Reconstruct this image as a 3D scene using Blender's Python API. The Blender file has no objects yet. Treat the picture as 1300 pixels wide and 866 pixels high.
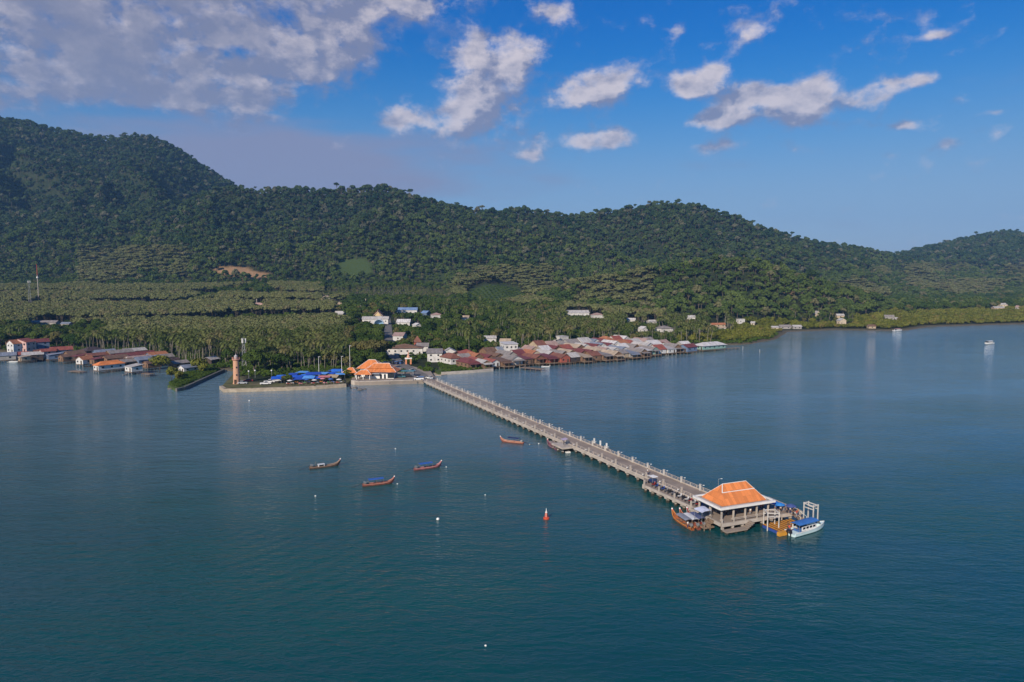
import bpy, bmesh, math, random
import numpy as np
from mathutils import Vector, Matrix

R = math.radians
random.seed(7)
rng = np.random.default_rng(11)
S = bpy.context.scene
COL = S.collection

# ------------------------------------------------------------------ camera
CAMZ, FPX, CX, CY = 52.0, 867.0, 650.0, 433.0
PITCH = math.atan(77.0 / FPX)
cam_d = bpy.data.cameras.new('camera')
cam = bpy.data.objects.new('camera', cam_d)
COL.objects.link(cam)
cam.location = (0, 0, CAMZ)
cam.rotation_euler = (math.pi / 2 - PITCH, 0, 0)
cam_d.sensor_width = 36.0
cam_d.lens = 36.0 * FPX / 1300.0
cam_d.clip_start = 0.5
cam_d.clip_end = 40000
S.camera = cam

# ------------------------------------------------------------------ render / colour
S.render.engine = 'CYCLES'
cy = S.cycles
cy.max_bounces = 5
cy.diffuse_bounces = 2
cy.glossy_bounces = 2
cy.transmission_bounces = 2
cy.transparent_max_bounces = 4
cy.volume_bounces = 0
cy.use_denoising = True
cy.sample_clamp_indirect = 4.0
cy.caustics_reflective = False
cy.caustics_refractive = False
S.view_settings.view_transform = 'Standard'
S.view_settings.look = 'None'
S.view_settings.gamma = 1.0
S.view_settings.use_curve_mapping = False
S.view_settings.exposure = 0.3

# ------------------------------------------------------------------ sun
SUN_EL = R(29)
sx_, sy_ = -0.42, -0.907                       # compass direction towards the sun
sun_dir = Vector((sx_ * math.cos(SUN_EL), sy_ * math.cos(SUN_EL), math.sin(SUN_EL)))
sl = bpy.data.lights.new('sun', 'SUN')
sl.energy = 4.6
sl.angle = R(0.5)
sl.color = (1.0, 0.86, 0.70)
sun = bpy.data.objects.new('sun', sl)
sun.rotation_euler = (-sun_dir).to_track_quat('-Z', 'Y').to_euler()
sun.location = (-300, -300, 400)
COL.objects.link(sun)

# ------------------------------------------------------------------ world: sky + clouds
W = bpy.data.worlds.new('World')
S.world = W
W.use_nodes = True
wt = W.node_tree
wt.nodes.clear()
def N(nt, t, **k):
    n = nt.nodes.new(t)
    for a, b in k.items():
        setattr(n, a, b)
    return n
def mth(nt, op, a, b=None, c=None, clamp=False):
    n = nt.nodes.new('ShaderNodeMath'); n.operation = op; n.use_clamp = clamp
    for i, v in enumerate((a, b, c)):
        if v is None: continue
        if isinstance(v, (int, float)): n.inputs[i].default_value = v
        else: nt.links.new(v, n.inputs[i])
    return n.outputs[0]
def sstep(nt, v, lo, hi, a=0.0, b=1.0):
    n = nt.nodes.new('ShaderNodeMapRange'); n.interpolation_type = 'SMOOTHSTEP'
    nt.links.new(v, n.inputs[0])
    n.inputs[1].default_value, n.inputs[2].default_value = lo, hi
    n.inputs[3].default_value, n.inputs[4].default_value = a, b
    return n.outputs[0]
def mixc(nt, f, a, b, mode='MIX'):
    n = nt.nodes.new('ShaderNodeMix'); n.data_type = 'RGBA'; n.blend_type = mode
    n.inputs[0].default_value = 1.0
    if isinstance(f, (int, float)): n.inputs[0].default_value = f
    else: nt.links.new(f, n.inputs[0])
    for i, v in ((6, a), (7, b)):
        if isinstance(v, tuple): n.inputs[i].default_value = (*v[:3], 1)
        else: nt.links.new(v, n.inputs[i])
    return n.outputs[2]

# (column, row, half width, half height, weight) of each cloud bank, turned into compass bearing and elevation below
CLOUDS = [
    (60, 30, 190, 62, 1.0), (270, 25, 150, 50, 0.95), (400, 30, 75, 40, 0.75), (10, 95, 140, 48, 0.85), (150, 110, 60, 22, .35),
    (-250, 40, 200, 70, 1.0), (700, -135, 420, 52, .95), (1250, -140, 260, 50, .85), (1600, -90, 200, 50, .8), (150, -90, 420, 90, 1.0),
    (215, 118, 52, 26, 0.70), (300, 112, 75, 36, 0.95), (300, 66, 75, 12, -0.55), (120, 142, 70, 10, -0.3), (390, 92, 55, 26, 0.80), (420, 62, 45, 25, .55),
    (625, 88, 50, 42, 0.92), (600, 130, 50, 36, 0.80), (650, 62, 38, 26, 0.55), (590, 165, 40, 22, 0.5),
    (500, 152, 30, 18, 0.62), (515, 8, 30, 16, 0.6),
    (770, 105, 46, 24, 0.75), (730, 128, 50, 18, 0.52), (790, 174, 24, 15, 0.75), (740, 182, 26, 10, 0.5), (690, 176, 30, 18, 0.5), (675,198,22,9,.48),
    (868, 108, 20, 15, .72), (888, 114, 22, 15, .8), (906, 92, 17, 10, .75), (925, 142, 30, 19, .95), (898, 152, 26, 13, .85), (958, 116, 28, 13, .85), (995, 118, 26, 12, .8), (1042, 113, 27, 21, .95), (1030, 140, 26, 13, .8), (1010, 154, 30, 10, .62), (1084, 130, 26, 16, .85), (972, 138, 36, 13, .7), (1000, 134, 30, 12, .6), (1112, 116, 22, 17, .92), (1138, 112, 22, 13, .8), (1168, 102, 22, 9, .72), (915, 186, 42, 10, 0.58), (1075, 158, 26, 9, .5),
    (950, 40, 36, 22, 0.52), (860, 42, 12, 12, 0.5), (1150, 160, 26, 7, 0.62), (1205, 180, 18, 9, 0.5), (1190, 44, 24, 7, 0.52), (1262, 143, 26, 6, .5),
    (1220, 128, 30, 12, .42), (705, 15, 24, 12, .45), (1170, 22, 26, 12, .40), (1100, 70, 120, 30, .14), (1290, 275, 50, 12, .35),
]
def pix_dir(px, py):
    v = Vector(((px - CX) / FPX, 1.0, -(py - CY) / FPX))
    v.rotate(Matrix.Rotation(-PITCH, 3, 'X'))
    return v.normalized()
tc = N(wt, 'ShaderNodeTexCoord')
dirv = tc.outputs['Generated']
# cloud density as a node group of (bearing, elevation)
g = bpy.data.node_groups.new('cloud_cover', 'ShaderNodeTree')
g.interface.new_socket('Az', in_out='INPUT', socket_type='NodeSocketFloat')
g.interface.new_socket('El', in_out='INPUT', socket_type='NodeSocketFloat')
g.interface.new_socket('Cover', in_out='OUTPUT', socket_type='NodeSocketFloat')
gi = N(g, 'NodeGroupInput'); go = N(g, 'NodeGroupOutput')
az, el = gi.outputs[0], gi.outputs[1]
acc = None
for (px, py, hw, hh, wgt) in CLOUDS:
    if 0.3 < wgt < 0.8: wgt = min(.9, wgt * 1.3)
    d = pix_dir(px, py)
    a0, e0 = math.atan2(d.x, d.y), math.asin(d.z)
    d2 = pix_dir(px + hw, py); sa = abs(math.atan2(d2.x, d2.y) - a0)
    d3 = pix_dir(px, py - hh); se = abs(math.asin(d3.z) - e0)
    da = mth(g, 'MULTIPLY', mth(g, 'SUBTRACT', az, a0), 1.0 / sa)
    de = mth(g, 'MULTIPLY', mth(g, 'SUBTRACT', el, e0), 1.0 / se)
    q = mth(g, 'ADD', mth(g, 'MULTIPLY', da, da), mth(g, 'MULTIPLY', de, de))
    ex = mth(g, 'MULTIPLY', mth(g, 'EXPONENT', mth(g, 'MULTIPLY', q, -0.9)), wgt)
    acc = ex if acc is None else mth(g, 'MAXIMUM', acc, ex) if False else mth(g, 'ADD', acc, ex)
acc = mth(g, 'MINIMUM', acc, 1.0)
cx = N(g, 'ShaderNodeCombineXYZ')
g.links.new(az, cx.inputs[0]); g.links.new(mth(g, 'MULTIPLY', el, 1.35), cx.inputs[1])
nz = N(g, 'ShaderNodeTexNoise'); nz.inputs['Scale'].default_value = 12.0; nz.inputs['Detail'].default_value = 9.0
nz.inputs['Roughness'].default_value = 0.60; nz.inputs['Distortion'].default_value = 0.25
g.links.new(cx.outputs[0], nz.inputs['Vector'])
nz2 = N(g, 'ShaderNodeTexNoise'); nz2.inputs['Scale'].default_value = 27.0; nz2.inputs['Detail'].default_value = 8.0
nz2.inputs['Roughness'].default_value = 0.62
g.links.new(cx.outputs[0], nz2.inputs['Vector'])
n1 = mth(g, 'MULTIPLY', mth(g, 'SUBTRACT', nz.outputs[0], 0.5), 2.2)
n2 = mth(g, 'MULTIPLY', mth(g, 'SUBTRACT', nz2.outputs[0], 0.5), 1.45)
dn = mth(g, 'ADD', mth(g, 'ADD', acc, n1), n2)
g.links.new(dn, go.inputs[0])

sep = N(wt, 'ShaderNodeSeparateXYZ'); wt.links.new(dirv, sep.inputs[0])
AZ = mth(wt, 'ARCTAN2', sep.outputs[0], sep.outputs[1])
EL = mth(wt, 'ARCSINE', sep.outputs[2])
def cover(da, de):
    n = N(wt, 'ShaderNodeGroup'); n.node_tree = g
    wt.links.new(mth(wt, 'ADD', AZ, da), n.inputs[0]); wt.links.new(mth(wt, 'ADD', EL, de), n.inputs[1])
    return n.outputs[0]
c0 = cover(0, 0)
c1 = cover(-0.020, 0.032)                     # a step towards the sun: thinner there = lit side
dens = mth(wt, 'ADD', sstep(wt, c0, 0.16, 0.66, 0.0, 0.36), sstep(wt, c0, 0.40, 0.96, 0.0, 0.64))
lit = sstep(wt, mth(wt, 'SUBTRACT', c0, c1), -0.22, 0.50)
thick = sstep(wt, c0, 0.55, 1.25)
sky = N(wt, 'ShaderNodeTexSky', sky_type='NISHITA')
sky.sun_disc = False
sky.sun_elevation = SUN_EL
sky.sun_rotation = math.atan2(sx_, sy_)
sky.altitude = 50
sky.air_density = 1.0
sky.dust_density = 0.6
sky.ozone_density = 2.5
hs = N(wt, 'ShaderNodeHueSaturation')
hs.inputs['Hue'].default_value = 0.503
hs.inputs['Saturation'].default_value = 1.45
hs.inputs['Value'].default_value = 0.82
wt.links.new(sky.outputs[0], hs.inputs['Color'])
# higher up the blue deepens, low over the hills it goes pale and slightly violet
low = sstep(wt, EL, 0.02, 0.34, 1.0, 0.0)
skyc = mixc(wt, mth(wt, 'MULTIPLY', low, 0.72), hs.outputs[0], (2.25, 3.3, 5.8))
deep = sstep(wt, EL, 0.10, 0.40, 0.0, 1.0)
skyc = mixc(wt, mth(wt, 'MULTIPLY', deep, 0.9), skyc, mixc(wt, 1.0, skyc, (0.0, 0.90, 1.36), 'MULTIPLY'))
fine = N(wt, 'ShaderNodeTexNoise'); fine.inputs['Scale'].default_value = 22.0; fine.inputs['Detail'].default_value = 7.0; fine.inputs['Roughness'].default_value = .6
fc = N(wt, 'ShaderNodeCombineXYZ'); wt.links.new(AZ, fc.inputs[0]); wt.links.new(mth(wt, 'MULTIPLY', EL, 1.6), fc.inputs[1]); wt.links.new(fc.outputs[0], fine.inputs['Vector'])
fine2 = N(wt, 'ShaderNodeTexNoise'); fine2.inputs['Scale'].default_value = 22.0; fine2.inputs['Detail'].default_value = 7.0; fine2.inputs['Roughness'].default_value = .6
fo = N(wt, 'ShaderNodeVectorMath', operation='ADD'); fo.inputs[1].default_value = (-0.010, 0.022, 0); wt.links.new(fc.outputs[0], fo.inputs[0]); wt.links.new(fo.outputs[0], fine2.inputs['Vector'])
billow = mth(wt, 'MULTIPLY', mth(wt, 'SUBTRACT', fine.outputs[0], fine2.outputs[0]), 2.3)
lit2 = mth(wt, 'ADD', mth(wt, 'ADD', mth(wt, 'MULTIPLY', lit, 0.80), -0.02), billow, clamp=True)
cl = mixc(wt, lit2, (2.0, 2.25, 3.6), (7.4, 6.6, 6.8))
cl = mixc(wt, mth(wt, 'MULTIPLY', thick, 0.22), cl, (2.6, 2.8, 4.0))
bank = sstep(wt, mth(wt, 'ADD', AZ, mth(wt, 'MULTIPLY', EL, -0.45)), -0.62, -0.18, 1.0, 0.0)
cl = mixc(wt, mth(wt, 'MULTIPLY', bank, mth(wt, 'MULTIPLY', thick, 0.84)), cl, (2.1, 2.28, 3.35))
cl = mixc(wt, mth(wt, 'MULTIPLY', low, 0.35), cl, (2.6, 3.4, 5.6))
above = sstep(wt, EL, 0.0, 0.05)
# thin lavender veil low on the left
veil_n = N(wt, 'ShaderNodeTexNoise'); veil_n.inputs['Scale'].default_value = 5.0; veil_n.inputs['Detail'].default_value = 5.0
vc = N(wt, 'ShaderNodeCombineXYZ'); wt.links.new(AZ, vc.inputs[0]); wt.links.new(mth(wt, 'MULTIPLY', EL, 4.0), vc.inputs[1])
wt.links.new(vc.outputs[0], veil_n.inputs['Vector'])
dv = pix_dir(340, 212)
va = mth(wt, 'MULTIPLY', mth(wt, 'SUBTRACT', AZ, math.atan2(dv.x, dv.y)), 1 / 0.34)
ve = mth(wt, 'MULTIPLY', mth(wt, 'SUBTRACT', EL, math.asin(dv.z)), 1 / 0.062)
vg = mth(wt, 'EXPONENT', mth(wt, 'MULTIPLY', mth(wt, 'ADD', mth(wt, 'MULTIPLY', va, va), mth(wt, 'MULTIPLY', ve, ve)), -1.0))
veil = sstep(wt, mth(wt, 'ADD', vg, mth(wt, 'MULTIPLY', mth(wt, 'SUBTRACT', veil_n.outputs[0], 0.5), 1.5)), 0.12, 0.85, 0.0, 0.85)
skyc = mixc(wt, veil, skyc, (2.5, 2.62, 4.0))
final = mixc(wt, mth(wt, 'MULTIPLY', mth(wt, 'MULTIPLY', dens, 0.93), above), skyc, cl)
bg = N(wt, 'ShaderNodeBackground'); bg.inputs[1].default_value = 0.085
wo = N(wt, 'ShaderNodeOutputWorld')
wt.links.new(final, bg.inputs[0]); wt.links.new(bg.outputs[0], wo.inputs[0])
W.cycles.sampling_method = 'MANUAL'
W.cycles.sample_map_resolution = 512

# ------------------------------------------------------------------ helpers: pixels, tags, meshes
cP, sP = math.cos(PITCH), math.sin(PITCH)
def ray(px, py):
    x, y, z = (px - CX) / FPX, 1.0, -(py - CY) / FPX
    return np.array([x, y * cP + z * sP, -y * sP + z * cP])
def at(px, py, z=0.0):
    d = ray(px, py); t = (z - CAMZ) / d[2]
    return Vector((d[0] * t, d[1] * t, z))
def project(x, y, z):
    zz = np.asarray(z) - CAMZ
    dep = y * cP - zz * sP
    up = y * sP + zz * cP
    return CX + FPX * x / dep, CY - FPX * up / dep, dep

def tag(o, label=None, cat=None, group=None, kind=None):
    if label: o['label'] = label
    if cat: o['category'] = cat
    if group: o['group'] = group
    if kind: o['kind'] = kind
    return o
def empty(name, loc, rz=0.0, label=None, cat=None, group=None, scale=1.0):
    o = bpy.data.objects.new(name, None)
    o.empty_display_size = 0.5
    COL.objects.link(o)
    o.location = loc; o.rotation_euler = (0, 0, rz); o.scale = (scale,) * 3
    return tag(o, label, cat, group)
def link(name, me, parent=None, loc=(0, 0, 0), rz=0.0):
    o = bpy.data.objects.new(name, me); COL.objects.link(o)
    o.parent = parent; o.location = loc; o.rotation_euler = (0, 0, rz)
    return o
def kids(o): return [c for c in bpy.data.objects if c.parent is o]
class Proto:
    """a built thing with its parts, ready to be copied"""
    def __init__(self, root):
        self.root = root
        self.ch = [(c, list(c.children)) for c in root.children]
        self.used = False
    def place(self, loc, rz, label=None, group=None, scale=1.0, recolour=None, cat=None):
        if not self.used:
            self.used = True; r = self.root
        else:
            r = self.root.copy(); COL.objects.link(r)
            for c, subs in self.ch:
                k = c.copy(); COL.objects.link(k); k.parent = r
                for s in subs:
                    t = s.copy(); COL.objects.link(t); t.parent = k
        r.location = loc; r.rotation_euler = (0, 0, rz); r.scale = (scale,) * 3
        if label: r['label'] = label
        if group: r['group'] = group
        if cat: r['category'] = cat
        if recolour:
            for k in r.children:
                base = k.name.split('.')[0]
                if base in recolour:
                    k.material_slots[0].link = 'OBJECT'
                    k.material_slots[0].material = recolour[base]
        return r

class MB:
    def __init__(self): self.v, self.f, self.m, self.cur = [], [], [], 0
    def add(self, vs, fs):
        b = len(self.v)
        self.v += [tuple(p) for p in vs]
        for f in fs:
            self.f.append(tuple(i + b for i in f)); self.m.append(self.cur)
        return self
    def box(self, c, s, rz=0.0, taper=1.0):
        hx, hy, hz = s[0] / 2, s[1] / 2, s[2] / 2
        ca, sa = math.cos(rz), math.sin(rz); vs = []
        for z, t in ((-hz, 1.0), (hz, taper)):
            for x, y in ((-hx, -hy), (hx, -hy), (hx, hy), (-hx, hy)):
                x *= t; y *= t
                vs.append((c[0] + x * ca - y * sa, c[1] + x * sa + y * ca, c[2] + z))
        return self.add(vs, [(3, 2, 1, 0), (4, 5, 6, 7), (0, 1, 5, 4), (1, 2, 6, 5), (2, 3, 7, 6), (3, 0, 4, 7)])
    def tube(self, pts, rad, n=8, cap=True):
        pts = [Vector(p) for p in pts]
        if isinstance(rad, (int, float)): rad = [rad] * len(pts)
        vs, fs = [], []
        for i, p in enumerate(pts):
            d = (pts[min(i + 1, len(pts) - 1)] - pts[max(i - 1, 0)]).normalized()
            a = d.cross(Vector((0, 0, 1)))
            if a.length < 1e-3: a = Vector((1, 0, 0))
            a.normalize(); b = d.cross(a)
            for k in range(n):
                t = 2 * math.pi * k / n
                vs.append(p + (a * math.cos(t) + b * math.sin(t)) * rad[i])
        for i in range(len(pts) - 1):
            for k in range(n):
                fs.append((i * n + k, i * n + (k + 1) % n, (i + 1) * n + (k + 1) % n, (i + 1) * n + k))
        if cap:
            fs.append(tuple(range(n))[::-1]); fs.append(tuple((len(pts) - 1) * n + k for k in range(n)))
        return self.add(vs, fs)
    def lathe(self, prof, n=24, c=(0, 0, 0)):
        vs, fs = [], []
        for r, z in prof:
            for k in range(n):
                t = 2 * math.pi * k / n
                vs.append((c[0] + r * math.cos(t), c[1] + r * math.sin(t), c[2] + z))
        for i in range(len(prof) - 1):
            for k in range(n):
                fs.append((i * n + k, i * n + (k + 1) % n, (i + 1) * n + (k + 1) % n, (i + 1) * n + k))
        fs.append(tuple(range(n))[::-1]); fs.append(tuple((len(prof) - 1) * n + k for k in range(n)))
        return self.add(vs, fs)
    def prism(self, poly, z0, z1):
        n = len(poly)
        a = sum(poly[i][0] * poly[(i + 1) % n][1] - poly[(i + 1) % n][0] * poly[i][1] for i in range(n))
        if a < 0: poly = poly[::-1]
        vs = [(p[0], p[1], z0) for p in poly] + [(p[0], p[1], z1) for p in poly]
        fs = [tuple(range(n))[::-1], tuple(range(n, 2 * n))] + [(i, (i + 1) % n, (i + 1) % n + n, i + n) for i in range(n)]
        return self.add(vs, fs)
    def loft(self, secs, closed=True, cap=True):
        n = len(secs[0]); vs = [p for s in secs for p in s]; fs = []
        for i in range(len(secs) - 1):
            for k in range(n if closed else n - 1):
                fs.append((i * n + k, i * n + (k + 1) % n, (i + 1) * n + (k + 1) % n, (i + 1) * n + k))
        if cap:
            fs.append(tuple(range(n))[::-1]); fs.append(tuple((len(secs) - 1) * n + k for k in range(n)))
        return self.add(vs, fs)
    def mesh(self, name, mats, smooth=False, fix=True):
        me = bpy.data.meshes.new(name)
        me.from_pydata(self.v, [], self.f)
        if not isinstance(mats, (list, tuple)): mats = [mats]
        for m in mats: me.materials.append(m)
        me.polygons.foreach_set('material_index', self.m)
        if fix:
            bm = bmesh.new(); bm.from_mesh(me)
            bmesh.ops.recalc_face_normals(bm, faces=bm.faces); bm.to_mesh(me); bm.free()
        if smooth: me.polygons.foreach_set('use_smooth', [True] * len(me.polygons))
        me.update()
        return me
    def build(self, name, mats, parent=None, loc=(0, 0, 0), rz=0.0, smooth=False):
        return link(name, self.mesh(name, mats, smooth), parent, loc, rz)

# ------------------------------------------------------------------ materials
MATS = {}
def pbr(name, col, rough=0.7, var=0.25, scale=0.6, metal=0.0, coord='Object', spec=0.3, bump=0.0, dirt=None, dirt_amt=0.5, dirt_scale=0.35):
    if name in MATS: return MATS[name]
    m = bpy.data.materials.new(name); m.use_nodes = True
    nt = m.node_tree; b = nt.nodes['Principled BSDF']
    b.inputs['Roughness'].default_value = rough; b.inputs['Metallic'].default_value = metal
    b.inputs['Specular IOR Level'].default_value = spec
    t = N(nt, 'ShaderNodeTexCoord')
    nz = N(nt, 'ShaderNodeTexNoise'); nz.inputs['Scale'].default_value = scale; nz.inputs['Detail'].default_value = 6
    nt.links.new(t.outputs[coord], nz.inputs['Vector'])
    lo = tuple(c * (1 - var) for c in col); hi = tuple(min(1, c * (1 + var)) for c in col)
    c = mixc(nt, sstep(nt, nz.outputs[0], 0.3, 0.7), lo, hi)
    if dirt:
        n2 = N(nt, 'ShaderNodeTexNoise'); n2.inputs['Scale'].default_value = dirt_scale; n2.inputs['Detail'].default_value = 8
        n2.inputs['Roughness'].default_value = 0.7
        nt.links.new(t.outputs[coord], n2.inputs['Vector'])
        c = mixc(nt, mth(nt, 'MULTIPLY', sstep(nt, n2.outputs[0], 0.48, 0.66), dirt_amt), c, dirt)
    nt.links.new(c, b.inputs['Base Color'])
    if bump:
        bp = N(nt, 'ShaderNodeBump'); bp.inputs['Strength'].default_value = bump; bp.inputs['Distance'].default_value = 0.05
        nt.links.new(nz.outputs[0], bp.inputs['Height']); nt.links.new(bp.outputs[0], b.inputs['Normal'])
    MATS[name] = m
    return m
def roofm(name, col, rust=(0.16, 0.075, 0.045), amt=0.5, pitch=3.0, rough=0.6, axis='Y'):
    """corrugated sheet or tile rows: ribs down the slope, weather patches, sheet seams"""
    if name in MATS: return MATS[name]
    m = bpy.data.materials.new(name); m.use_nodes = True
    nt = m.node_tree; b = nt.nodes['Principled BSDF']
    b.inputs['Roughness'].default_value = rough; b.inputs['Specular IOR Level'].default_value = 0.3
    t = N(nt, 'ShaderNodeTexCoord'); oi = N(nt, 'ShaderNodeObjectInfo')
    off = N(nt, 'ShaderNodeVectorMath', operation='ADD')
    sc = N(nt, 'ShaderNodeVectorMath', operation='SCALE'); sc.inputs[3].default_value = 37.0
    cb = N(nt, 'ShaderNodeCombineXYZ')
    for i in range(3): nt.links.new(oi.outputs['Random'], cb.inputs[i])
    nt.links.new(cb.outputs[0], sc.inputs[0])
    nt.links.new(t.outputs['Object'], off.inputs[0]); nt.links.new(sc.outputs[0], off.inputs[1])
    n1 = N(nt, 'ShaderNodeTexNoise'); n1.inputs['Scale'].default_value = 0.35; n1.inputs['Detail'].default_value = 8; n1.inputs['Roughness'].default_value = 0.68
    nt.links.new(off.outputs[0], n1.inputs['Vector'])
    br = N(nt, 'ShaderNodeTexBrick'); br.inputs['Scale'].default_value = 1.0
    br.inputs['Brick Width'].default_value = 2.4; br.inputs['Row Height'].default_value = 0.8; br.inputs['Mortar Size'].default_value = 0.02
    br.inputs['Color1'].default_value = (0.72, 0.72, 0.72, 1); br.inputs['Color2'].default_value = (1.16, 1.16, 1.16, 1); br.inputs['Mortar'].default_value = (0.6, 0.6, 0.6, 1)
    mp = N(nt, 'ShaderNodeMapping'); mp.inputs['Rotation'].default_value = (0, 0, 0 if axis == 'Y' else math.pi / 2)
    nt.links.new(off.outputs[0], mp.inputs[0]); nt.links.new(mp.outputs[0], br.inputs['Vector'])
    c = mixc(nt, 0.8, mixc(nt, n1.outputs[0], tuple(x * 0.75 for x in col), tuple(x * 1.25 for x in col)), br.outputs[0], 'MULTIPLY')
    c = mixc(nt, mth(nt, 'MULTIPLY', sstep(nt, n1.outputs[0], 0.52, 0.66), amt), c, rust)
    nt.links.new(c, b.inputs['Base Color'])
    wv = N(nt, 'ShaderNodeTexWave'); wv.wave_type = 'BANDS'; wv.bands_direction = axis; wv.inputs['Scale'].default_value = pitch
    nt.links.new(t.outputs['Object'], wv.inputs['Vector'])
    bp = N(nt, 'ShaderNodeBump'); bp.inputs['Strength'].default_value = 0.35; bp.inputs['Distance'].default_value = 0.05
    nt.links.new(wv.outputs[0], bp.inputs['Height']); nt.links.new(bp.outputs[0], b.inputs['Normal'])
    MATS[name] = m
    return m
def leafm(name, a, b_, c_=None, loc_scale=0.012):
    """foliage: colour differs from tree to tree and drifts slowly over the land"""
    m = bpy.data.materials.new(name); m.use_nodes = True
    nt = m.node_tree; nt.nodes.clear()
    out = N(nt, 'ShaderNodeOutputMaterial'); df = N(nt, 'ShaderNodeBsdfDiffuse'); tr = N(nt, 'ShaderNodeBsdfTranslucent'); mx = N(nt, 'ShaderNodeMixShader')
    oi = N(nt, 'ShaderNodeObjectInfo')
    vm = N(nt, 'ShaderNodeVectorMath', operation='SCALE'); vm.inputs[3].default_value = loc_scale
    nt.links.new(oi.outputs['Location'], vm.inputs[0])
    nz = N(nt, 'ShaderNodeTexNoise'); nz.inputs['Scale'].default_value = 1.0; nz.inputs['Detail'].default_value = 3
    nt.links.new(vm.outputs[0], nz.inputs['Vector'])
    k = mth(nt, 'ADD', mth(nt, 'MULTIPLY', oi.outputs['Random'], 0.7), mth(nt, 'MULTIPLY', mth(nt, 'SUBTRACT', nz.outputs[0], 0.38), 1.5), clamp=True)
    c = mixc(nt, k, a, b_)
    if c_:
        rare = sstep(nt, mth(nt, 'FRACT', mth(nt, 'MULTIPLY', oi.outputs['Random'], 13.7)), 0.86, 0.95)
        c = mixc(nt, rare, c, c_)
    g1 = N(nt, 'ShaderNodeTexCoord'); n3 = N(nt, 'ShaderNodeTexNoise'); n3.inputs['Scale'].default_value = 0.9; n3.inputs['Detail'].default_value = 2
    nt.links.new(g1.outputs['Object'], n3.inputs['Vector'])
    c = mixc(nt, 0.6, c, mixc(nt, sstep(nt, n3.outputs[0], 0.3, 0.7), (0.6, 0.62, 0.6), (1.35, 1.35, 1.3)), 'MULTIPLY')
    nt.links.new(c, df.inputs[0]); nt.links.new(c, tr.inputs[0])
    mx.inputs[0].default_value = 0.12
    nt.links.new(df.outputs[0], mx.inputs[1]); nt.links.new(tr.outputs[0], mx.inputs[2]); nt.links.new(mx.outputs[0], out.inputs[0])
    MATS[name] = m
    return m
def glassy(name, col=(0.02, 0.025, 0.03), rough=0.15):
    return pbr(name, col, rough, 0.2, 2.0, spec=0.5)

offwhite = pbr('worn_white', (0.50, 0.475, 0.44), 0.7, 0.1, 0.8, dirt=(0.3, 0.27, 0.24), dirt_amt=0.5)
white = pbr('white_paint', (0.72, 0.71, 0.68), 0.55, 0.06, 0.8, dirt=(0.45, 0.42, 0.38), dirt_amt=0.35)
concrete = pbr('pier_concrete', (0.27, 0.22, 0.18), 0.85, 0.16, 0.25, dirt=(0.17, 0.14, 0.12), dirt_amt=0.6, dirt_scale=0.12)
pale_conc = pbr('pale_concrete', (0.42, 0.37, 0.32), 0.8, 0.14, 0.5, dirt=(0.28, 0.25, 0.21), dirt_amt=0.5)
pile_m = pbr('pile_concrete', (0.40, 0.35, 0.30), 0.85, 0.2, 0.6)
_nt = pile_m.node_tree; _b = _nt.nodes['Principled BSDF']; _c = _b.inputs['Base Color'].links[0].from_socket
_g = N(_nt, 'ShaderNodeNewGeometry'); _s = N(_nt, 'ShaderNodeSeparateXYZ'); _nt.links.new(_g.outputs['Position'], _s.inputs[0])
_n = N(_nt, 'ShaderNodeTexNoise'); _n.inputs['Scale'].default_value = 1.4; _nt.links.new(_g.outputs['Position'], _n.inputs['Vector'])
_k = sstep(_nt, mth(_nt, 'ADD', _s.outputs[2], mth(_nt, 'MULTIPLY', mth(_nt, 'SUBTRACT', _n.outputs[0], .5), .7)), .45, .75, 1.0, 0.0)      # weed and barnacles below the tide line
_nt.links.new(mixc(_nt, _k, _c, (0.045, 0.042, 0.030)), _b.inputs['Base Color'])
dark_conc = pbr('wet_concrete', (0.13, 0.12, 0.105), 0.6, 0.3, 0.8)
wood = pbr('weathered_wood', (0.20, 0.14, 0.095), 0.8, 0.3, 1.2, dirt=(0.30, 0.26, 0.21))
dark_wood = pbr('dark_wood', (0.07, 0.045, 0.032), 0.75, 0.3, 1.2)
metal = pbr('grey_metal', (0.30, 0.31, 0.32), 0.45, 0.15, 1.0, metal=0.4)
black = pbr('black_rubber', (0.018, 0.018, 0.02), 0.6, 0.2, 3.0)
glass = glassy('dark_glass')
def solid(name, col, rough=0.6, var=0.12): return pbr(name, col, rough, var, 1.5)
blue_tarp = solid('blue_tarpaulin', (0.02, 0.13, 0.62))
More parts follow.
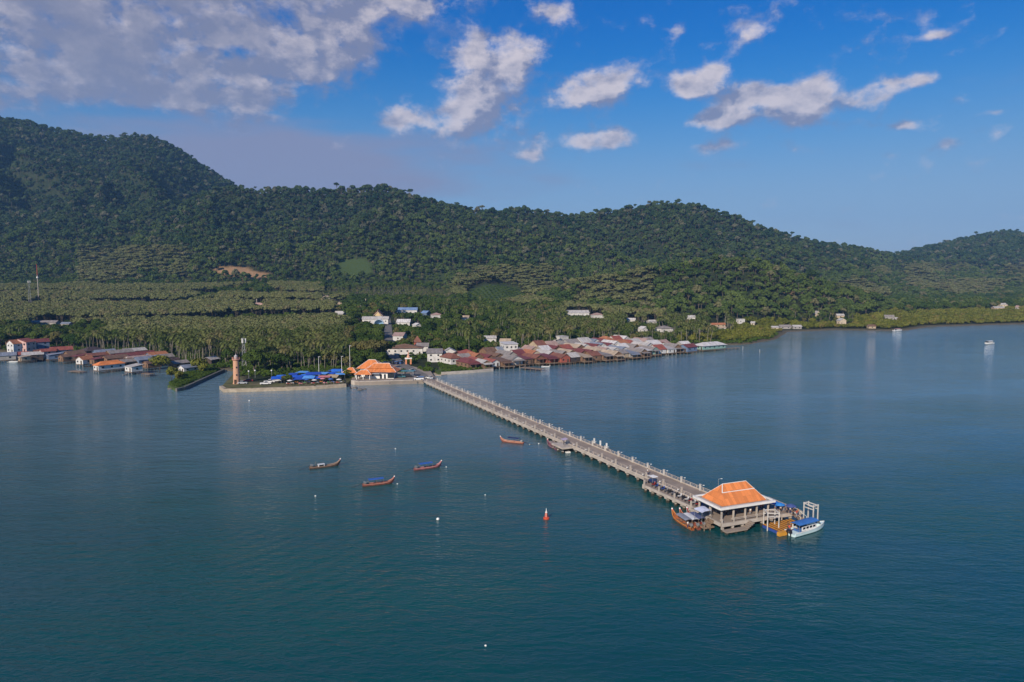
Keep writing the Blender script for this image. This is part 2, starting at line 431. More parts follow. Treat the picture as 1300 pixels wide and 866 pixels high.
# ------------------------------------------------------------------ the lie of the land
_perm = np.random.default_rng(5).integers(0, 2**31, 4096)
def _hash(ix, iy): return _perm[(ix * 73 + iy * 1811) & 4095] / 2**31
def vnoise(x, y):
    ix, iy = np.floor(x).astype(np.int64), np.floor(y).astype(np.int64)
    fx, fy = x - ix, y - iy
    fx = fx * fx * fx * (fx * (fx * 6 - 15) + 10); fy = fy * fy * fy * (fy * (fy * 6 - 15) + 10)
    a, b = _hash(ix, iy), _hash(ix + 1, iy); c, d = _hash(ix, iy + 1), _hash(ix + 1, iy + 1)
    return (a + (b - a) * fx) * (1 - fy) + (c + (d - c) * fx) * fy
def fbm(x, y, o=4):
    s = 0; a = 0.5
    for i in range(o):
        s = s + a * (vnoise(x, y) - 0.5); x = x * 2.03 + 17.1; y = y * 2.03 - 9.7; a *= 0.5
    return s
SHORE_PX = [(-420, 447), (-200, 446), (-60, 446), (0, 447), (60, 446), (100, 449), (150, 454), (205, 461), (222, 468), (250, 474), (266, 473),
            (286, 470.5), (298, 472), (296, 484), (303, 491), (360, 492), (430, 489.5), (448, 484), (470, 483), (535, 483), (549, 475), (566, 471.5), (622, 468),
            (640, 462), (672, 455), (705, 450), (760, 445), (830, 440), (880, 438.5), (936, 438), (952, 437), (985, 431), (1000, 421.5),
            (1060, 419), (1120, 420), (1152, 419.5), (1180, 415), (1240, 413.2), (1300, 411.5), (1420, 408.5), (1600, 405)]
SH = np.array([at(px, py)[:2] for px, py in SHORE_PX])
LANDPOLY = np.vstack([[[-1500, SH[0, 1]]], SH, [[3800, SH[-1, 1] + 500], [4200, 6500], [-4200, 6500], [-4200, SH[0, 1]]]])
def shore_dist(x, y):
    """metres inland from the waterline (negative over the sea)"""
    x = np.asarray(x, float); y = np.asarray(y, float)
    d2 = np.full(x.shape, 1e18); ins = np.zeros(x.shape, bool)
    n = len(LANDPOLY)
    for i in range(n):
        ax, ay = LANDPOLY[i]; bx, by = LANDPOLY[(i + 1) % n]
        ex, ey = bx - ax, by - ay
        t = np.clip(((x - ax) * ex + (y - ay) * ey) / (ex * ex + ey * ey), 0, 1)
        d2 = np.minimum(d2, (x - ax - t * ex)**2 + (y - ay - t * ey)**2)
        c = (ay > y) != (by > y)
        if ey != 0: ins ^= c & (x < ex * (y - ay) / ey + ax)
    return np.where(ins, 1, -1) * np.sqrt(d2)
TREE_H = 13.0
# each range: silhouette (column, row), distance of its crest and of its foot along the columns, fall-off behind
RANGES = [
    dict(sil=[(-700, 330), (-420, 220), (-200, 150), (0, 151), (40, 155), (75, 167), (115, 173), (150, 178), (195, 174), (215, 180), (235, 192), (265, 212), (300, 234), (340, 262), (400, 300), (470, 345), (560, 400)],
         crest=[(-700, 1900), (0, 2000), (200, 2050), (560, 2100)], foot=[(-700, 1150), (0, 1180), (200, 1250), (560, 1400)], pw=1.15),
    dict(sil=[(20, 400), (80, 352), (105, 337), (150, 313), (200, 286), (240, 259), (270, 244), (300, 237), (340, 240), (370, 239), (400, 242), (430, 241), (480, 237), (500, 239), (520, 247), (560, 258), (600, 266), (640, 268), (680, 266), (720, 272), (760, 268), (800, 263), (840, 257), (880, 262), (920, 272), (960, 285), (1000, 299), (1040, 309), (1080, 312), (1130, 321), (1180, 336), (1240, 362), (1300, 388), (1380, 410)],
         crest=[(20, 1250), (150, 1400), (300, 1560), (640, 1620), (840, 1650), (1000, 1750), (1130, 2000), (1380, 2100)], foot=[(20, 1020), (150, 1080), (300, 1080), (440, 1120), (640, 1080), (840, 1100), (1000, 1150), (1130, 1250), (1380, 1500)], pw=1.1),
    dict(sil=[(980, 400), (1050, 345), (1130, 323), (1180, 312), (1230, 300), (1270, 294), (1300, 297), (1380, 306), (1480, 298), (1650, 330), (1900, 380)],
         crest=[(980, 2350), (1270, 2600), (1650, 2700)], foot=[(980, 1700), (1130, 1500), (1270, 1450), (1650, 1400)], pw=1.2),
    dict(sil=[(610, 400), (650, 382), (690, 365), (730, 352), (770, 345), (800, 342), (840, 336), (880, 327), (910, 324), (945, 325), (990, 335), (1040, 352), (1090, 368), (1140, 384), (1180, 395), (1240, 410)],
         crest=[(610, 900), (800, 950), (1000, 960), (1240, 1000)], foot=[(610, 760), (800, 720), (900, 690), (1000, 720), (1240, 800)], pw=1.0),
    dict(sil=[(530, 385), (560, 366), (590, 352), (615, 346), (640, 350), (670, 362), (700, 380)],
         crest=[(530, 1040), (700, 1040)], foot=[(530, 900), (700, 900)], pw=1.0),
]
for q in RANGES:
    for k in ('sil', 'crest', 'foot'): q[k] = np.array(q[k], float)
def lerp(a, u): return np.interp(u, a[:, 0], a[:, 1])
SLOPE_U = np.array([(-600, 44), (0, 46), (300, 50), (600, 46), (760, 34), (900, 20), (1000, 12), (1300, 9), (1800, 8)], float)
def plain(x, y, sd, u):
    s = lerp(SLOPE_U, u)
    t = np.clip((sd - 30) / 720.0, 0, 1.6)
    z = 1.5 + s * t**1.25 + fbm(x / 160, y / 160, 3) * np.clip(sd - 60, 0, 300) / 300 * 9
    return np.where(sd < 6, np.clip(sd * 0.35, -3.0, 1.5), np.minimum(z, 400))
def gh_parts(x, y):
    x = np.asarray(x, float); y = np.asarray(y, float)
    sd = shore_dist(x, y)
    yy = np.maximum(y, 50.0)
    u = CX + FPX * x / yy
    zp = plain(x, y, sd, u)
    hill = np.zeros_like(zp)
    wob = fbm(x / 420, y / 420, 4)
    for q in RANGES:
        v = lerp(q['sil'], u); Rr = lerp(q['crest'], u) * (1 + 0.05 * wob); F = lerp(q['foot'], u) * (1 + 0.08 * wob)
        zc = CAMZ + (356.0 - v) / FPX * Rr - TREE_H
        base = np.minimum(zp, zc)
        t = (yy - F) / (Rr - F)
        P = np.where(t <= 1, np.clip(t, 0, 1)**q['pw'], 1 - np.clip((t - 1) * 0.9, 0, 1)**1.5)
        P = np.where(t <= 1, P * (1 - 0.25 * np.sin(np.clip(t, 0, 1) * math.pi) * 0.6), P)
        h = np.clip(zc - zp, 0, None) * P
        spur = 0.28 - np.abs(fbm(x / 230 + 2.2 * fbm(x / 300, y / 300, 2), y / 620, 4)) * 2.2
        h = h + np.minimum(h, 190) * 1.2 * spur * np.sin(np.clip(t, 0, 1) * math.pi) 
        hill = np.maximum(hill, h)
    return zp + hill, hill, sd, u
def gh(x, y): return gh_parts(x, y)[0]
def ground(x, y): return float(gh(np.array([x]), np.array([y]))[0])
_ts = np.concatenate([np.arange(300, 1200, 1.0), np.arange(1200, 3000, 4.0)])
def on_land(px, py):
    d = ray(px, py); xs, ys, zs = d[0] * _ts, d[1] * _ts, CAMZ + d[2] * _ts
    g_ = gh(xs, ys); i = np.argmax(zs <= g_)
    if not (zs <= g_).any(): i = len(_ts) - 1
    return Vector((xs[i], ys[i], float(g_[i])))

# terrain sheet, finer near the camera
NU, NR = 560, 300
uu = np.linspace(-540, 1750, NU)
rr = 285 * (3900 / 285.0)**(np.linspace(0, 1, NR))
UU, RR = np.meshgrid(uu, rr)
XX = (UU - CX) / FPX * RR
ZZ, HH, SD, U2 = gh_parts(XX, RR)
ZZ = ZZ.copy()
verts = np.stack([XX, RR, ZZ], -1).reshape(-1, 3)
idx = np.arange(NU * NR).reshape(NR, NU)
quads = np.stack([idx[:-1, :-1], idx[:-1, 1:], idx[1:, 1:], idx[1:, :-1]], -1).reshape(-1, 4)
me = bpy.data.meshes.new('terrain')
me.vertices.add(len(verts)); me.vertices.foreach_set('co', verts.ravel())
me.loops.add(quads.size); me.loops.foreach_set('vertex_index', quads.ravel())
me.polygons.add(len(quads)); me.polygons.foreach_set('loop_start', np.arange(len(quads)) * 4)
me.polygons.foreach_set('use_smooth', np.ones(len(quads), bool))
me.update(); me.validate()
# land cover: R field grass, G bare earth, B shore mud
PU, PV, _ = project(XX, RR, ZZ)
def blob(u, v, hu, hv, edge=0.25):
    d = np.sqrt(((PU - u) / hu)**2 + ((PV - v) / hv)**2) + fbm(XX / 30, RR / 30, 3) * 0.5
    return np.clip((1.0 + edge / 2 - d) / edge, 0, 1)
vis = RR < 1750
fld = np.maximum.reduce([blob(450, 340, 24, 15), blob(628, 377, 38, 16), blob(20, 342, 40, 8) * 0.8, blob(590, 352, 60, 8) * .5])
ear = np.maximum.reduce([blob(297, 345, 22, 6.5), blob(322, 350, 22, 6), blob(115, 417, 22, 2.6), blob(75, 422, 20, 3) * .7, blob(280, 341, 8, 4), blob(690, 394, 26, 6) * .4]) 
hole = np.maximum.reduce([blob(1000, 372, 6, 3), blob(1035, 350, 10, 4) * .7])
mud = np.clip(1 - SD / 9, 0, 1) * (SD > -8)
colr = np.stack([fld * vis, np.maximum(ear, hole * .6) * vis, mud, np.ones_like(mud)], -1).astype(np.float32)
ca = me.color_attributes.new('cover', 'FLOAT_COLOR', 'POINT'); ca.data.foreach_set('color', colr.ravel())
m = bpy.data.materials.new('ground_cover'); m.use_nodes = True
nt = m.node_tree; b = nt.nodes['Principled BSDF']; b.inputs['Roughness'].default_value = 0.95; b.inputs['Specular IOR Level'].default_value = 0.1
att = N(nt, 'ShaderNodeVertexColor'); att.layer_name = 'cover'
sp = N(nt, 'ShaderNodeSeparateColor'); nt.links.new(att.outputs[0], sp.inputs[0])
geo = N(nt, 'ShaderNodeNewGeometry')
nz = N(nt, 'ShaderNodeTexNoise'); nz.inputs['Scale'].default_value = 0.09; nz.inputs['Detail'].default_value = 9; nz.inputs['Roughness'].default_value = .7
nt.links.new(geo.outputs['Position'], nz.inputs['Vector'])
n2 = N(nt, 'ShaderNodeTexNoise'); n2.inputs['Scale'].default_value = 0.5; n2.inputs['Detail'].default_value = 6
nt.links.new(geo.outputs['Position'], n2.inputs['Vector'])
c = mixc(nt, sstep(nt, nz.outputs[0], .35, .65), (0.014, 0.022, 0.009), (0.034, 0.042, 0.018))
c = mixc(nt, sp.outputs[0], c, mixc(nt, n2.outputs[0], (0.03, 0.058, 0.016), (0.07, 0.095, 0.03)))
c = mixc(nt, mth(nt, 'MULTIPLY', sp.outputs[1], 0.95), c, mixc(nt, n2.outputs[0], (0.22, 0.12, 0.055), (0.40, 0.26, 0.15)))
c = mixc(nt, mth(nt, 'MULTIPLY', sp.outputs[2], 0.9), c, mixc(nt, n2.outputs[0], (0.06, 0.05, 0.035), (0.22, 0.18, 0.13)))
nt.links.new(c, b.inputs['Base Color'])
me.materials.append(m)
terr = link('terrain', me); tag(terr, kind='structure', label='hilly tropical coast rising from the shore')

# ------------------------------------------------------------------ sea
wm = MB().add([(-5200, -400, 0), (5200, -400, 0), (5200, 6600, 0), (-5200, 6600, 0)], [(0, 1, 2, 3)])
m = bpy.data.materials.new('sea_water'); m.use_nodes = True
nt = m.node_tree; b = nt.nodes['Principled BSDF']
b.inputs['Roughness'].default_value = 0.045; b.inputs['IOR'].default_value = 1.333; b.inputs['Specular IOR Level'].default_value = 0.8
geo = N(nt, 'ShaderNodeNewGeometry')
def wnoise(scale, rot, stretch, detail=3, rough=.55, dist=0.0):
    mp = N(nt, 'ShaderNodeMapping'); mp.inputs['Rotation'].default_value = (0, 0, R(rot)); mp.inputs['Scale'].default_value = (scale, scale * stretch, scale)
    nt.links.new(geo.outputs['Position'], mp.inputs[0])
    n = N(nt, 'ShaderNodeTexNoise'); n.inputs['Scale'].default_value = 1.0; n.inputs['Detail'].default_value = detail; n.inputs['Roughness'].default_value = rough; n.inputs['Distortion'].default_value = dist
    nt.links.new(mp.outputs[0], n.inputs['Vector'])
    return n.outputs[0]
big = wnoise(0.010, 20, 2.4, 4)                # tide streaks and turbid patches
mid = wnoise(0.045, -18, 2.0, 3)
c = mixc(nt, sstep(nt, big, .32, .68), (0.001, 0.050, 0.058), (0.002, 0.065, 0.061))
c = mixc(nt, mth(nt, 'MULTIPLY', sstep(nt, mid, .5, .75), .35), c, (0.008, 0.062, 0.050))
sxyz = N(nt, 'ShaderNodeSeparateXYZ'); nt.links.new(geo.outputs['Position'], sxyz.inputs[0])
sky_sheen = sstep(nt, mth(nt, 'ADD', sxyz.outputs[1], mth(nt, 'MULTIPLY', mth(nt, 'SUBTRACT', wnoise(0.008, 10, 1.6, 4), .5), 190)), 112, 360)   # brightness of reflected sky painted into the base colour, growing towards the shore
c = mixc(nt, sky_sheen, c, mixc(nt, big, (0.080, 0.172, 0.232), (0.098, 0.180, 0.226)))
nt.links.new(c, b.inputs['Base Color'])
r1 = wnoise(0.55, 14, 1.9, 4, .6, .3)          # ripples
r2 = wnoise(0.16, 24, 2.6, 3, .5, .2)          # wavelets
r3 = wnoise(0.055, -30, 3.2, 2, .5)            # low swell
calm = sstep(nt, big, .30, .62, .55, 1.15)
h = mth(nt, 'ADD', mth(nt, 'MULTIPLY', r1, 0.52), mth(nt, 'ADD', mth(nt, 'MULTIPLY', r2, 0.62), mth(nt, 'MULTIPLY', r3, 0.75)))
# boat-wake wave trains crossing the near water
wv = N(nt, 'ShaderNodeTexWave'); wv.wave_type = 'RINGS'; wv.rings_direction = 'SPHERICAL'
mp = N(nt, 'ShaderNodeMapping'); mp.inputs['Location'].default_value = (95, -165, 0)
nt.links.new(geo.outputs['Position'], mp.inputs[0]); nt.links.new(mp.outputs[0], wv.inputs['Vector'])
wv.inputs['Scale'].default_value = 0.085; wv.inputs['Distortion'].default_value = 2.2; wv.inputs['Detail'].default_value = 2; wv.inputs['Detail Scale'].default_value = .6
wk = mth(nt, 'MULTIPLY', wv.outputs[0], mth(nt, 'MULTIPLY', sstep(nt, wnoise(0.018, 40, 1.3, 2), .50, .66), 0.16))
h = mth(nt, 'ADD', h, wk)
bp = N(nt, 'ShaderNodeBump'); bp.inputs['Distance'].default_value = 1.0
nt.links.new(mth(nt, 'MULTIPLY', calm, 0.40), bp.inputs['Strength'])
nt.links.new(h, bp.inputs['Height']); nt.links.new(bp.outputs[0], b.inputs['Normal'])
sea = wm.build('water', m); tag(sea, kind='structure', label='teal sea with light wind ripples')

# ------------------------------------------------------------------ air
hz = MB().box((0, 3050, 340), (11000, 7400, 692))
m = bpy.data.materials.new('haze_air'); m.use_nodes = True
nt = m.node_tree; nt.nodes.clear()
out = N(nt, 'ShaderNodeOutputMaterial'); pv = N(nt, 'ShaderNodeVolumePrincipled')
pv.inputs['Color'].default_value = (0.26, 0.56, 1.0, 1); pv.inputs['Density'].default_value = 0.00008; pv.inputs['Anisotropy'].default_value = 0.0
nt.links.new(pv.outputs[0], out.inputs['Volume'])
hz = hz.build('haze', m); tag(hz, kind='stuff', label='thin blue haze over the bay')

# ------------------------------------------------------------------ registers used by the planting
KEEP_OUT = []          # (x, y, radius): no trees here
SIGHT = []             # (u0, u1, distance, z): things that stay in view between the trees
def keep(x, y, r): KEEP_OUT.append((x, y, r))
def sight(u, half, y, z): SIGHT.append((u - half, u + half, y, z))
ORD = ['first', 'second', 'third', 'fourth', 'fifth', 'sixth', 'seventh', 'eighth', 'ninth', 'tenth', 'eleventh', 'twelfth', 'thirteenth', 'fourteenth', 'fifteenth', 'sixteenth', 'seventeenth', 'eighteenth', 'nineteenth', 'twentieth']
TENS = {2: 'twenty', 3: 'thirty', 4: 'forty'}
def ordinal(n):
    if n <= 20: return ORD[n - 1]
    t, o = divmod(n, 10)
    return {2: 'twentieth', 3: 'thirtieth', 4: 'fortieth'}[t] if o == 0 else TENS[t] + '-' + ORD[o - 1]

# ------------------------------------------------------------------ quay, promontory, green banks, road
QZ = 1.75
grass_m = pbr('dry_grass', (0.085, 0.088, 0.030), 0.95, 0.35, 0.25, dirt=(0.17, 0.13, 0.075), dirt_amt=0.75, dirt_scale=0.10)
green_grass = pbr('green_grass', (0.055, 0.085, 0.018), 0.95, 0.35, 0.5)
paving = pbr('quay_paving', (0.27, 0.225, 0.185), 0.9, 0.15, 0.15, dirt=(0.16, 0.14, 0.12), dirt_amt=0.6, dirt_scale=0.06)
asphalt = pbr('worn_asphalt', (0.15, 0.14, 0.13), 0.9, 0.15, 0.3)
sand_conc = pbr('sandy_concrete', (0.36, 0.30, 0.225), 0.9, 0.15, 0.7, dirt=(0.24, 0.19, 0.14), dirt_amt=0.6, dirt_scale=.3)
def P2(l, z=0.0): return [at(a, b, z) for a, b in l]
prom = P2([(281, 494.5), (286, 498), (320, 497.3), (360, 496), (400, 494.3), (438, 491.6), (446, 486), (450, 474), (300, 469), (296, 478), (289, 486)])
mb = MB(); mb.prism(prom, -3, QZ - .35)
o = mb.build('promontory', grass_m); tag(o, kind='structure')
def wall_strip(pts, w, z0, z1, inset=0.0):
    m_ = MB()
    for a, b in zip(pts[:-1], pts[1:]):
        d = Vector((b[0] - a[0], b[1] - a[1], 0)); L = d.length; c = (Vector((a[0], a[1], 0)) + Vector((b[0], b[1], 0))) / 2
        m_.box((c.x, c.y, (z0 + z1) / 2), (L + w * .6, w, z1 - z0), math.atan2(d.y, d.x), 1.0)
    return m_
o = wall_strip(P2([(281, 494.2), (286, 497.8), (320, 497.1), (360, 495.8), (400, 494.1), (438, 491.4)]), 1.6, -2.5, QZ - .15).build('seawall', sand_conc)
tag(o, 'low sandy concrete seawall edging the promontory with the brick tower', 'seawall')
plaza = P2([(446, 488), (456, 489.5), (500, 488.2), (538, 487), (552, 483.2), (546, 474), (520, 468), (498, 462), (470, 468), (450, 473)])
mb = MB(); mb.prism(plaza, -3, QZ)
o = mb.build('quay_pavement', paving); tag(o, kind='structure')
o = wall_strip(P2([(447, 487.9), (456, 489.2), (500, 488), (537, 486.8)], 0), 0.9, -2.5, QZ + .35).build('quay_wall', pale_conc)
tag(o, 'long grey quay wall in front of the orange-roofed terminal', 'quay wall')
jet = P2([(213, 492), (224, 497), (232, 495.5), (283, 472), (262, 467), (236, 471), (224, 482)])
mb = MB(); mb.prism(jet, -3, 1.05); o = mb.build('grassy_bank', green_grass); tag(o, kind='structure')
o = wall_strip(P2([(224.5, 497), (233, 495.4), (284, 472)]), 1.1, -2.5, 1.5).build('breakwater_wall', dark_conc)
tag(o, 'dark stone breakwater wall along the right edge of the grassy jetty', 'breakwater')
lot = P2([(556, 476.2), (600, 473.4), (625, 471.2), (622, 462), (612, 456.5), (570, 457), (548, 459), (545, 469)])
mb = MB(); mb.prism(lot, -3, 1.2); o = mb.build('green_lot', green_grass); tag(o, kind='structure')
o = wall_strip(P2([(561, 476), (600, 473.5), (625.5, 471.3)]), 0.8, -2.5, 1.55).build('retaining_wall', pale_conc)
tag(o, 'low pale wall along the green lot right of the pier head', 'retaining wall')
beach = P2([(538, 476), (560, 477), (575, 474.5), (548, 470)]); mb = MB(); mb.prism(beach, -3, .25); o = mb.build('beach', sand_conc); tag(o, kind='structure')
GREEN_PLOTS = [([p for p in P2([(216, 491), (226, 494.5), (280, 472), (262, 468), (240, 472), (226, 482)])], 1.0, 900),
               (P2([(562, 474.5), (600, 472), (622, 470), (620, 463), (611, 457.5), (572, 458.5), (556, 464)]), 1.15, 800),
               (P2([(440, 484), (450, 483), (449, 474), (436, 476)]), QZ - .3, 160), (P2([(392, 480), (450, 476), (447, 471), (380, 474)]), QZ - .3, 300)]
road_px = [(545, 483), (536, 477), (521, 469), (508, 461.5), (500, 454), (496, 444), (494, 434), (493, 422), (492, 411), (491, 401)]
rp = []
for px, py in road_px:
    rp.append(at(px, py, QZ + .02) if py > 462 else on_land(px, py))
ROADS = [([(p.x, p.y) for p in rp], 5.0)]
mb = MB(); vs, fs = [], []
dense = []
for a, b_ in zip(rp[:-1], rp[1:]):
    for k in range(8): dense.append(a.lerp(b_, k / 8))
dense.append(rp[-1])
for i, p in enumerate(dense):
    d = (dense[min(i + 1, len(dense) - 1)] - dense[max(i - 1, 0)]); d.z = 0; d.normalize(); s = Vector((d.y, -d.x, 0))
    for sg in (-1, 1):
        q = p + s * sg * 3.4; vs.append((q.x, q.y, max(ground(q.x, q.y), QZ) + .06))
fs = [(2 * i, 2 * i + 1, 2 * i + 3, 2 * i + 2) for i in range(len(dense) - 1)]
o = mb.add(vs, fs).build('road', asphalt); tag(o, kind='structure')
# low kerb between the road and the village side
kp = [Vector((a[0], a[1], 0)) for a in vs[1::2]][6:26]
for gx_, gy_ in ((470, 476), (500, 472), (330, 482)): pass
for poly in (prom, plaza, lot, jet):
    c_ = sum((Vector((p[0], p[1], 0)) for p in poly), Vector()) / len(poly)

# ------------------------------------------------------------------ the long pier
DZ = 1.95
nA, nB = at(539.2, 484.3, DZ), at(825.4, 609.6, DZ)
ax = (nB - nA); ax.z = 0; ax.normalize(); side = Vector((-ax.y, ax.x, 0))       # side points to the far (right) edge
PW = 6.0
def pt(s, w, z=0.0): return Vector((nA.x, nA.y, 0)) + ax * s + side * w + Vector((0, 0, z))
pv_front = at(913, 665, DZ)
s_front = (Vector((pv_front.x, pv_front.y, 0)) - Vector((nA.x, nA.y, 0))).dot(ax)
s_wide = (nB - nA).dot(ax)
ang = math.atan2(ax.y, ax.x)
L_pier = s_front - 9.0
print('pier length', s_front, 'wide from', s_wide)
pier = empty('pier', (0, 0, 0), 0, 'long straight concrete pier on piles from the shore to the roofed landing', 'pier')
mb = MB(); c = pt((L_pier - 6) / 2, PW / 2, DZ - .25); mb.box(c, (L_pier + 6, PW, .5), ang); mb.build('deck', concrete, pier)
for w, nm in ((0.0, 'near_kerb'), (PW, 'far_kerb')):
    mb = MB(); mb.box(pt(L_pier / 2, w + (.13 if w == 0 else -.13), DZ + .15), (L_pier, .26, .30), ang)
    mb.box(pt(L_pier / 2, w + (-.12 if w == 0 else .12), DZ - .30), (L_pier + .2, .28, .56), ang)
    mb.build('kerb', pale_conc, pier)
rail = pbr('railing_paint', (0.42, 0.36, 0.31), .7, .15, 1.0)
for w in (.13, PW - .13):
    mb = MB(); n = int(L_pier / 2.35)
    for i in range(n + 1): mb.box(pt(i * L_pier / n, w, DZ + .62), (.14, .12, .64), ang)
    mb.box(pt(L_pier / 2, w, DZ + .95), (L_pier, .10, .09), ang)
    mb.box(pt(L_pier / 2, w, DZ + .62), (L_pier, .06, .06), ang)
    mb.build('railing', rail, pier)
nb = 46
for i in range(nb):
    s = 3 + i * (L_pier - 4) / (nb - 1)
    mb = MB(); mb.box(pt(s, PW / 2, DZ - .62), (.75, PW + .5, .55), ang); mb.build('cross_beam', pale_conc, pier)
    if i < 50:
        for w in (.35, PW - .35):
            mb = MB(); mb.box(pt(s, w, -.8), (.48, .48, 3.4), ang); mb.build('pile', pile_m, pier)
# widened strip where the motorbikes stand
WW = 3.6
wide = empty('parking_deck', (0, 0, 0), 0, 'widened concrete strip on the near side of the pier end', 'deck')
pl = [pt(s_wide - 2.5, -.02), pt(s_wide + 2, -WW), pt(s_front - 8, -WW), pt(s_front - 8, -.02)]
mb = MB(); mb.prism([(p.x, p.y) for p in pl], DZ - .52, DZ - .004); mb.build('slab', concrete, wide)
mb = MB(); mb.box(pt((s_wide + s_front) / 2 - 3, -WW - .1, DZ - .3), (s_front - s_wide - 10, .24, .62), ang); mb.build('edge_beam', pale_conc, wide)
for i in range(8):
    s = s_wide + 2.4 + i * (s_front - s_wide - 11) / 7
    mb = MB(); mb.box(pt(s, -WW + .45, -.8), (.55, .55, 3.3), ang); mb.box(pt(s, -WW / 2, DZ - .75), (.7, WW + .6, .45), ang); mb.build('pile', pile_m, wide)
    if i % 2 == 0:
        mb = MB(); mb.box(pt(s, -WW + .1, DZ + .55), (.32, .32, 1.15), ang); mb.build('post', pale_conc, wide)
# lamp posts: white pillars with a lamp on an outward arm, both edges
def lamp_proto():
    e = empty('lamp_post', (0, 0, 0), 0, 'white lamp post', 'lamp post')
    mb = MB(); mb.box((0, 0, .72), (.34, .34, 1.5)); mb.box((0, 0, 1.5), (.46, .46, .1)); mb.build('pillar', offwhite, e)
    mb = MB(); mb.tube([(0, .16, 1.2), (0, .7, 1.3), (0, 1.0, 1.15)], .035, 6); mb.build('arm', metal, e)
    mb = MB(); mb.box((0, 1.06, 1.1), (.24, .42, .12), 0, .8); mb.build('lamp_head', white, e)
    return Proto(e)
LP = lamp_proto()
nl = 29; gaps_far = set(); stp = (L_pier - 6) / nl
sm1 = (Vector(at(753, 566, DZ)[:2]) - Vector((nA.x, nA.y))).dot(Vector(ax[:2])) if False else None
for i in range(nl):
    s = 2.5 + i * stp
    LP.place(pt(s, PW - .25, DZ), ang, '%s white lamp post from the shore on the far pier railing' % ordinal(i + 1), 'lamp posts along the pier')
    LP.place(pt(s, .25, DZ), ang + math.pi, '%s grey lamp post from the shore on the near pier railing' % ordinal(i + 1), 'lamp posts along the pier', 1.0, {'pillar': pale_conc})
# landings half way along
def s_of(px, py, z=DZ):
    p = at(px, py, z); return (Vector((p.x, p.y, 0)) - Vector((nA.x, nA.y, 0))).dot(ax)
s_l0, s_l1 = s_of(703, 562), s_of(727, 567)
ld = empty('boat_landing', (0, 0, 0), 0, 'square concrete landing on the near side half way along the pier', 'landing')
mb = MB(); mb.box(pt((s_l0 + s_l1) / 2, -1.9, DZ - .3), (s_l1 - s_l0, 3.8, .5), ang); mb.build('slab', pale_conc, ld)
for a in (.08, .5, .92):
    mb = MB(); mb.box(pt(s_l0 + (s_l1 - s_l0) * a, -3.4, -.8), (.5, .5, 3.2), ang); mb.build('pile', pile_m, ld)
s_f = s_of(744, 562) + 2
st = empty('landing_stairs', (0, 0, 0), 0, 'stepped landing with posts on the far side half way along the pier', 'stairs')
mb = MB(); mb.box(pt(s_f + 3, PW + 1.3, DZ - .35), (9, 2.5, .5), ang)
for k in range(5): mb.box(pt(s_f + 8 + k * .5, PW + 1.3, DZ - .5 - k * .25), (.5, 2.4, .3), ang)
mb.build('steps', concrete, st)
for a in (-1, 2.5, 6):
    mb = MB(); mb.box(pt(s_f + a, PW + 2.4, DZ + .6), (.36, .36, 1.5), ang); mb.build('post', white, st)
for a in (-.6, 6.6):
    mb = MB(); mb.box(pt(s_f + a, PW + 2, -.8), (.5, .5, 3), ang); mb.build('pile', pile_m, st)

# ------------------------------------------------------------------ pavilion at the pier end
EZ = 4.85
cl, cf, cr_ = at(886.6, 631.6, EZ), at(915.0, 646.6, EZ), at(983, 636.3, EZ)
ex = (cr_ - cf); ex.z = 0; Wp = ex.length; ex.normalize(); ey = Vector((-ex.y, ex.x, 0)); Dp = max(9.0, (cl - cf).dot(ey))
pang = math.atan2(ex.y, ex.x)
def pp(a, b, z=0.0): return Vector((cf.x, cf.y, 0)) + ex * a + ey * b + Vector((0, 0, z))
print('pavilion', Wp, Dp, math.degrees(pang), math.degrees(ang))
pav = empty('pier_pavilion', pp(Wp / 2, Dp / 2, DZ), pang, 'open pavilion with orange hipped roof and white eaves at the pier end', 'pavilion')
ROOF_O = roofm('orange_tiles', (0.68, 0.225, 0.068), (0.36, 0.13, 0.055), .55, 3.0, .55, 'Z')
hx, hy = Wp / 2, Dp / 2
ez, rz_ = EZ - DZ, 8.45 - DZ
def hip(mb, hx, hy, z0, rl, z1, th=.16):
    v = [(-hx, -hy, z0), (hx, -hy, z0), (hx, hy, z0), (-hx, hy, z0), (-rl, 0, z1), (rl, 0, z1)]
    w = [(x, y, z - th) for x, y, z in v]
    f = [(0, 1, 5, 4), (1, 2, 5), (2, 3, 4, 5), (3, 0, 4)]
    mb.add(v + w, f + [tuple(i + 6 for i in q[::-1]) for q in f] + [(0, 6, 7, 1), (1, 7, 8, 2), (2, 8, 9, 3), (3, 9, 6, 0)])
rl = 3.15
mb = MB(); hip(mb, hx - 1.25, hy - 1.1, ez + .25, rl, rz_)
pr = mb.build('roof', ROOF_O, pav)
mb = MB()
mb.tube([(-rl, 0, rz_ + .05), (rl, 0, rz_ + .05)], .07, 6)
for sx in (-1, 1):
    for sy in (-1, 1):
        a = Vector((sx * rl, 0, rz_ + .03)); b_ = Vector((sx * (hx - 1.25), sy * (hy - 1.1), ez + .28))
        if sy == -1 and sx == -1: mb.tube([a, a.lerp(b_, .42)], .09, 6)
        else: mb.tube([a, b_], .035, 5)
a = Vector((-rl, 0, rz_)).lerp(Vector((-(hx - 1.25), -(hy - 1.1), ez + .27)), .42); b_ = Vector((rl, 0, rz_)).lerp(Vector(((hx - 1.25), -(hy - 1.1), ez + .27)), .42)
mb.tube([a + Vector((0, 0, .05)), b_ + Vector((0, 0, .05))], .09, 6)
mb.build('ridge_cap', white, pr)
mb = MB()   # white gutter ring
for (x, y, sx, sy) in ((0, -hy, Wp + .3, .5), (0, hy, Wp + .3, .5), (-hx, 0, .5, Dp - .22), (hx, 0, .5, Dp - .22)): mb.box((x, y, ez), (sx, sy, .42))
mb.build('eave_beam', white, pav)
mb = MB()
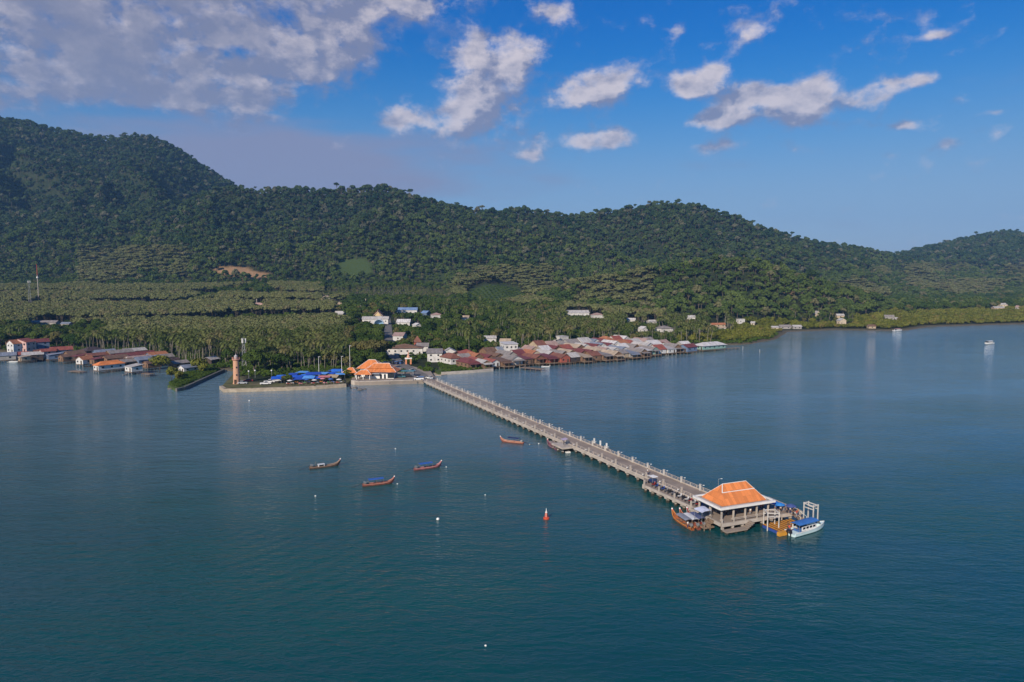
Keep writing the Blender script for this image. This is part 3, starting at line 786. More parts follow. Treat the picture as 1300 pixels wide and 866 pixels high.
for (x, y, sx, sy) in ((0, -hy + .75, Wp - .5, 1.1), (0, hy - .75, Wp - .5, 1.1), (-hx + .75, 0, 1.1, Dp - 2.5), (hx - .75, 0, 1.1, Dp - 2.5)): mb.box((x, y, ez - .02), (sx, sy, .12))
mb.build('gutter_slab', pale_conc, pav)
for x in np.linspace(-hx + .9, hx - .9, 5):
    for y in (-hy + .8, hy - .8):
        mb = MB(); mb.box((x, y, (ez - .2) / 2), (.28, .28, ez - .2)); mb.box((x, y, .15), (.42, .42, .3)); mb.box((x, y, ez - .35), (.4, .4, .2)); mb.build('column', pale_conc, pav)
for x in (-hx + .9, hx - .9):
    mb = MB(); mb.box((x, 0, (ez - .2) / 2), (.36, .36, ez - .2)); mb.build('column', pale_conc, pav)
for (x, y) in ((-2.5, -.6), (0, 1.0), (2.6, -.4), (-4.2, 1.4), (4.4, 1.2)):
    mb = MB(); mb.box((x, y, .44), (1.9, .45, .07)); mb.box((x - .7, y, .2), (.1, .4, .4)); mb.box((x + .7, y, .2), (.1, .4, .4)); 
    e = empty('bench', pp(Wp / 2 + x, Dp / 2 + y, DZ), pang, '%s concrete bench under the pavilion roof counted from the front left' % ORD[[(-2.5, -.6), (0, 1.0), (2.6, -.4), (-4.2, 1.4), (4.4, 1.2)].index((x, y))], 'bench', 'benches under the pavilion')
    m2 = MB(); m2.box((0, 0, .44), (1.9, .45, .07)); m2.build('seat', wood, e)
    for q in (-.7, .7): m3 = MB(); m3.box((q, 0, .2), (.1, .4, .4)); m3.build('leg', pale_conc, e)
# platform under it
plat = empty('pier_platform', pp(Wp / 2, Dp / 2, 0), pang, 'wide concrete platform on piles carrying the orange-roofed pavilion', 'pier platform')
xr = hx + 6.8
mb = MB(); mb.box(((xr - hx) / 2 + .2, .3, DZ - .26), (hx + xr + .4, Dp + 1.6, .5)); mb.build('slab', concrete, plat)
mb = MB(); mb.box(((xr - hx) / 2 + .2, -hy - .62, DZ - .32), (hx + xr + .5, .3, .7)); mb.box((-hx - .12, .3, DZ - .32), (.3, Dp + 1.0, .7)); mb.box((xr + .5, .3, DZ - .32), (.3, Dp + 1.0, .7)); mb.build('edge_beam', pale_conc, plat)
for x in np.linspace(-hx + .3, xr, 9):
    for y in (-hy - .3, .2, hy + .6):
        mb = MB(); mb.box((x, y, -.8), (.46, .46, 4.2)); mb.build('pile', pile_m, plat)
for x in np.linspace(-hx, hx + 1, 6):
    mb = MB(); mb.box((x, -hy - .55, DZ + .48), (.22, .22, 1.0)); mb.build('post', pale_conc, plat)
mb = MB(); mb.box((1.0, -hy - .55, DZ + .55), (Wp - 2.5, .08, .08)); mb.box((1.0, -hy - .55, DZ + .85), (Wp - 2.5, .08, .08)); mb.build('handrail', rail, plat)
mb = MB()
mb.box((-hx + 2.6, -hy - 1.5, .62), (5.4, 1.4, .3))
for k in range(4): mb.box((-hx + 5.5 + k * .42, -hy - 1.5, .86 + k * .28), (.44, 1.3, .3))
mb.build('stairs', concrete, plat)
for x in (-hx + .3, -hx + 2.6, -hx + 5.0): mb = MB(); mb.box((x, -hy - 1.6, -.8), (.5, .6, 2.7)); mb.build('pile', pile_m, plat)
# left side stair to the longtails
mb = MB()
mb.box((-hx - 1.5, -hy + 2.6, .55), (2.6, 2.0, .3)); 
for k in range(4): mb.box((-hx - .4 - k * .4, -hy + 2.6, DZ - .2 - k * .3), (.42, 1.8, .3))
mb.build('side_stairs', wood, plat)
for x, y in ((-hx - 2.7, -hy + 1.7), (-hx - 2.7, -hy + 3.5), (-hx - 1.2, -hy + 1.7)): mb = MB(); mb.tube([(x, y, -2), (x, y, 1.3)], .13, 7); mb.build('pile', wood, plat)
mb = MB(); mb.tube([(0, 0, 0), (0, 0, 4.6)], .05, 6); mb.tube([(0, 0, 4.5), (.5, -.2, 4.7)], .04, 5)
pole = pt(s_front - 13, PW - .5, DZ)
e = empty('light_pole', pole, 0, 'thin grey light pole beside the pavilion on the pier', 'light pole'); mb.build('pole', metal, e); m2 = MB(); m2.box((.6, -.25, 4.7), (.4, .2, .08)); m2.build('lamp_head', white, e)

# ------------------------------------------------------------------ floating pontoon with gantries
yel = solid('orange_pontoon', (0.56, 0.26, 0.035)); brownp = solid('rust_plank', (0.10, 0.035, 0.022))
q0, q1, q2, q3 = (at(*p, .75) for p in ((979.5, 663), (990, 675), (1027, 667.5), (1015, 659)))
pe1 = (q2 - q1).normalized(); pw_ = (q2 - q1).length; pe2 = Vector((-pe1.y, pe1.x, 0)); pd_ = max(4.2, (q0 - q1).dot(pe2))
pan = math.atan2(pe1.y, pe1.x)
pon = empty('floating_pontoon', q1 + pe1 * pw_ / 2 + pe2 * pd_ / 2 - Vector((0, 0, .75)), pan, 'orange slatted floating pontoon between two white gantries', 'pontoon')
mb = MB(); mb.box((0, 0, .28), (pw_ - .1, pd_ - .1, .7)); mb.build('float', solid('pontoon_blue', (.03, .07, .28)), pon)
nsl = 9
for i in range(nsl):
    mb = MB(); x = -pw_ / 2 + (i + .5) * pw_ / nsl; mb.box((x, 0, .68), (pw_ / nsl * .44, pd_, .05)); mb.build('slat', yel, pon)
mb = MB(); mb.box((0, 0, .645), (pw_, pd_ + .02, .03)); mb.build('deck', brownp, pon)
mb = MB(); mb.box((-pw_ / 2 + .5, -pd_ / 2 - .35, .45), (2.6, .7, .8)); mb.build('fender_block', yel, pon)
def gantry(p, q, depth, h, label):
    d = (q - p); d.z = 0; w = d.length; a = math.atan2(d.y, d.x); c = (p + q) / 2; c.z = 0
    e = empty('gantry', c, a, label, 'gantry', 'white gantries of the pontoon')
    for x in (-w / 2, w / 2):
        for y in ((0, depth) if depth else (0,)):
            mb = MB(); mb.box((x, y, h / 2 - 1), (.19, .19, h + 2)); mb.build('leg', offwhite, e)
    for z in (h - .25, h - 1.0):
        mb = MB(); mb.box((0, 0, z), (w + .3, .16, .17)); mb.build('beam', offwhite, e)
        mb = MB(); mb.box((0, depth, z), (w + .3, .16, .17)); mb.build('beam', offwhite, e)
    mb = MB(); mb.box((-w / 2, depth / 2, h - .2), (.2, depth, .2)); mb.box((w / 2, depth / 2, h - .2), (.2, depth, .2)); mb.build('side_beam', offwhite, e)
    return e
gantry(at(974, 674, 0), at(988.3, 674, 0), 2.2, 4.0, 'white square gantry at the left end of the orange pontoon')
gantry(at(1020, 662, 0), at(1032, 666.5, 0), 1.4, 4.3, 'white tall gantry behind the blue and white speedboat')
mb = MB(); pgw = at(1000, 657, 1.3)
e = empty('gangway', pp(hx + hx + 5, -.9, 0), pang, 'sloping steel gangway from the platform to the orange pontoon', 'gangway')
mb.add([(-.8, 1.5, DZ + .1), (.8, 1.5, DZ + .1), (.8, -2.5, .95), (-.8, -2.5, .95), (-.8, 1.5, DZ), (.8, 1.5, DZ), (.8, -2.5, .85), (-.8, -2.5, .85)], [(0, 1, 2, 3), (7, 6, 5, 4), (0, 3, 7, 4), (1, 5, 6, 2), (3, 2, 6, 7), (0, 4, 5, 1)]); mb.build('ramp', wood, e)
for x in (-.8, .8): mb = MB(); mb.tube([(x, 1.5, DZ + 1), (x, -2.5, 1.8)], .04, 5); mb.tube([(x, -2.4, .9), (x, -2.4, 1.8)], .04, 5); mb.tube([(x, 1.4, DZ), (x, 1.4, DZ + 1)], .04, 5); mb.build('handrail', white, e)

# ------------------------------------------------------------------ boats
def hull_secs(L, beam, bow_h, free=.55, n=26, flat=.25, vee=.35):
    out, inn = [], []
    for i in range(n):
        t = i / (n - 1)
        x = -L / 2 + L * t + (max(0, t - .86) / .14)**2 * -.15
        w = beam / 2 * (.62 + .38 * min(1, t / .35)) * (1 - max(0, (t - .55) / .45)**2.2) + .03
        sheer = free + .12 * (1 - min(1, t / .3))**2 + (bow_h - free) * max(0, (t - .50) / .50)**4.2
        keel = -.35 + .1 * (1 - t) + (bow_h * .72) * max(0, (t - .80) / .20)**2.0
        m = keel + (sheer - keel) * .45
        out.append([(x, -w, sheer), (x, -w * .86, m), (x, -w * .35, keel + .04), (x, 0, keel), (x, w * .35, keel + .04), (x, w * .86, m), (x, w, sheer),
                    (x, w * .86, sheer - .02), (x, w * .6, max(keel + .12, min(sheer - .3, .12))), (x, 0, max(keel + .10, min(sheer - .32, .10))), (x, -w * .6, max(keel + .12, min(sheer - .3, .12))), (x, -w * .86, sheer - .02)])
    return out
def longtail(loc, rz, hullc, trimc, canopyc, label, sc=1.0, canopy=True, extra=None):
    e = empty('longtail_boat', loc, rz, label, 'longtail boat', 'wooden longtail boats', sc)
    L, B = 8.8, 1.45
    secs = hull_secs(L, B, 1.85, .45)
    MB().loft(secs).build('hull', hullc, e)
    mb = MB()
    for sg in (0, 6): mb.tube([Vector(s[sg]) + Vector((0, 0, .03)) for s in secs], .065, 6)
    mb.build('gunwale', trimc, e)
    mb = MB(); b0 = secs[-1][0]; bow = Vector((b0[0], 0, b0[2])); mb.tube([bow + Vector((-.25, 0, -.5)), bow + Vector((.02, 0, 0)), bow + Vector((.16, 0, .42))], [.10, .10, .07], 7); mb.build('stem_post', dark_wood, e)
    mb = MB(); mb.tube([bow + Vector((-.1, 0, -.18)), bow + Vector((.05, 0, .08))], [.17, .16], 8); mb.build('bow_ribbon', solid('ribbon_white', (.75, .70, .68)), e)
    mb = MB(); mb.tube([bow + Vector((-.22, 0, -.42)), bow + Vector((-.1, 0, -.18))], [.16, .165], 8); mb.build('bow_ribbon', solid('ribbon_red', (.55, .03, .05)), e)
    for x in (-.9, .5, 1.6):
        mb = MB(); mb.box((x, 0, .36), (.28, 1.25, .06)); mb.build('bench', wood, e)
    if canopy:
        mb = MB(); prof = []
        for x in (-2.9, -1.6, -.2, 1.2):
            prof.append([(x, y, 1.72 + .16 * (1 - (y / .85)**2)) for y in (-.85, -.5, 0, .5, .85)] + [(x, y, 1.68 + .16 * (1 - (y / .85)**2)) for y in (.85, .5, 0, -.5, -.85)])
        mb.loft(prof).build('canopy', canopyc, e)
        for x in (-2.8, -.8, 1.1):
            for y in (-.7, .7):
                mb = MB(); mb.tube([(x, y, .45), (x, y, 1.74)], .035, 5); mb.build('canopy_post', wood, e)
    mb = MB(); mb.box((-3.75, 0, .98), (.75, .42, .42)); mb.box((-3.9, 0, 1.25), (.4, .3, .16)); mb.tube([(-3.4, 0, 1.0), (-2.6, .1, 1.25)], .03, 5); mb.build('engine', metal, e)
    mb = MB(); mb.tube([(-4.1, 0, .9), (-5.6, .1, .45), (-7.3, .25, .05)], .06, 6); mb.build('propeller_shaft', black, e)
    mb = MB(); mb.box((-3.75, 0, .62), (.3, .3, .4)); mb.build('engine_mount', wood, e)
    if extra: extra(e)
    return e
def boat_between(stern, bow):
    a, b_ = at(*stern, 0), at(*bow, 0); d = b_ - a
    return (a + b_) / 2, math.atan2(d.y, d.x), d.length
hp = lambda n, c: pbr('hull_' + n, c, .5, .2, 1.2, dirt=(c[0] * .45, c[1] * .45, c[2] * .5), dirt_amt=.5, dirt_scale=.8)
h_brown, h_red, h_pink, h_orange, h_rust = hp('brown', (.14, .085, .06)), hp('red', (.19, .068, .052)), hp('pink', (.25, .085, .085)), hp('orange', (.31, .10, .038)), hp('rust', (.24, .078, .05))
tarp_b, tarp_w, tarp_g = solid('canopy_blue', (.03, .10, .36)), solid('canopy_white', (.55, .56, .58)), solid('canopy_grey', (.22, .23, .27))
p, a, l = boat_between((394, 595.5), (432, 590.5)); longtail(p, a, h_brown, solid('trim_tan', (.35, .25, .18)), tarp_w, 'brown longtail boat without canopy, leftmost of the anchored boats', 1.0, False,
    extra=lambda e: (MB().box((-1.2, 0, 1.0), (1.9, 1.1, .12)).box((-1.9, 0, .7), (.1, 1.0, .6)).box((-.4, 0, .7), (.1, 1.0, .6)).build('cargo_cover', tarp_w, e), MB().tube([(-2.6, .3, .5), (-2.6, .3, 1.9)], .04, 5).build('stern_post', wood, e)))
p, a, l = boat_between((462, 617.5), (500, 613)); longtail(p, a, h_red, solid('trim_salmon', (.55, .24, .18)), tarp_b, 'red longtail boat with blue canopy, nearest of the anchored boats', .95)
p, a, l = boat_between((528, 597), (559, 592.5)); longtail(p, a, h_pink, solid('trim_pink', (.62, .30, .30)), tarp_b, 'pinkish longtail boat with bright blue canopy anchored right of the red one', .95)
p, a, l = boat_between((663, 563.5), (636, 560.5)); longtail(p, a, h_rust, solid('trim_peach', (.62, .36, .24)), solid('canopy_navy', (.02, .03, .10)), 'orange-red longtail boat facing left, anchored near the middle of the pier', .95)
p, a, l = boat_between((709, 573), (693, 563)); longtail(p, a, hp('purple', (.16, .06, .10)), solid('trim_mauve', (.34, .22, .24)), solid('canopy_tan', (.26, .20, .17)), 'maroon longtail boat moored at the landing half way along the pier', .95)
p, a, l = boat_between((879, 673.5), (853, 656)); longtail(p, a, h_orange, solid('trim_orange', (.62, .25, .06)), tarp_g, 'bright orange longtail boat, outermost of three moored beside the pavilion', 1.02)
p, a, l = boat_between((888, 673.3), (862, 655)); longtail(p, a, h_rust, solid('trim_rust', (.5, .2, .12)), tarp_w, 'rust-red longtail boat with pale canopy, middle of three moored by the pavilion', 1.0)
p, a, l = boat_between((896.5, 672.6), (870.5, 653.2)); longtail(p, a, hp('dark_red', (.22, .05, .04)), solid('trim_grey', (.4, .33, .3)), solid('canopy_slate', (.08, .10, .20)), 'dark red longtail boat, innermost of three moored beside the pavilion steps', 1.0)

def speedboat(loc, rz, label, L=10.8, B=2.7, hullm=None, canm=None, name='speedboat', motors=2, cat='speedboat'):
    e = empty(name, loc, rz, label, cat)
    hullm = hullm or pbr('hull_pale_aqua', (.55, .70, .72), .4, .05, 1.0); canm = canm or solid('canopy_royal', (.04, .15, .42))
    secs = []
    for i in range(18):
        t = i / 17; x = -L / 2 + L * t; w = B / 2 * (1 - max(0, (t - .45) / .55)**2.3) + .02; sh = .85 + .35 * t**2; k = -.35 + max(0, (t - .7) / .3)**2 * 1.1
        fl = min(.45, sh - .35)
        secs.append([(x, -w, sh), (x, -w * .92, .2 + k * .2), (x, 0, k), (x, w * .92, .2 + k * .2), (x, w, sh), (x, w * .88, sh), (x, w * .8, fl if t < .78 else sh - .03), (x, -w * .8, fl if t < .78 else sh - .03), (x, -w * .88, sh)])
    MB().loft(secs).build('hull', hullm, e)
    mb = MB()
    for sg in (0, 4): mb.tube([Vector(s[sg]) for s in secs], .07, 6)
    mb.build('gunwale', white, e)
    s = L / 10.8
    top = [[(x * s, y * B / 2.7, z) for y, z in ((-1.15, 2.25), (-.6, 2.42), (0, 2.46), (.6, 2.42), (1.15, 2.25), (1.15, 2.18), (0, 2.38), (-1.15, 2.18))] for x in (-4.0, -1.5, .8, 2.2)]
    MB().loft(top).build('canopy', canm, e)
    mb = MB(); mb.add([(2.2 * s, -1.1 * B / 2.7, 2.2), (2.2 * s, 1.1 * B / 2.7, 2.2), (3.2 * s, .85 * B / 2.7, 1.2), (3.2 * s, -.85 * B / 2.7, 1.2), (2.15 * s, -1.1 * B / 2.7, 2.2), (2.15 * s, 1.1 * B / 2.7, 2.2), (3.12 * s, .85 * B / 2.7, 1.2), (3.12 * s, -.85 * B / 2.7, 1.2)], [(0, 1, 2, 3), (7, 6, 5, 4), (0, 3, 7, 4), (1, 5, 6, 2), (0, 4, 5, 1), (3, 2, 6, 7)]); mb.build('windshield', glass, e)
    for sg in (-1, 1):
        mb = MB(); mb.box((-1.0 * s, sg * 1.14 * B / 2.7, 1.35), (4.6 * s, .06, .85)); sp_ = mb.build('side_panel', white, e)
        for k in range(4):
            mb = MB(); mb.box(((-2.6 + k * 1.05) * s, sg * 1.14 * B / 2.7, 1.45), (.75 * s, .09, .45)); mb.build('window', glass, sp_)
        for x in (-4.0, -1.6, .8):
            mb = MB(); mb.tube([(x * s, sg * 1.1 * B / 2.7, .8), (x * s, sg * 1.1 * B / 2.7, 2.25)], .04, 5); mb.build('canopy_post', metal, e)
    for k in range(motors):
        y = (k - (motors - 1) / 2) * .7
        mb = MB(); mb.box((-L / 2 - .3, y, 1.05), (.55, .42, .6), 0, .8); mb.box((-L / 2 - .3, y, .35), (.2, .14, 1.0)); mb.build('outboard_motor', black, e)
    for x in (-3, -1.8, -.6, .6):
        mb = MB(); mb.box((x * s, 0, .7), (.35, 1.9 * B / 2.7, .45)); mb.build('seat', solid('seat_blue', (.05, .12, .3)), e)
    return e
p, a, l = boat_between((1003, 680.5), (1046, 668.5)); speedboat(p, a, 'white and pale aqua speedboat with blue canopy beside the orange pontoon', L=min(11.5, l))
p, a, l = boat_between((1262, 436), (1248, 437)); speedboat(p, a, 'white cabin launch cruising alone on the far right water', L=11, B=3.2, hullm=white, canm=white, name='cabin_launch', cat='launch', motors=1)
p, a, l = boat_between((60, 456.5), (83, 454.8)); speedboat(p, a, 'white launch moored against the left village stilts', L=9, B=3, hullm=white, canm=white, name='cabin_launch', cat='launch', motors=1)
p, a, l = boat_between((988, 415.5), (1003, 416.3)); speedboat(p, a, 'white launch moored at the small far right shore houses', L=10, B=3, hullm=white, canm=white, name='cabin_launch', cat='launch', motors=1)
p, a, l = boat_between((1130, 420.4), (1150, 419.6)); speedboat(p, a, 'white launch beside the mangroves on the far right shore', L=12, B=3.2, hullm=white, canm=solid('canopy_pink', (.5, .25, .25)), name='cabin_launch', cat='launch', motors=1)
p, a, l = boat_between((48, 457.5), (57, 456.5)); longtail(p, a, hp('navy', (.03, .05, .14)), white, tarp_b, 'small navy blue longtail boat between the left village and the catamaran', .62)
p, a, l = boat_between((686, 465.6), (700, 466)); longtail(p, a, hp('white', (.62, .61, .58)), white, tarp_w, 'white longtail boat moored at the right village stilts', .62, False)
p, a, l = boat_between((154, 477.5), (163, 475)); longtail(p, a, hp('tan', (.35, .28, .22)), white, tarp_w, 'pale tan longtail boat beside the grey stilt hut of the left village', .55, False)
p, a, l = boat_between((558, 476.2), (566, 475.4)); longtail(p, a, hp('black', (.03, .03, .035)), dark_wood, tarp_g, 'small dark longtail boat on the beach right of the pier head', .45, False)
# catamaran
p = at(14, 460, 0)
e = empty('sailing_catamaran', p, R(12), 'white sailing catamaran with bare mast off the left village', 'catamaran')
for y in (-1.9, 1.9):
    secs = []
    for i in range(12):
        t = i / 11; x = -4.6 + 9.2 * t; w = .55 * (1 - max(0, (t - .5) / .5)**2) * (.75 + .25 * min(1, t * 4)) + .02; k = -.3 + max(0, t - .75) * 2
        secs.append([(x, y - w, .95), (x, y - w * .8, .2), (x, y, k), (x, y + w * .8, .2), (x, y + w, .95)])
    MB().loft(secs).build('hull', white, e)
mb = MB(); mb.box((-.6, 0, .85), (5.2, 4.2, .35)); mb.build('bridge_deck', white, e)
mb = MB(); mb.box((-.4, 0, 1.4), (3.4, 2.6, .8), 0, .75); mb.build('cabin', white, e)
mb = MB(); mb.box((-.4, 0, 1.5), (3.0, 2.35, .32), 0, .92); mb.build('window', glass, e)
mb = MB(); mb.tube([(.4, 0, 1.0), (.4, 0, 11.2)], [.10, .07], 7); mb.build('mast', white, e)
mb = MB(); mb.tube([(.3, 0, 2.6), (-3.8, 0, 2.7)], .12, 6); mb.build('boom', tarp_b, e)
mb = MB(); mb.tube([(.4, 0, 11), (4.5, 0, 1.0)], .015, 4); mb.tube([(.4, 0, 10.5), (-1, 1.9, 1)], .015, 4); mb.tube([(.4, 0, 10.5), (-1, -1.9, 1)], .015, 4); mb.build('rigging', metal, e)

# ------------------------------------------------------------------ buoys and stakes
bu_red = solid('buoy_red', (.50, .075, .035), .5)
p = at(693.5, 658.5, 0)
e = empty('navigation_buoy', p, .4, 'red navigation buoy with white topmark floating left of the pavilion', 'buoy', None, .86)
MB().lathe([(.05, -.4), (.6, -.3), (.78, 0), (.78, .28), (.62, .4), (.30, .45)], 20).build('float', bu_red, e)
for k in range(4):
    t = k * math.pi / 2; mb = MB(); mb.tube([(.5 * math.cos(t), .5 * math.sin(t), .4), (.16 * math.cos(t), .16 * math.sin(t), 1.9)], .05, 6); mb.build('leg', bu_red, e)
MB().lathe([(.22, .4), (.26, 1.0), (.20, 1.5)], 12).build('column', solid('buoy_pink', (.6, .25, .2)), e)
MB().lathe([(.28, 1.55), (.30, 1.7), (.10, 2.0), (.05, 2.7), (.02, 2.75)], 12).build('topmark', white, e)
def small_buoy(px, py, r, label, col=white):
    p = at(px, py, 0); r *= .78
    e = empty('mooring_buoy', p, 0, label, 'buoy', 'small mooring buoys')
    MB().lathe([(.02, -.6 * r), (.7 * r, -.4 * r), (r, .1 * r), (.8 * r, .75 * r), (.3 * r, 1.05 * r), (.02, 1.1 * r)], 14).build('float', col, e, smooth=True)
    mb = MB(); mb.tube([(0, 0, r), (0, 0, 1.5 * r)], .08 * r, 6); mb.build('ring', metal, e)
for a in ((556, 659.5, .48, 'large white mooring buoy left of the red navigation buoy'), (400.5, 630, .28, 'white mooring buoy below the brown longtail boat'), (502, 570, .26, 'white mooring buoy alone behind the anchored longtail boats'),
          (616, 628.5, .22, 'tiny pale buoy between the pink longtail and the red buoy'), (616.5, 820, .22, 'pale buoy alone in the near bottom water'), (672.5, 564.5, .26, 'white buoy just right of the orange-red longtail boat'),
          (684, 563.5, .28, 'white buoy nearest the pier landing, right of another buoy'), (566.5, 593, .22, 'white buoy at the bow of the pinkish longtail boat'), (504.5, 614.5, .22, 'white buoy at the bow of the red longtail boat'), (316.5, 509, .42, 'white buoy in front of the promontory seawall')):
    small_buoy(*a)
p = at(721, 574.6, 0); e = empty('float_box', p, .3, 'flat white float box by the landing half way along the pier', 'float'); mb = MB(); mb.box((0, 0, .12), (1.5, .8, .4), 0, .92); mb.build('body', white, e); mb = MB(); mb.tube([(-.5, 0, .32), (-.5, 0, .5), (.5, 0, .5), (.5, 0, .32)], .03, 5); mb.build('handle', metal, e)
def stake(px, py, h, label):
    p = at(px, py, 0); e = empty('mooring_post', p, 0, label, 'post', 'white posts in the right water')
    mb = MB(); h *= .8; mb.tube([(0, 0, -2), (0, 0, h)], .12, 8); mb.build('post', offwhite, e); mb = MB(); mb.lathe([(.15, h), (.15, h + .1), (.04, h + .25)], 10); mb.build('cap', white, e)
stake(943, 444.5, 3.0, 'white post in the water at the right tip of the village'); stake(964.5, 447.5, 2.4, 'white post standing alone in the water right of the village')
# the fishing stakes and a pipe by the quay
p = at(432, 479, 1.4); q = at(446, 493.5, .2)
o = MB().tube([p + Vector((0, 0, 1.2)), q], .22, 8).build('drain_pipe', black); tag(o, 'black pipe slanting down to the water left of the quay wall', 'pipe')
for (px, py, rr_, lb) in ((451, 493, 1.3, 'grey boulder in the shallows left of the quay wall'), (463, 494.5, 1.0, 'small boulder in the shallows before the orange terminal'), (457, 495.4, 1.6, 'flat wet boulder farthest out before the quay wall'), (236, 491, 1.0, 'pale boulder at the foot of the grassy jetty'), (216, 494, 1.2, 'brown boulder at the tip of the grassy jetty')):
    p = at(px, py, 0); r_ = random.Random(px); bm = bmesh.new(); bmesh.ops.create_icosphere(bm, subdivisions=2, radius=rr_)
    for v in bm.verts: v.co *= r_.uniform(.75, 1.12); v.co.z *= .5
    me = bpy.data.meshes.new('boulder'); bm.to_mesh(me); bm.free(); me.materials.append(dark_conc if px < 452 or px > 455 else pale_conc)
    o = link('boulder', me, None, (p.x, p.y, .1)); tag(o, lb, 'boulder', 'shore boulders')
# ------------------------------------------------------------------ brick tower
brick = bpy.data.materials.new('tower_brick'); brick.use_nodes = True
nt = brick.node_tree; b = nt.nodes['Principled BSDF']; b.inputs['Roughness'].default_value = .85
t = N(nt, 'ShaderNodeTexCoord'); s_ = N(nt, 'ShaderNodeSeparateXYZ'); nt.links.new(t.outputs['Object'], s_.inputs[0])
cb = N(nt, 'ShaderNodeCombineXYZ'); nt.links.new(mth(nt, 'MULTIPLY', mth(nt, 'ARCTAN2', s_.outputs[1], s_.outputs[0]), 1.6), cb.inputs[0]); nt.links.new(s_.outputs[2], cb.inputs[1])
br = N(nt, 'ShaderNodeTexBrick'); br.inputs['Scale'].default_value = 2.2; br.inputs['Color1'].default_value = (.46, .23, .13, 1); br.inputs['Color2'].default_value = (.56, .29, .165, 1); br.inputs['Mortar'].default_value = (.50, .36, .27, 1); br.inputs['Mortar Size'].default_value = .02
nt.links.new(cb.outputs[0], br.inputs['Vector']); nt.links.new(br.outputs[0], b.inputs['Base Color'])
p = at(300.5, 486.3, QZ); p.z = QZ - .35
e = empty('brick_lighthouse', p, .3, 'round orange brick lighthouse tower on the promontory', 'lighthouse')
MB().lathe([(1.8, 0), (1.8, .5), (1.6, .6), (1.35, 11.4), (1.6, 11.7)], 32).build('tower', brick, e)
MB().lathe([(1.75, 11.7), (1.85, 11.9), (1.85, 12.15)], 32).build('gallery', solid('gallery_pink', (.50, .24, .17)), e)
mb = MB()
for k in range(16):
    a = k * math.pi / 8; mb.tube([(1.72 * math.cos(a), 1.72 * math.sin(a), 12.1), (1.72 * math.cos(a), 1.72 * math.sin(a), 13.1)], .05, 5)
for z in (12.6, 13.1): mb.tube([(1.72 * math.cos(k * math.pi / 12), 1.72 * math.sin(k * math.pi / 12), z) for k in range(25)], .05, 5, False)
mb.build('railing', solid('gallery_pink', (.50, .24, .17)), e)
MB().lathe([(.75, 12.1), (.75, 13.5), (.95, 13.6), (.15, 14.3), (.05, 14.9)], 12).build('lantern_room', solid('lantern_grey', (.42, .40, .40)), e)
mb = MB(); mb.box((-.55, -1.72, 1.2), (.9, .25, 2.1), -.3); mb.build('door', dark_wood, e)
for z in (4.5, 8.2): mb = MB(); mb.box((.2, -1.58 + z * .02, z), (.5, .2, .8)); mb.build('window', glass, e)
keep(p.x, p.y, 6)

# red and white mast behind the tower, tall masts, poles
redp = solid('mast_red', (.42, .06, .04))
def mast(px, py, h, r, label, bands=6, dishes=0, z=None, lattice=False, name='radio_mast'):
    p = on_land(px, py) if z is None else at(px, py, z)
    e = empty(name, p, .5, label, 'mast')
    if lattice:
        for k in range(bands):
            z0, z1 = h * k / bands, h * (k + 1) / bands; w0, w1 = r * (1 - .65 * k / bands), r * (1 - .65 * (k + 1) / bands); m_ = MB()
            c4 = [(1, 1), (-1, 1), (-1, -1), (1, -1)]
            for (a, b_) in c4: m_.tube([(a * w0, b_ * w0, z0), (a * w1, b_ * w1, z1)], .09, 5)
            for i in range(4):
                a, b_ = c4[i], c4[(i + 1) % 4]; m_.tube([(a[0] * w0, a[1] * w0, z0), (b_[0] * w1, b_[1] * w1, z1)], .06, 4); m_.tube([(a[0] * w1, a[1] * w1, z1), (b_[0] * w1, b_[1] * w1, z1)], .06, 4)
            m_.build('lattice_section', (redp if k % 2 else white) if z is not None else metal, e)
    else:
        for k in range(bands):
            z0, z1 = h * k / bands, h * (k + 1) / bands; MB().tube([(0, 0, z0), (0, 0, z1)], [r * (1 - .5 * k / bands), r * (1 - .5 * (k + 1) / bands)], 10).build('mast_section', redp if (bands - 1 - k) in (0, 1) else pale_conc, e)
    for k in range(dishes):
        a = k * 2.1; m_ = MB(); m_.box((math.cos(a) * (r * .4 + .7), math.sin(a) * (r * .4 + .7), h - 1.6), (.6, .6, 2.6)); m_.build('antenna_panel', white, e)
    return e, p
e, p = mast(49.5, 386, 51, .55, 'tall white mast with red top rising from the left plantations', 7)
m_ = MB(); m_.lathe([(.9, 33), (1.2, 33.4), (1.2, 34.6), (.9, 35)], 12); m_.build('antenna_ring', white, e); sight(49, 2, p.y, p.z + 4)
e, p = mast(38.5, 391, 34, 1.5, 'thin lattice mast with white antennas left of the tall mast', 8, 3, lattice=True); sight(38.5, 3, p.y, p.z + 5)
e, p = mast(310, 466, 17, 1.1, 'red and white lattice mast behind the brick lighthouse', 6, 3, lattice=True); sight(310, 4, p.y, p.z + 7); keep(p.x, p.y, 3)
def light_pole(px, py, h, label, z=QZ, dbl=False, name='light_pole'):
    p = at(px, py, z); e = empty(name, p, .4, label, 'light pole')
    MB().tube([(0, 0, 0), (0, 0, h)], [.14, .09], 7).build('pole', white, e)
    m_ = MB(); m_.box((.3, -.2, h + .1), (1.0, .5, .18)); m_.build('lamp_head', white, e); return e
light_pole(444.5, 476, 15.5, 'tallest white floodlight pole just left of the orange terminal'); light_pole(434, 478, 10.5, 'second white floodlight pole left of the orange terminal'); light_pole(405, 477, 10, 'white light pole behind the blue market tarps')
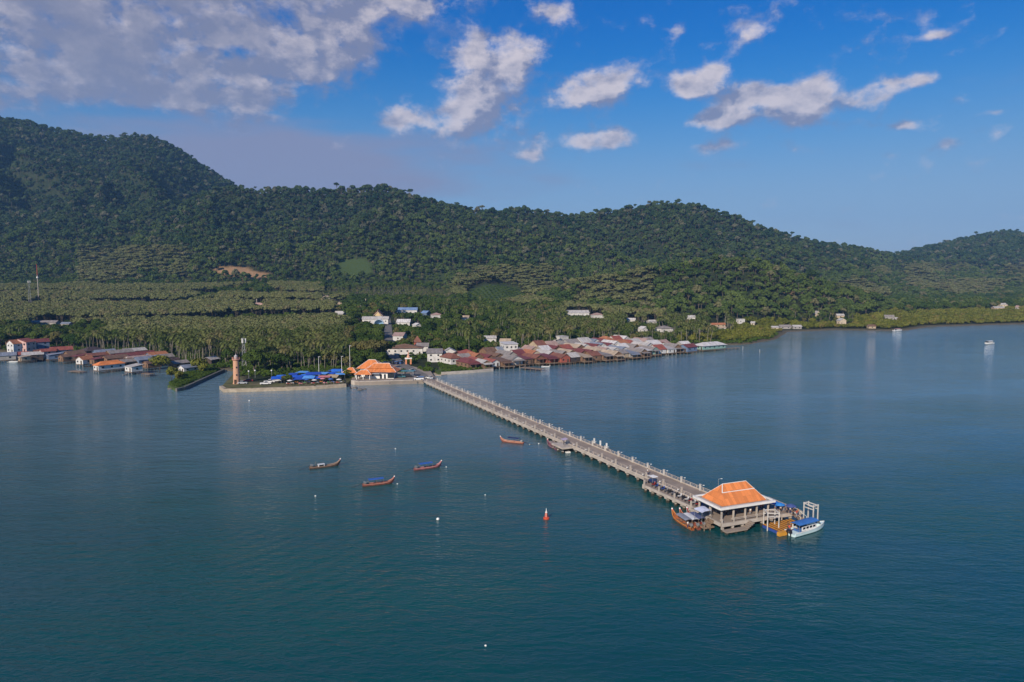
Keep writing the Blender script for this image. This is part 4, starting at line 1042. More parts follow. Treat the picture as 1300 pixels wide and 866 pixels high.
def globe_lamp(px, py, label):
    p = at(px, py, QZ - .35); e = empty('globe_lamp', p, 0, label, 'street lamp')
    MB().tube([(0, 0, 0), (0, 0, 3.6)], [.12, .08], 7).build('pole', metal, e); MB().lathe([(.05, 3.5), (.32, 3.65), (.42, 3.95), (.3, 4.25), (.05, 4.35)], 12).build('globe', white, e, smooth=True)
globe_lamp(324, 480, 'white globe lamp right of the brick lighthouse'); globe_lamp(345, 480, 'white globe lamp behind the parked pickups'); globe_lamp(316, 481, 'white globe lamp between the tower and dome tree')

# ------------------------------------------------------------------ houses
ROOFS = {
    'rust-red': roofm('tin_rust', (.21, .088, .058), (.15, .06, .04), .6), 'maroon': roofm('tin_maroon', (.17, .050, .048), (.10, .05, .04), .5), 'grey': roofm('tin_grey', (.25, .225, .21), (.22, .13, .09), .45),
    'pale grey': roofm('tin_pale', (.44, .42, .40), (.30, .22, .17), .35), 'white': roofm('tin_white', (.56, .54, .53), (.45, .38, .33), .25), 'orange': roofm('tile_orange', (.38, .155, .075), (.22, .11, .07), .55),
    'red': roofm('tile_red', (.28, .085, .06), (.26, .07, .05), .45), 'brown': roofm('tin_brown', (.17, .10, .065), (.10, .06, .045), .5), 'dark': roofm('tin_dark', (.07, .05, .048), (.12, .07, .05), .4),
    'blue': roofm('tin_blue', (.16, .25, .42), (.2, .2, .25), .3), 'slate blue': roofm('tin_slate', (.20, .23, .29), (.22, .15, .12), .35), 'pink': roofm('tin_pink', (.36, .25, .215), (.4, .2, .16), .35), 'tan': roofm('tin_tan', (.42, .33, .24), (.25, .17, .12), .45),
}
WALLS = {k: pbr('wall_' + k, v, .85, .12, .6, dirt=tuple(c * .5 for c in v), dirt_amt=.45) for k, v in dict(white=(.56, .545, .52), cream=(.55, .46, .34), wood=(.20, .12, .075), red=(.33, .09, .06), blue=(.13, .18, .27), grey=(.32, .30, .28), pink=(.55, .36, .32), dark=(.06, .045, .04), green=(.22, .36, .32), tan=(.42, .33, .23)).items()}
HOUSES = []
def house(name, label, p, w, l, h, roof='gable', rh=1.6, rc='grey', wc='wood', rz=0.0, stilts=0, cat='house', group=None, over=.5, wins=2, porch=False, gablewall=None, floors=1, reg=True):
    """ridge along local Y, front towards local -Y; p = centre of the floor"""
    e = empty(name, p, rz, label, cat, group)
    wm_ = WALLS[wc]; rm_ = ROOFS[rc] if isinstance(rc, str) else rc
    hw, hl = w / 2, l / 2
    sl_ = rh / hw
    mb = MB()
    if roof == 'gable':
        v = []
        for y in (-hl, hl): v += [(-hw, y, 0), (hw, y, 0), (hw, y, h), (0, y, h + rh - .06), (-hw, y, h)]
        mb.add(v, [(0, 1, 2, 3, 4), (9, 8, 7, 6, 5), (0, 5, 6, 1), (1, 6, 7, 2), (4, 9, 5, 0)])
    else: mb.box((0, 0, h / 2), (w, l, h))
    mb.build('wall', wm_, e)
    mb = MB(); o_ = over; th = .13
    if roof == 'gable':
        zb = h - o_ * sl_
        pr_ = [(-hw - o_, zb), (0, h + rh), (hw + o_, zb), (hw + o_, zb + th), (0, h + rh + th), (-hw - o_, zb + th)]
        mb.loft([[(x, y, z) for x, z in pr_] for y in (-hl - o_, hl + o_)])
    elif roof == 'hip':
        rl_ = max(.05, hl - hw * .95); k = [( -hw - o_, -hl - o_), (hw + o_, -hl - o_), (hw + o_, hl + o_), (-hw - o_, hl + o_)]
        v = [(x, y, h) for x, y in k] + [(0, -rl_, h + rh), (0, rl_, h + rh)]; v2 = [(x, y, z - th) for x, y, z in v]
        f = [(0, 1, 4), (1, 2, 5, 4), (2, 3, 5), (3, 0, 4, 5)]
        mb.add(v + v2, f + [tuple(i + 6 for i in q[::-1]) for q in f] + [(0, 6, 7, 1), (1, 7, 8, 2), (2, 8, 9, 3), (3, 9, 6, 0)])
    elif roof == 'shed':
        mb.add([(-hw - o_, -hl - o_, h + .02), (hw + o_, -hl - o_, h + .02), (hw + o_, hl + o_, h + rh), (-hw - o_, hl + o_, h + rh), (-hw - o_, -hl - o_, h + .02 + th), (hw + o_, -hl - o_, h + .02 + th), (hw + o_, hl + o_, h + rh + th), (-hw - o_, hl + o_, h + rh + th)], [(3, 2, 1, 0), (4, 5, 6, 7), (0, 1, 5, 4), (1, 2, 6, 5), (2, 3, 7, 6), (3, 0, 4, 7)])
    elif roof == 'pyramid':
        mb.add([(-hw - o_, -hl - o_, h), (hw + o_, -hl - o_, h), (hw + o_, hl + o_, h), (-hw - o_, hl + o_, h), (0, 0, h + rh), (0, 0, h - .1)], [(0, 1, 4), (1, 2, 4), (2, 3, 4), (3, 0, 4), (1, 0, 5), (2, 1, 5), (3, 2, 5), (0, 3, 5)])
    elif roof == 'flat':
        mb.box((0, 0, h + .12), (w + o_, l + o_, .24))
    mb.build('roof', rm_, e)
    for fl in range(floors):
        z = h / floors * (fl + .55)
        for i in range(wins):
            x = (i + .5) / wins * w - hw
            door = (i == wins - 1 and fl == 0)
            mb = MB(); mb.box((x, -hl - .02, (1.0 if door else z)), (min(1.1, w / wins * .5), .10, (1.95 if door else min(1.1, h * .36))))
            mb.build('door' if door else 'window', dark_wood if door else glass, e)
        ns = max(1, int(l / 4.2))
        for i in range(ns):
            y = (i + .5) / ns * l - hl
            for sg in (-1, 1):
                mb = MB(); mb.box((sg * (hw + .02), y, z), (.10, 1.1, min(1.0, h * .34))); mb.build('window', glass, e)
    if porch:
        mb = MB(); mb.box((0, -hl - 1.6, -.12), (w, 3.0, .2)); mb.build('porch_deck', wood, e)
        mb = MB(); mb.add([(-hw - .2, -hl - .1, h - .15), (hw + .2, -hl - .1, h - .15), (hw + .2, -hl - 3.0, h - .75), (-hw - .2, -hl - 3.0, h - .75), (-hw - .2, -hl - .1, h - .05), (hw + .2, -hl - .1, h - .05), (hw + .2, -hl - 3.0, h - .65), (-hw - .2, -hl - 3.0, h - .65)], [(0, 1, 2, 3), (7, 6, 5, 4), (0, 4, 5, 1), (1, 5, 6, 2), (2, 6, 7, 3), (3, 7, 4, 0)]); mb.build('porch_roof', rm_, e)
        for x in (-hw + .1, 0, hw - .1): mb = MB(); mb.box((x, -hl - 2.8, (h - .7) / 2), (.16, .16, h - .7)); mb.build('porch_post', wood, e)
    if stilts:
        yf = -hl - (3.0 if porch else .3)
        mb = MB(); mb.box((0, (yf + hl) / 2, -.34), (w + .3, hl - yf, .22)); mb.build('floor_frame', wood, e)
        nx = max(3, int(w / 2.2)); dep = p[2] + 2.2
        for i in range(nx):
            x = -hw + .15 + (w - .3) * i / (nx - 1)
            for y in (yf + .25, (yf + hl) / 2):
                mb = MB(); mb.box((x, y, -dep / 2 - .4), (.22, .22, dep)); mb.build('stilt', wood if wc != 'white' else pale_conc, e)
        for y in np.linspace(-hl + 3, hl - .5, 3)[1:]:
            for x in (-hw + .2, hw - .2): mb = MB(); mb.box((x, y, -dep / 2 - .4), (.22, .22, dep)); mb.build('stilt', wood, e)
    if reg:
        keep(p[0], p[1], max(w, l) * .5)
        c, s = math.cos(rz), math.sin(rz)
        for q in (-.3, .3): keep(p[0] - s * q * l, p[1] + c * q * l, w * .6)
        u_, v_, _ = project(p[0], p[1], p[2]); sight(float(u_), FPX * max(w, l) * .5 / p[1], p[1], p[2] + h * .35)
    HOUSES.append(e)
    return e

# --- right village: rows of long tin-roofed houses, gables to the sea
FR = np.array([at(px, py, 0)[:2] for px, py in [(597, 472), (640, 469), (690, 465), (735, 463.5), (770, 461), (820, 456), (855, 451.5), (884, 447)]])
cum = np.concatenate([[0], np.cumsum(np.linalg.norm(np.diff(FR, axis=0), axis=1))]); VL = cum[-1]
def fr_at(s): return np.array([np.interp(s, cum, FR[:, 0]), np.interp(s, cum, FR[:, 1])])
vn = FR[-1] - FR[0]; vn = np.array([-vn[1], vn[0]]) / np.linalg.norm(vn)      # inland
vrz = math.atan2(-(-vn[0]), -(-vn[1])) if False else math.atan2(-vn[0], vn[1])
vh = random.Random(19)
# (width, roof colour, wall colour, roof kind, ridge across?, extra words)
ROW1 = [(8, 'maroon', 'wood', 'hip', 0, 'broad hipped'), (6, 'pale grey', 'wood', 'gable', 0, 'long'), (5.5, 'red', 'white', 'gable', 0, 'steep white-gabled'), (7, 'brown', 'wood', 'shed', 0, 'low'), (8.5, 'grey', 'white', 'gable', 0, 'wide white-fronted'),
        (6.5, 'maroon', 'wood', 'shed', 0, 'small'), (7, 'rust-red', 'wood', 'gable', 0, 'plain'), (8, 'maroon', 'red', 'shed', 0, 'wide low'), (7, 'rust-red', 'red', 'gable', 0, 'red-walled'), (7, 'pale grey', 'dark', 'gable', 1, 'open-fronted'),
        (7, 'tan', 'wood', 'shed', 0, 'patched'), (7.5, 'rust-red', 'wood', 'gable', 1, 'cross-ridged'), (7, 'grey', 'wood', 'shed', 0, 'shallow'), (8, 'tan', 'wood', 'gable', 0, 'dusty'), (7, 'grey', 'tan', 'gable', 1, 'small'), (8, 'slate blue', 'grey', 'shed', 0, 'flat-looking'),
        (7, 'grey', 'wood', 'gable', 0, 'narrow'), (7.5, 'white', 'dark', 'shed', 0, 'bright'), (6.5, 'grey', 'green', 'gable', 0, 'pale-walled'), (8, 'red', 'white', 'gable', 1, 'red and white'), (9, 'pale grey', 'white', 'shed', 0, 'wide'), (8, 'grey', 'wood', 'gable', 0, 'plain'), (8, 'tan', 'wood', 'shed', 0, 'low'), (8, 'white', 'grey', 'gable', 1, 'light')]
ROW2 = [(8, 'rust-red', 'white', 'hip', 0, 'hipped'), (7, 'grey', 'white', 'gable', 1, 'white-gabled'), (7, 'orange', 'wood', 'gable', 0, 'bright'), (6, 'maroon', 'wood', 'gable', 0, 'dark'), (7, 'brown', 'wood', 'gable', 0, 'plain'), (8, 'grey', 'grey', 'gable', 0, 'long'), (8, 'maroon', 'white', 'gable', 1, 'cross-ridged'), (8.5, 'orange', 'cream', 'gable', 0, 'yellow-gabled'),
        (9, 'pale grey', 'red', 'gable', 0, 'wide white-edged'), (7, 'grey', 'wood', 'gable', 0, 'long weathered'), (7, 'tan', 'wood', 'gable', 0, 'long'), (6, 'maroon', 'wood', 'gable', 0, 'dark'), (7, 'maroon', 'wood', 'gable', 0, 'steep'), (7, 'tan', 'tan', 'hip', 0, 'hipped'), (7, 'pink', 'white', 'gable', 0, 'faded'), (7, 'pale grey', 'white', 'gable', 0, 'light'),
        (6.5, 'slate blue', 'white', 'gable', 0, 'bluish'), (7, 'white', 'white', 'gable', 1, 'small bright'), (7, 'grey', 'wood', 'gable', 0, 'plain'), (7, 'tan', 'wood', 'hip', 0, 'low'), (8, 'pale grey', 'white', 'gable', 0, 'long light'), (10, 'white', 'white', 'gable', 1, 'long bright'), (7, 'rust-red', 'white', 'gable', 0, 'small'), (8, 'pink', 'white', 'gable', 1, 'faded')]
ROW3 = [(7, 'rust-red', 'red', 'gable', 1, 'dull'), (6, 'dark', 'wood', 'gable', 0, 'small'), None, None, (7, 'brown', 'wood', 'gable', 1, 'brown-walled'), (8, 'slate blue', 'grey', 'gable', 1, 'wide'), (8, 'grey', 'grey', 'hip', 0, 'hipped'), (8, 'pink', 'tan', 'gable', 0, 'faded'), (7, 'white', 'grey', 'gable', 1, 'bright'), (8, 'maroon', 'wood', 'gable', 0, 'dark'), (7, 'red', 'wood', 'gable', 1, 'red cross-ridged'),
        (7, 'tan', 'wood', 'gable', 0, 'long'), (6, 'pale grey', 'white', 'gable', 0, 'striped'), (6, 'maroon', 'white', 'gable', 0, 'steep narrow'), (6, 'slate blue', 'white', 'gable', 0, 'narrow'), (6, 'maroon', 'white', 'gable', 0, 'narrow dark'), (7, 'white', 'white', 'gable', 0, 'bright'), (7, 'orange', 'cream', 'gable', 1, 'warm'), (7, 'red', 'white', 'hip', 0, 'red hipped'), (8, 'pale grey', 'white', 'gable', 1, 'light'), (7, 'pink', 'white', 'gable', 0, 'faded'), (7, 'grey', 'white', 'gable', 1, 'plain')]
ROW4 = [None] * 8 + [(7, 'rust-red', 'tan', 'gable', 1, 'dull'), (7, 'pink', 'white', 'gable', 1, 'faded'), (8, 'grey', 'white', 'hip', 0, 'hipped'), (9, 'grey', 'grey', 'gable', 1, 'wide'), (8, 'pale grey', 'white', 'gable', 1, 'light'), (7, 'slate blue', 'white', 'gable', 0, 'bluish'), (7, 'maroon', 'wood', 'gable', 0, 'dark'), (8, 'orange', 'tan', 'hip', 0, 'big earthy'), (7, 'red', 'white', 'gable', 1, 'bright'), (7, 'white', 'white', 'gable', 0, 'bright')]
for ri, (row, s0, off, len_, rowname) in enumerate(((ROW1, 0, 8, (11, 15), 'waterfront'), (ROW2, -1, 27, (13, 17), 'second'), (ROW3, 1, 46, (12, 16), 'third'), (ROW4, 4, 65, (11, 14), 'back'))):
    tot = sum((q[0] if q else 8) + .5 for q in row); k_ = VL / tot if ri != 3 else VL * .92 / tot
    s = s0
    for i, q in enumerate(row):
        if q is None: s += 8.5 * k_; continue
        w, rc, wc, kind, cross, words = q
        w2 = w * k_; l2 = vh.uniform(*len_); dep_ = off + vh.uniform(-1.5, 1.5)
        c = fr_at(np.clip(s + w2 / 2, 0, VL)) + vn * (dep_ + l2 * .12); s += w2 + .5 * k_
        zf = 1.75 if ri == 0 else max(1.7, ground(c[0], c[1]) + .5)
        hgt = vh.uniform(2.5, 3.3) + (0, .3, .9, 1.3)[ri]
        rzz = vrz + R(vh.uniform(-5, 5))
        if cross: rzz += math.pi / 2; w2, l2 = min(l2, w2 * 1.25), w2 * .98
        else: w2 = w2 * .97
        rhh = {'gable': .26, 'hip': .30, 'shed': .14}[kind] * w2 * vh.uniform(.85, 1.15)
        house('stilt_house' if ri == 0 else 'house', '%s %s-roofed house, %s from the pier in the right village %s row' % (words, rc, ordinal(i + 1), rowname),
              (c[0], c[1], zf), w2 * .94, l2, hgt, kind, rhh, rc, wc, rzz, 1 if ri < 1 else 0, 'house', 'houses of the right village', .45, 2, porch=(ri == 0 and i % 3 != 2 and not cross))
# white two-storey house and the long jetty of planks
p = on_land(646, 452.5)
house('apartment_house', 'white two-storey flat-roofed house standing tall over the right village', (p.x, p.y, p.z), 9, 11, 8.6, 'shed', .8, 'white', 'white', R(18), 0, 'house', None, .5, 3, floors=2)
def plank_jetty(px, py, L, w, rz, label, z=1.3):
    p = at(px, py, z); e = empty('plank_jetty', (p.x, p.y, z), rz, label, 'jetty')
    MB().box((0, 0, 0), (L, w, .18)).build('deck', wood, e)
    for x in np.linspace(-L / 2 + .3, L / 2 - .3, 5):
        for y in (-w / 2 + .2, w / 2 - .2): MB().box((x, y, -1.6), (.2, .2, 3.2)).build('pile', wood, e)
plank_jetty(676, 467.5, 15, 4.5, vrz - math.pi / 2 + .35, 'grey plank jetty reaching out from the right village near the red gable')
plank_jetty(928, 442, 16, 2.4, R(28), 'narrow dark jetty at the far tip of the right village', 1.1)
plank_jetty(98, 471.5, 11, 4, R(-25), 'broken brown timber jetty in front of the left village', .8)
plank_jetty(188, 474.5, 7, 3.5, R(-28), 'square timber landing beside the grey stilt hut of the left village', 1.4)
p = at(903, 443.2, 1.7)
house('restaurant_hall', 'long white-roofed open hall on stilts at the far tip of the right village', (p.x, p.y + 4, 1.7), 9, 24, 2.8, 'hip', 2.2, 'white', 'green', R(-58), 1, 'hall', None, .9, 3)
p = at(874, 446.0, 1.7)
house('stilt_house', 'bright blue-walled stilt house beside the white hall at the village tip', (p.x, p.y + 2, 1.7), 8, 11, 3.2, 'gable', 1.9, 'maroon', 'blue', R(-52), 1, 'house', None, .5, 2)

# --- left village
LR = R(-33)
def hpx(px, py, z, *a, **k):
    p = at(px, py, z) if z is not None else on_land(px, py)
    return house(a[0], a[1], (p.x, p.y, p.z), *a[2:], **k)
hpx(139, 468.5, 1.7, 'stilt_hall', 'white house with orange hipped roof on stilts at the left waterfront', 5.6, 14.5, 2.9, 'hip', 1.9, ROOF_O, 'white', LR, 1, wins=2)
hpx(108, 461.5, 2.0, 'stilt_house', 'small open stilt house with orange gable left of the white orange-roofed one', 6, 7, 2.8, 'gable', 1.8, 'orange', 'white', LR + .2, 1)
hpx(117, 452, 2.2, 'house', 'large dark brown tin-roofed house behind the orange-roofed stilt houses', 10, 13, 4.0, 'hip', 2.2, 'dark', 'dark', LR + .1)
hpx(95, 455, 2.0, 'stilt_house', 'brown-roofed wooden stilt house right of the white moored launch', 7, 10, 3.2, 'gable', 1.8, 'brown', 'wood', LR, 1)
hpx(131, 460.5, 2.0, 'house', 'wide maroon tin shed directly behind the white orange-roofed house', 8, 14, 2.7, 'shed', 1.3, 'maroon', 'wood', LR)
hpx(146, 460.0, 2.0, 'house', 'brown patched tin shed right behind the orange hipped roof', 8, 13, 3.0, 'gable', 1.5, 'brown', 'wood', LR)
hpx(133, 452.5, 2.2, 'house', 'dark blue tin-roofed house behind the maroon shed of the left village', 7, 12, 3.2, 'gable', 1.4, 'slate blue', 'blue', LR)
hpx(152, 453.5, 2.2, 'house', 'long grey tin house in the middle of the left village', 7, 15, 3.3, 'gable', 1.6, 'grey', 'wood', LR)
hpx(163, 457, 2.2, 'house', 'long maroon-roofed house right of the long grey one, left village', 7, 15, 3.0, 'gable', 1.5, 'maroon', 'wood', LR)
hpx(170, 450.5, 2.3, 'house', 'pale grey long roof at the palm edge of the left village', 6.5, 14, 3.0, 'gable', 1.5, 'pale grey', 'grey', LR)
hpx(176, 460.5, 2.0, 'house', 'pink and white striped roof house in the left village', 6.5, 14, 3.0, 'gable', 1.4, 'pink', 'white', LR)
hpx(187, 462.0, 2.0, 'stilt_house', 'slate blue roofed stilt house right of the pink roof', 7.5, 14, 3.2, 'gable', 1.5, 'slate blue', 'blue', LR, 1)
hpx(199, 457, 2.2, 'house', 'orange-roofed house with blue lower roof at the right end of the left village', 7, 11, 3.4, 'gable', 1.8, 'orange', 'blue', LR)
hpx(170, 471.0, 1.7, 'stilt_house', 'grey stilt hut with white curtains over the water, left village', 7, 6, 2.6, 'shed', 1.0, 'pale grey', 'white', LR, 1)
hpx(208, 459.0, 2.2, 'house', 'dull grey roof house beside the orange and blue one', 6, 10, 3.0, 'gable', 1.6, 'grey', 'grey', LR)
hpx(227, 466, 2.0, 'shack', 'rusty grey shack behind the mangrove bush on the jetty', 6, 9, 2.6, 'gable', 1.3, 'grey', 'wood', LR)
hpx(240, 471.5, 1.4, 'shack', 'grey-roofed shed with white gable standing on the grassy jetty', 5.0, 9, 2.6, 'gable', 1.3, 'slate blue', 'white', LR)
hpx(268, 461.5, 1.8, 'shack', 'pale-roofed hut at the inner end of the grassy jetty', 6, 8, 2.8, 'gable', 1.4, 'pale grey', 'dark', LR + .4)
hpx(30, 446, 2.4, 'guest_house', 'two-storey house with orange-red gables and white balcony, far left', 12, 9, 6.8, 'gable', 2.2, 'red', 'pink', LR + .5, wins=4, floors=2)
hpx(20, 447, 2.4, 'guest_house', 'small orange-gabled white two-storey wing with balcony, far left', 7, 7, 6.2, 'gable', 2.4, 'orange', 'white', LR + .2, wins=2, floors=2)
hpx(45, 443, 2.6, 'house', 'long maroon-roofed building right of the balcony house, far left', 8, 16, 5.2, 'gable', 2.0, 'maroon', 'blue', LR - .2, floors=2)
hpx(22, 455.3, 1.9, 'stilt_house', 'red-roofed low house behind the catamaran mast', 8, 12, 2.8, 'gable', 1.5, 'red', 'blue', LR - .5, 1)
hpx(6, 456.3, 1.9, 'stilt_house', 'slate-roofed stilt house at the left picture edge', 9, 12, 2.8, 'gable', 1.6, 'slate blue', 'grey', LR - .4, 1)
hpx(42, 455, 1.9, 'stilt_house', 'grey-roofed stilt sheds between catamaran and pink house', 9, 11, 2.8, 'gable', 1.4, 'pale grey', 'dark', LR - .4, 1)
hpx(31, 457.6, 1.8, 'stilt_hut', 'small yellowish plank hut over the water right of the catamaran', 4.5, 5, 2.2, 'shed', .7, 'tan', 'tan', LR, 1)
hpx(61, 453.5, 2.0, 'stilt_house', 'pink-white narrow house with red roof, left village', 5, 8, 4.2, 'gable', 1.4, 'red', 'pink', LR - .1, 1, floors=2)
hpx(78, 451.5, 2.0, 'stilt_house', 'blue house with red roof behind the white moored launch', 9, 12, 4.2, 'gable', 1.8, 'red', 'blue', LR - .3, 1, floors=2)
hpx(70, 455.5, 1.9, 'stilt_house', 'grey-blue low stilt house left of the brown-roofed one', 6, 8, 2.6, 'shed', 1.0, 'slate blue', 'blue', LR - .2, 1)

hpx(86, 457.5, 1.9, 'stilt_house', 'low brown rusty stilt shed between the white launch and the dark brown houses', 6.5, 8, 2.6, 'gable', 1.3, 'brown', 'wood', LR, 1)
hpx(103, 457, 2.0, 'house', 'small maroon lean-to left of the small open orange gable', 6, 9, 2.6, 'shed', 1.0, 'maroon', 'dark', LR)
hpx(122, 456.5, 2.0, 'house', 'dull rust roof between the dark brown roof and the orange gable', 7, 11, 2.9, 'gable', 1.4, 'rust-red', 'wood', LR)
hpx(155, 463.5, 1.9, 'stilt_house', 'weathered brown stilt shed right beside the white orange-roofed house', 6, 11, 2.6, 'gable', 1.2, 'brown', 'wood', LR, 1)
hpx(165, 464, 1.9, 'stilt_house', 'grey tin shed behind the grey stilt hut of the left village', 6, 11, 2.7, 'gable', 1.2, 'grey', 'wood', LR, 1)
hpx(184, 455, 2.2, 'house', 'dark maroon house left of the orange and blue one, by the palms', 6.5, 11, 3.2, 'gable', 1.5, 'maroon', 'wood', LR)
hpx(193, 465.5, 1.8, 'stilt_house', 'low brown stilt shed at the right end of the left waterfront', 5.5, 8, 2.4, 'gable', 1.1, 'brown', 'wood', LR, 1)
hpx(54, 452, 2.1, 'house', 'rusty low shed between the grey stilt sheds and the pink house', 7, 9, 3.0, 'gable', 1.3, 'rust-red', 'wood', LR - .2)
hpx(217, 462, 2.0, 'shack', 'dark tin shack at the root of the grassy jetty', 6, 8, 2.5, 'gable', 1.2, 'dark', 'dark', LR)
# --- orange-roofed terminal on the quay
TR_ = R(-4)
def terminal():
    p = at(482, 480.5, QZ); e = empty('ferry_terminal', p, TR_, 'white terminal building with tiered orange hipped roofs on the quay', 'terminal')
    wall, roofs = white, ROOF_O
    MB().box((0, 3.5, 1.9), (15, 8, 3.8)).build('wall', wall, e)
    def roof_at(cx_, cy_, hx_, hy_, z0, rl_, z1, tag_):
        m_ = MB(); hip(m_, hx_, hy_, z0, rl_, z1); m_.v = [(x + cx_, y + cy_, z) for x, y, z in m_.v]; r_ = m_.build('roof', roofs, e)
        m_ = MB(); m_.tube([(cx_ - rl_, cy_, z1 + .04), (cx_ + rl_, cy_, z1 + .04)], .12, 6)
        for sx in (-1, 1):
            for sy in (-1, 1): m_.tube([(cx_ + sx * rl_, cy_, z1 + .02), (cx_ + sx * hx_, cy_ + sy * hy_, z0 + .04)], .09, 5)
        m_.build('ridge_cap', white, r_)
    roof_at(0, 3.5, 9.2, 5.8, 3.7, 5.0, 6.4, 0)          # broad lower tier
    roof_at(0.2, 4.0, 6.2, 3.8, 5.4, 4.0, 7.4, 0)        # raised tier
    roof_at(-6.5, 9.5, 6.8, 5.5, 4.6, 1.8, 8.5, 0)       # rear left block
    MB().box((-6.5, 9.5, 2.3), (10.5, 8.5, 4.6)).build('wall', wall, e)
    roof_at(-7.4, -2.2, 4.4, 2.9, 2.7, 1.6, 4.6, 0)      # low front porch
    for x in (-10.8, -7.4, -4.0):
        for y in (-4.2, -.6): MB().box((x, y, 1.3), (.3, .3, 2.6)).build('column', white, e)
    MB().box((-1.6, -1.6, 2.75), (4.2, 2.6, .12)).build('awning', solid('awning_blue_grey', (.42, .47, .55)), e)
    for x, w in ((.8, 1.1), (2.9, 1.0)): MB().box((x, -.53, 1.15), (w, .12, 2.2)).build('door', glass, e)
    MB().box((6.0, -.52, 1.6), (3.4, .10, 2.6)).build('window', glass, e)
    for x in (-3.5, -5.5): MB().box((x, -.52, 1.8), (1.2, .10, 1.2)).build('window', glass, e)
    sight(482, 26, p.y, QZ + 1.0); keep(p.x, p.y + 4, 14)
    p2 = at(446, 478.5, QZ); e2 = empty('kiosk', p2, TR_, 'small orange-roofed kiosk left of the terminal', 'kiosk')
    m_ = MB(); hip(m_, 3.9, 3.4, 2.7, .8, 5.0); r_ = m_.build('roof', roofs, e2)
    m_ = MB()
    for sx in (-1, 1):
        for sy in (-1, 1): m_.tube([(sx * .8, 0, 5.02), (sx * 3.9, sy * 3.4, 2.74)], .09, 5)
    m_.build('ridge_cap', white, r_)
    for x in (-3, 3):
        for y in (-2.6, 2.6): MB().box((x, y, 1.35), (.3, .3, 2.7)).build('column', white, e2)
    MB().box((0, 1.2, 1.2), (5, 2.6, 2.4)).build('wall', white, e2)
    sight(446, 9, p2.y, QZ + 1); keep(p2.x, p2.y, 6)
    # blue shade roof right of the terminal
    p3 = at(513, 478.2, QZ); e3 = empty('shade_roof', p3, TR_, 'teal-blue shade roof over dark vans right of the terminal', 'shade roof')
    MB().box((0, 1, 3.0), (11, 5, .15)).build('roof', solid('shade_teal', (.07, .20, .25)), e3)
    for x in (-5, 0, 5):
        for y in (-1, 3.2): MB().box((x, y, 1.5), (.2, .2, 3.0)).build('post', metal, e3)
    MB().box((-4.4, -1.35, 1.9), (1.6, .12, 3.2)).build('sign_board', white, e3); keep(p3.x, p3.y, 7)
terminal()
# --- houses behind the pier head
hpx(552, 458, 1.9, 'shop_house', 'long white two-storey shop house facing the green lot', 16, 9, 5.6, 'gable', 2.0, 'grey', 'white', R(96), 0, 'house', None, .6, 2, floors=2)
hpx(571, 456.5, 1.9, 'shop_house', 'white gabled end house with pale blue roof facing the green lot', 7.5, 8, 5.4, 'gable', 2.0, 'pale grey', 'white', R(6), 0, 'house', None, .5, 3, floors=2)
hpx(592, 457, 1.8, 'house', 'rust-red hipped house at the right corner of the green lot', 11, 9, 4.4, 'hip', 2.6, 'red', 'red', R(20))
hpx(583, 455.5, 1.9, 'house', 'low red-walled house between white shops and the hipped red house', 9, 8, 3.4, 'gable', 1.6, 'maroon', 'red', R(96))
hpx(602, 463, 1.5, 'house', 'sloping red lean-to with white gable beside the green lot', 6, 10, 3.2, 'gable', 1.4, 'red', 'white', R(30))
hpx(514, 449.5, None, 'school_hall', 'long white hall with faded brown roof beside the road', 24, 9, 4.4, 'hip', 2.6, 'brown', 'white', R(5), 0, 'hall', None, .8, 6)
hpx(508, 432.5, None, 'house', 'pinkish-red roofed house above the road behind the terminal', 13, 8, 4.2, 'gable', 2.2, 'pink', 'white', R(84))
hpx(530, 441, None, 'shrine', 'small red pyramid-roofed shrine behind the white shop houses', 5, 5, 4.0, 'pyramid', 4.5, 'rust-red', 'red', R(10), 0, 'shrine', None, .6, 2)
hpx(537, 445.5, None, 'house', 'grey-roofed house right of the faded brown hall', 10, 8, 3.6, 'gable', 2.0, 'grey', 'white', R(92))
# clock-tower like gate by the road
p = at(518.5, 462.5, QZ); e = empty('gate_tower', p, .2, 'slim orange and white spired gate monument at the road end', 'monument')
for x in (-1.4, 1.4): MB().box((x, 0, 1.6), (.9, .9, 3.2)).build('pier', solid('gate_orange', (.6, .24, .12)), e)
MB().box((0, 0, 3.6), (4.2, 1.3, .8)).build('lintel', white, e); MB().lathe([(1.0, 4.0), (.9, 4.6), (.45, 5.6), (.3, 7.0), (.05, 8.2)], 8).build('spire', solid('gate_salmon', (.62, .33, .22)), e); keep(p.x, p.y, 5); sight(518, 5, p.y, QZ + 1)
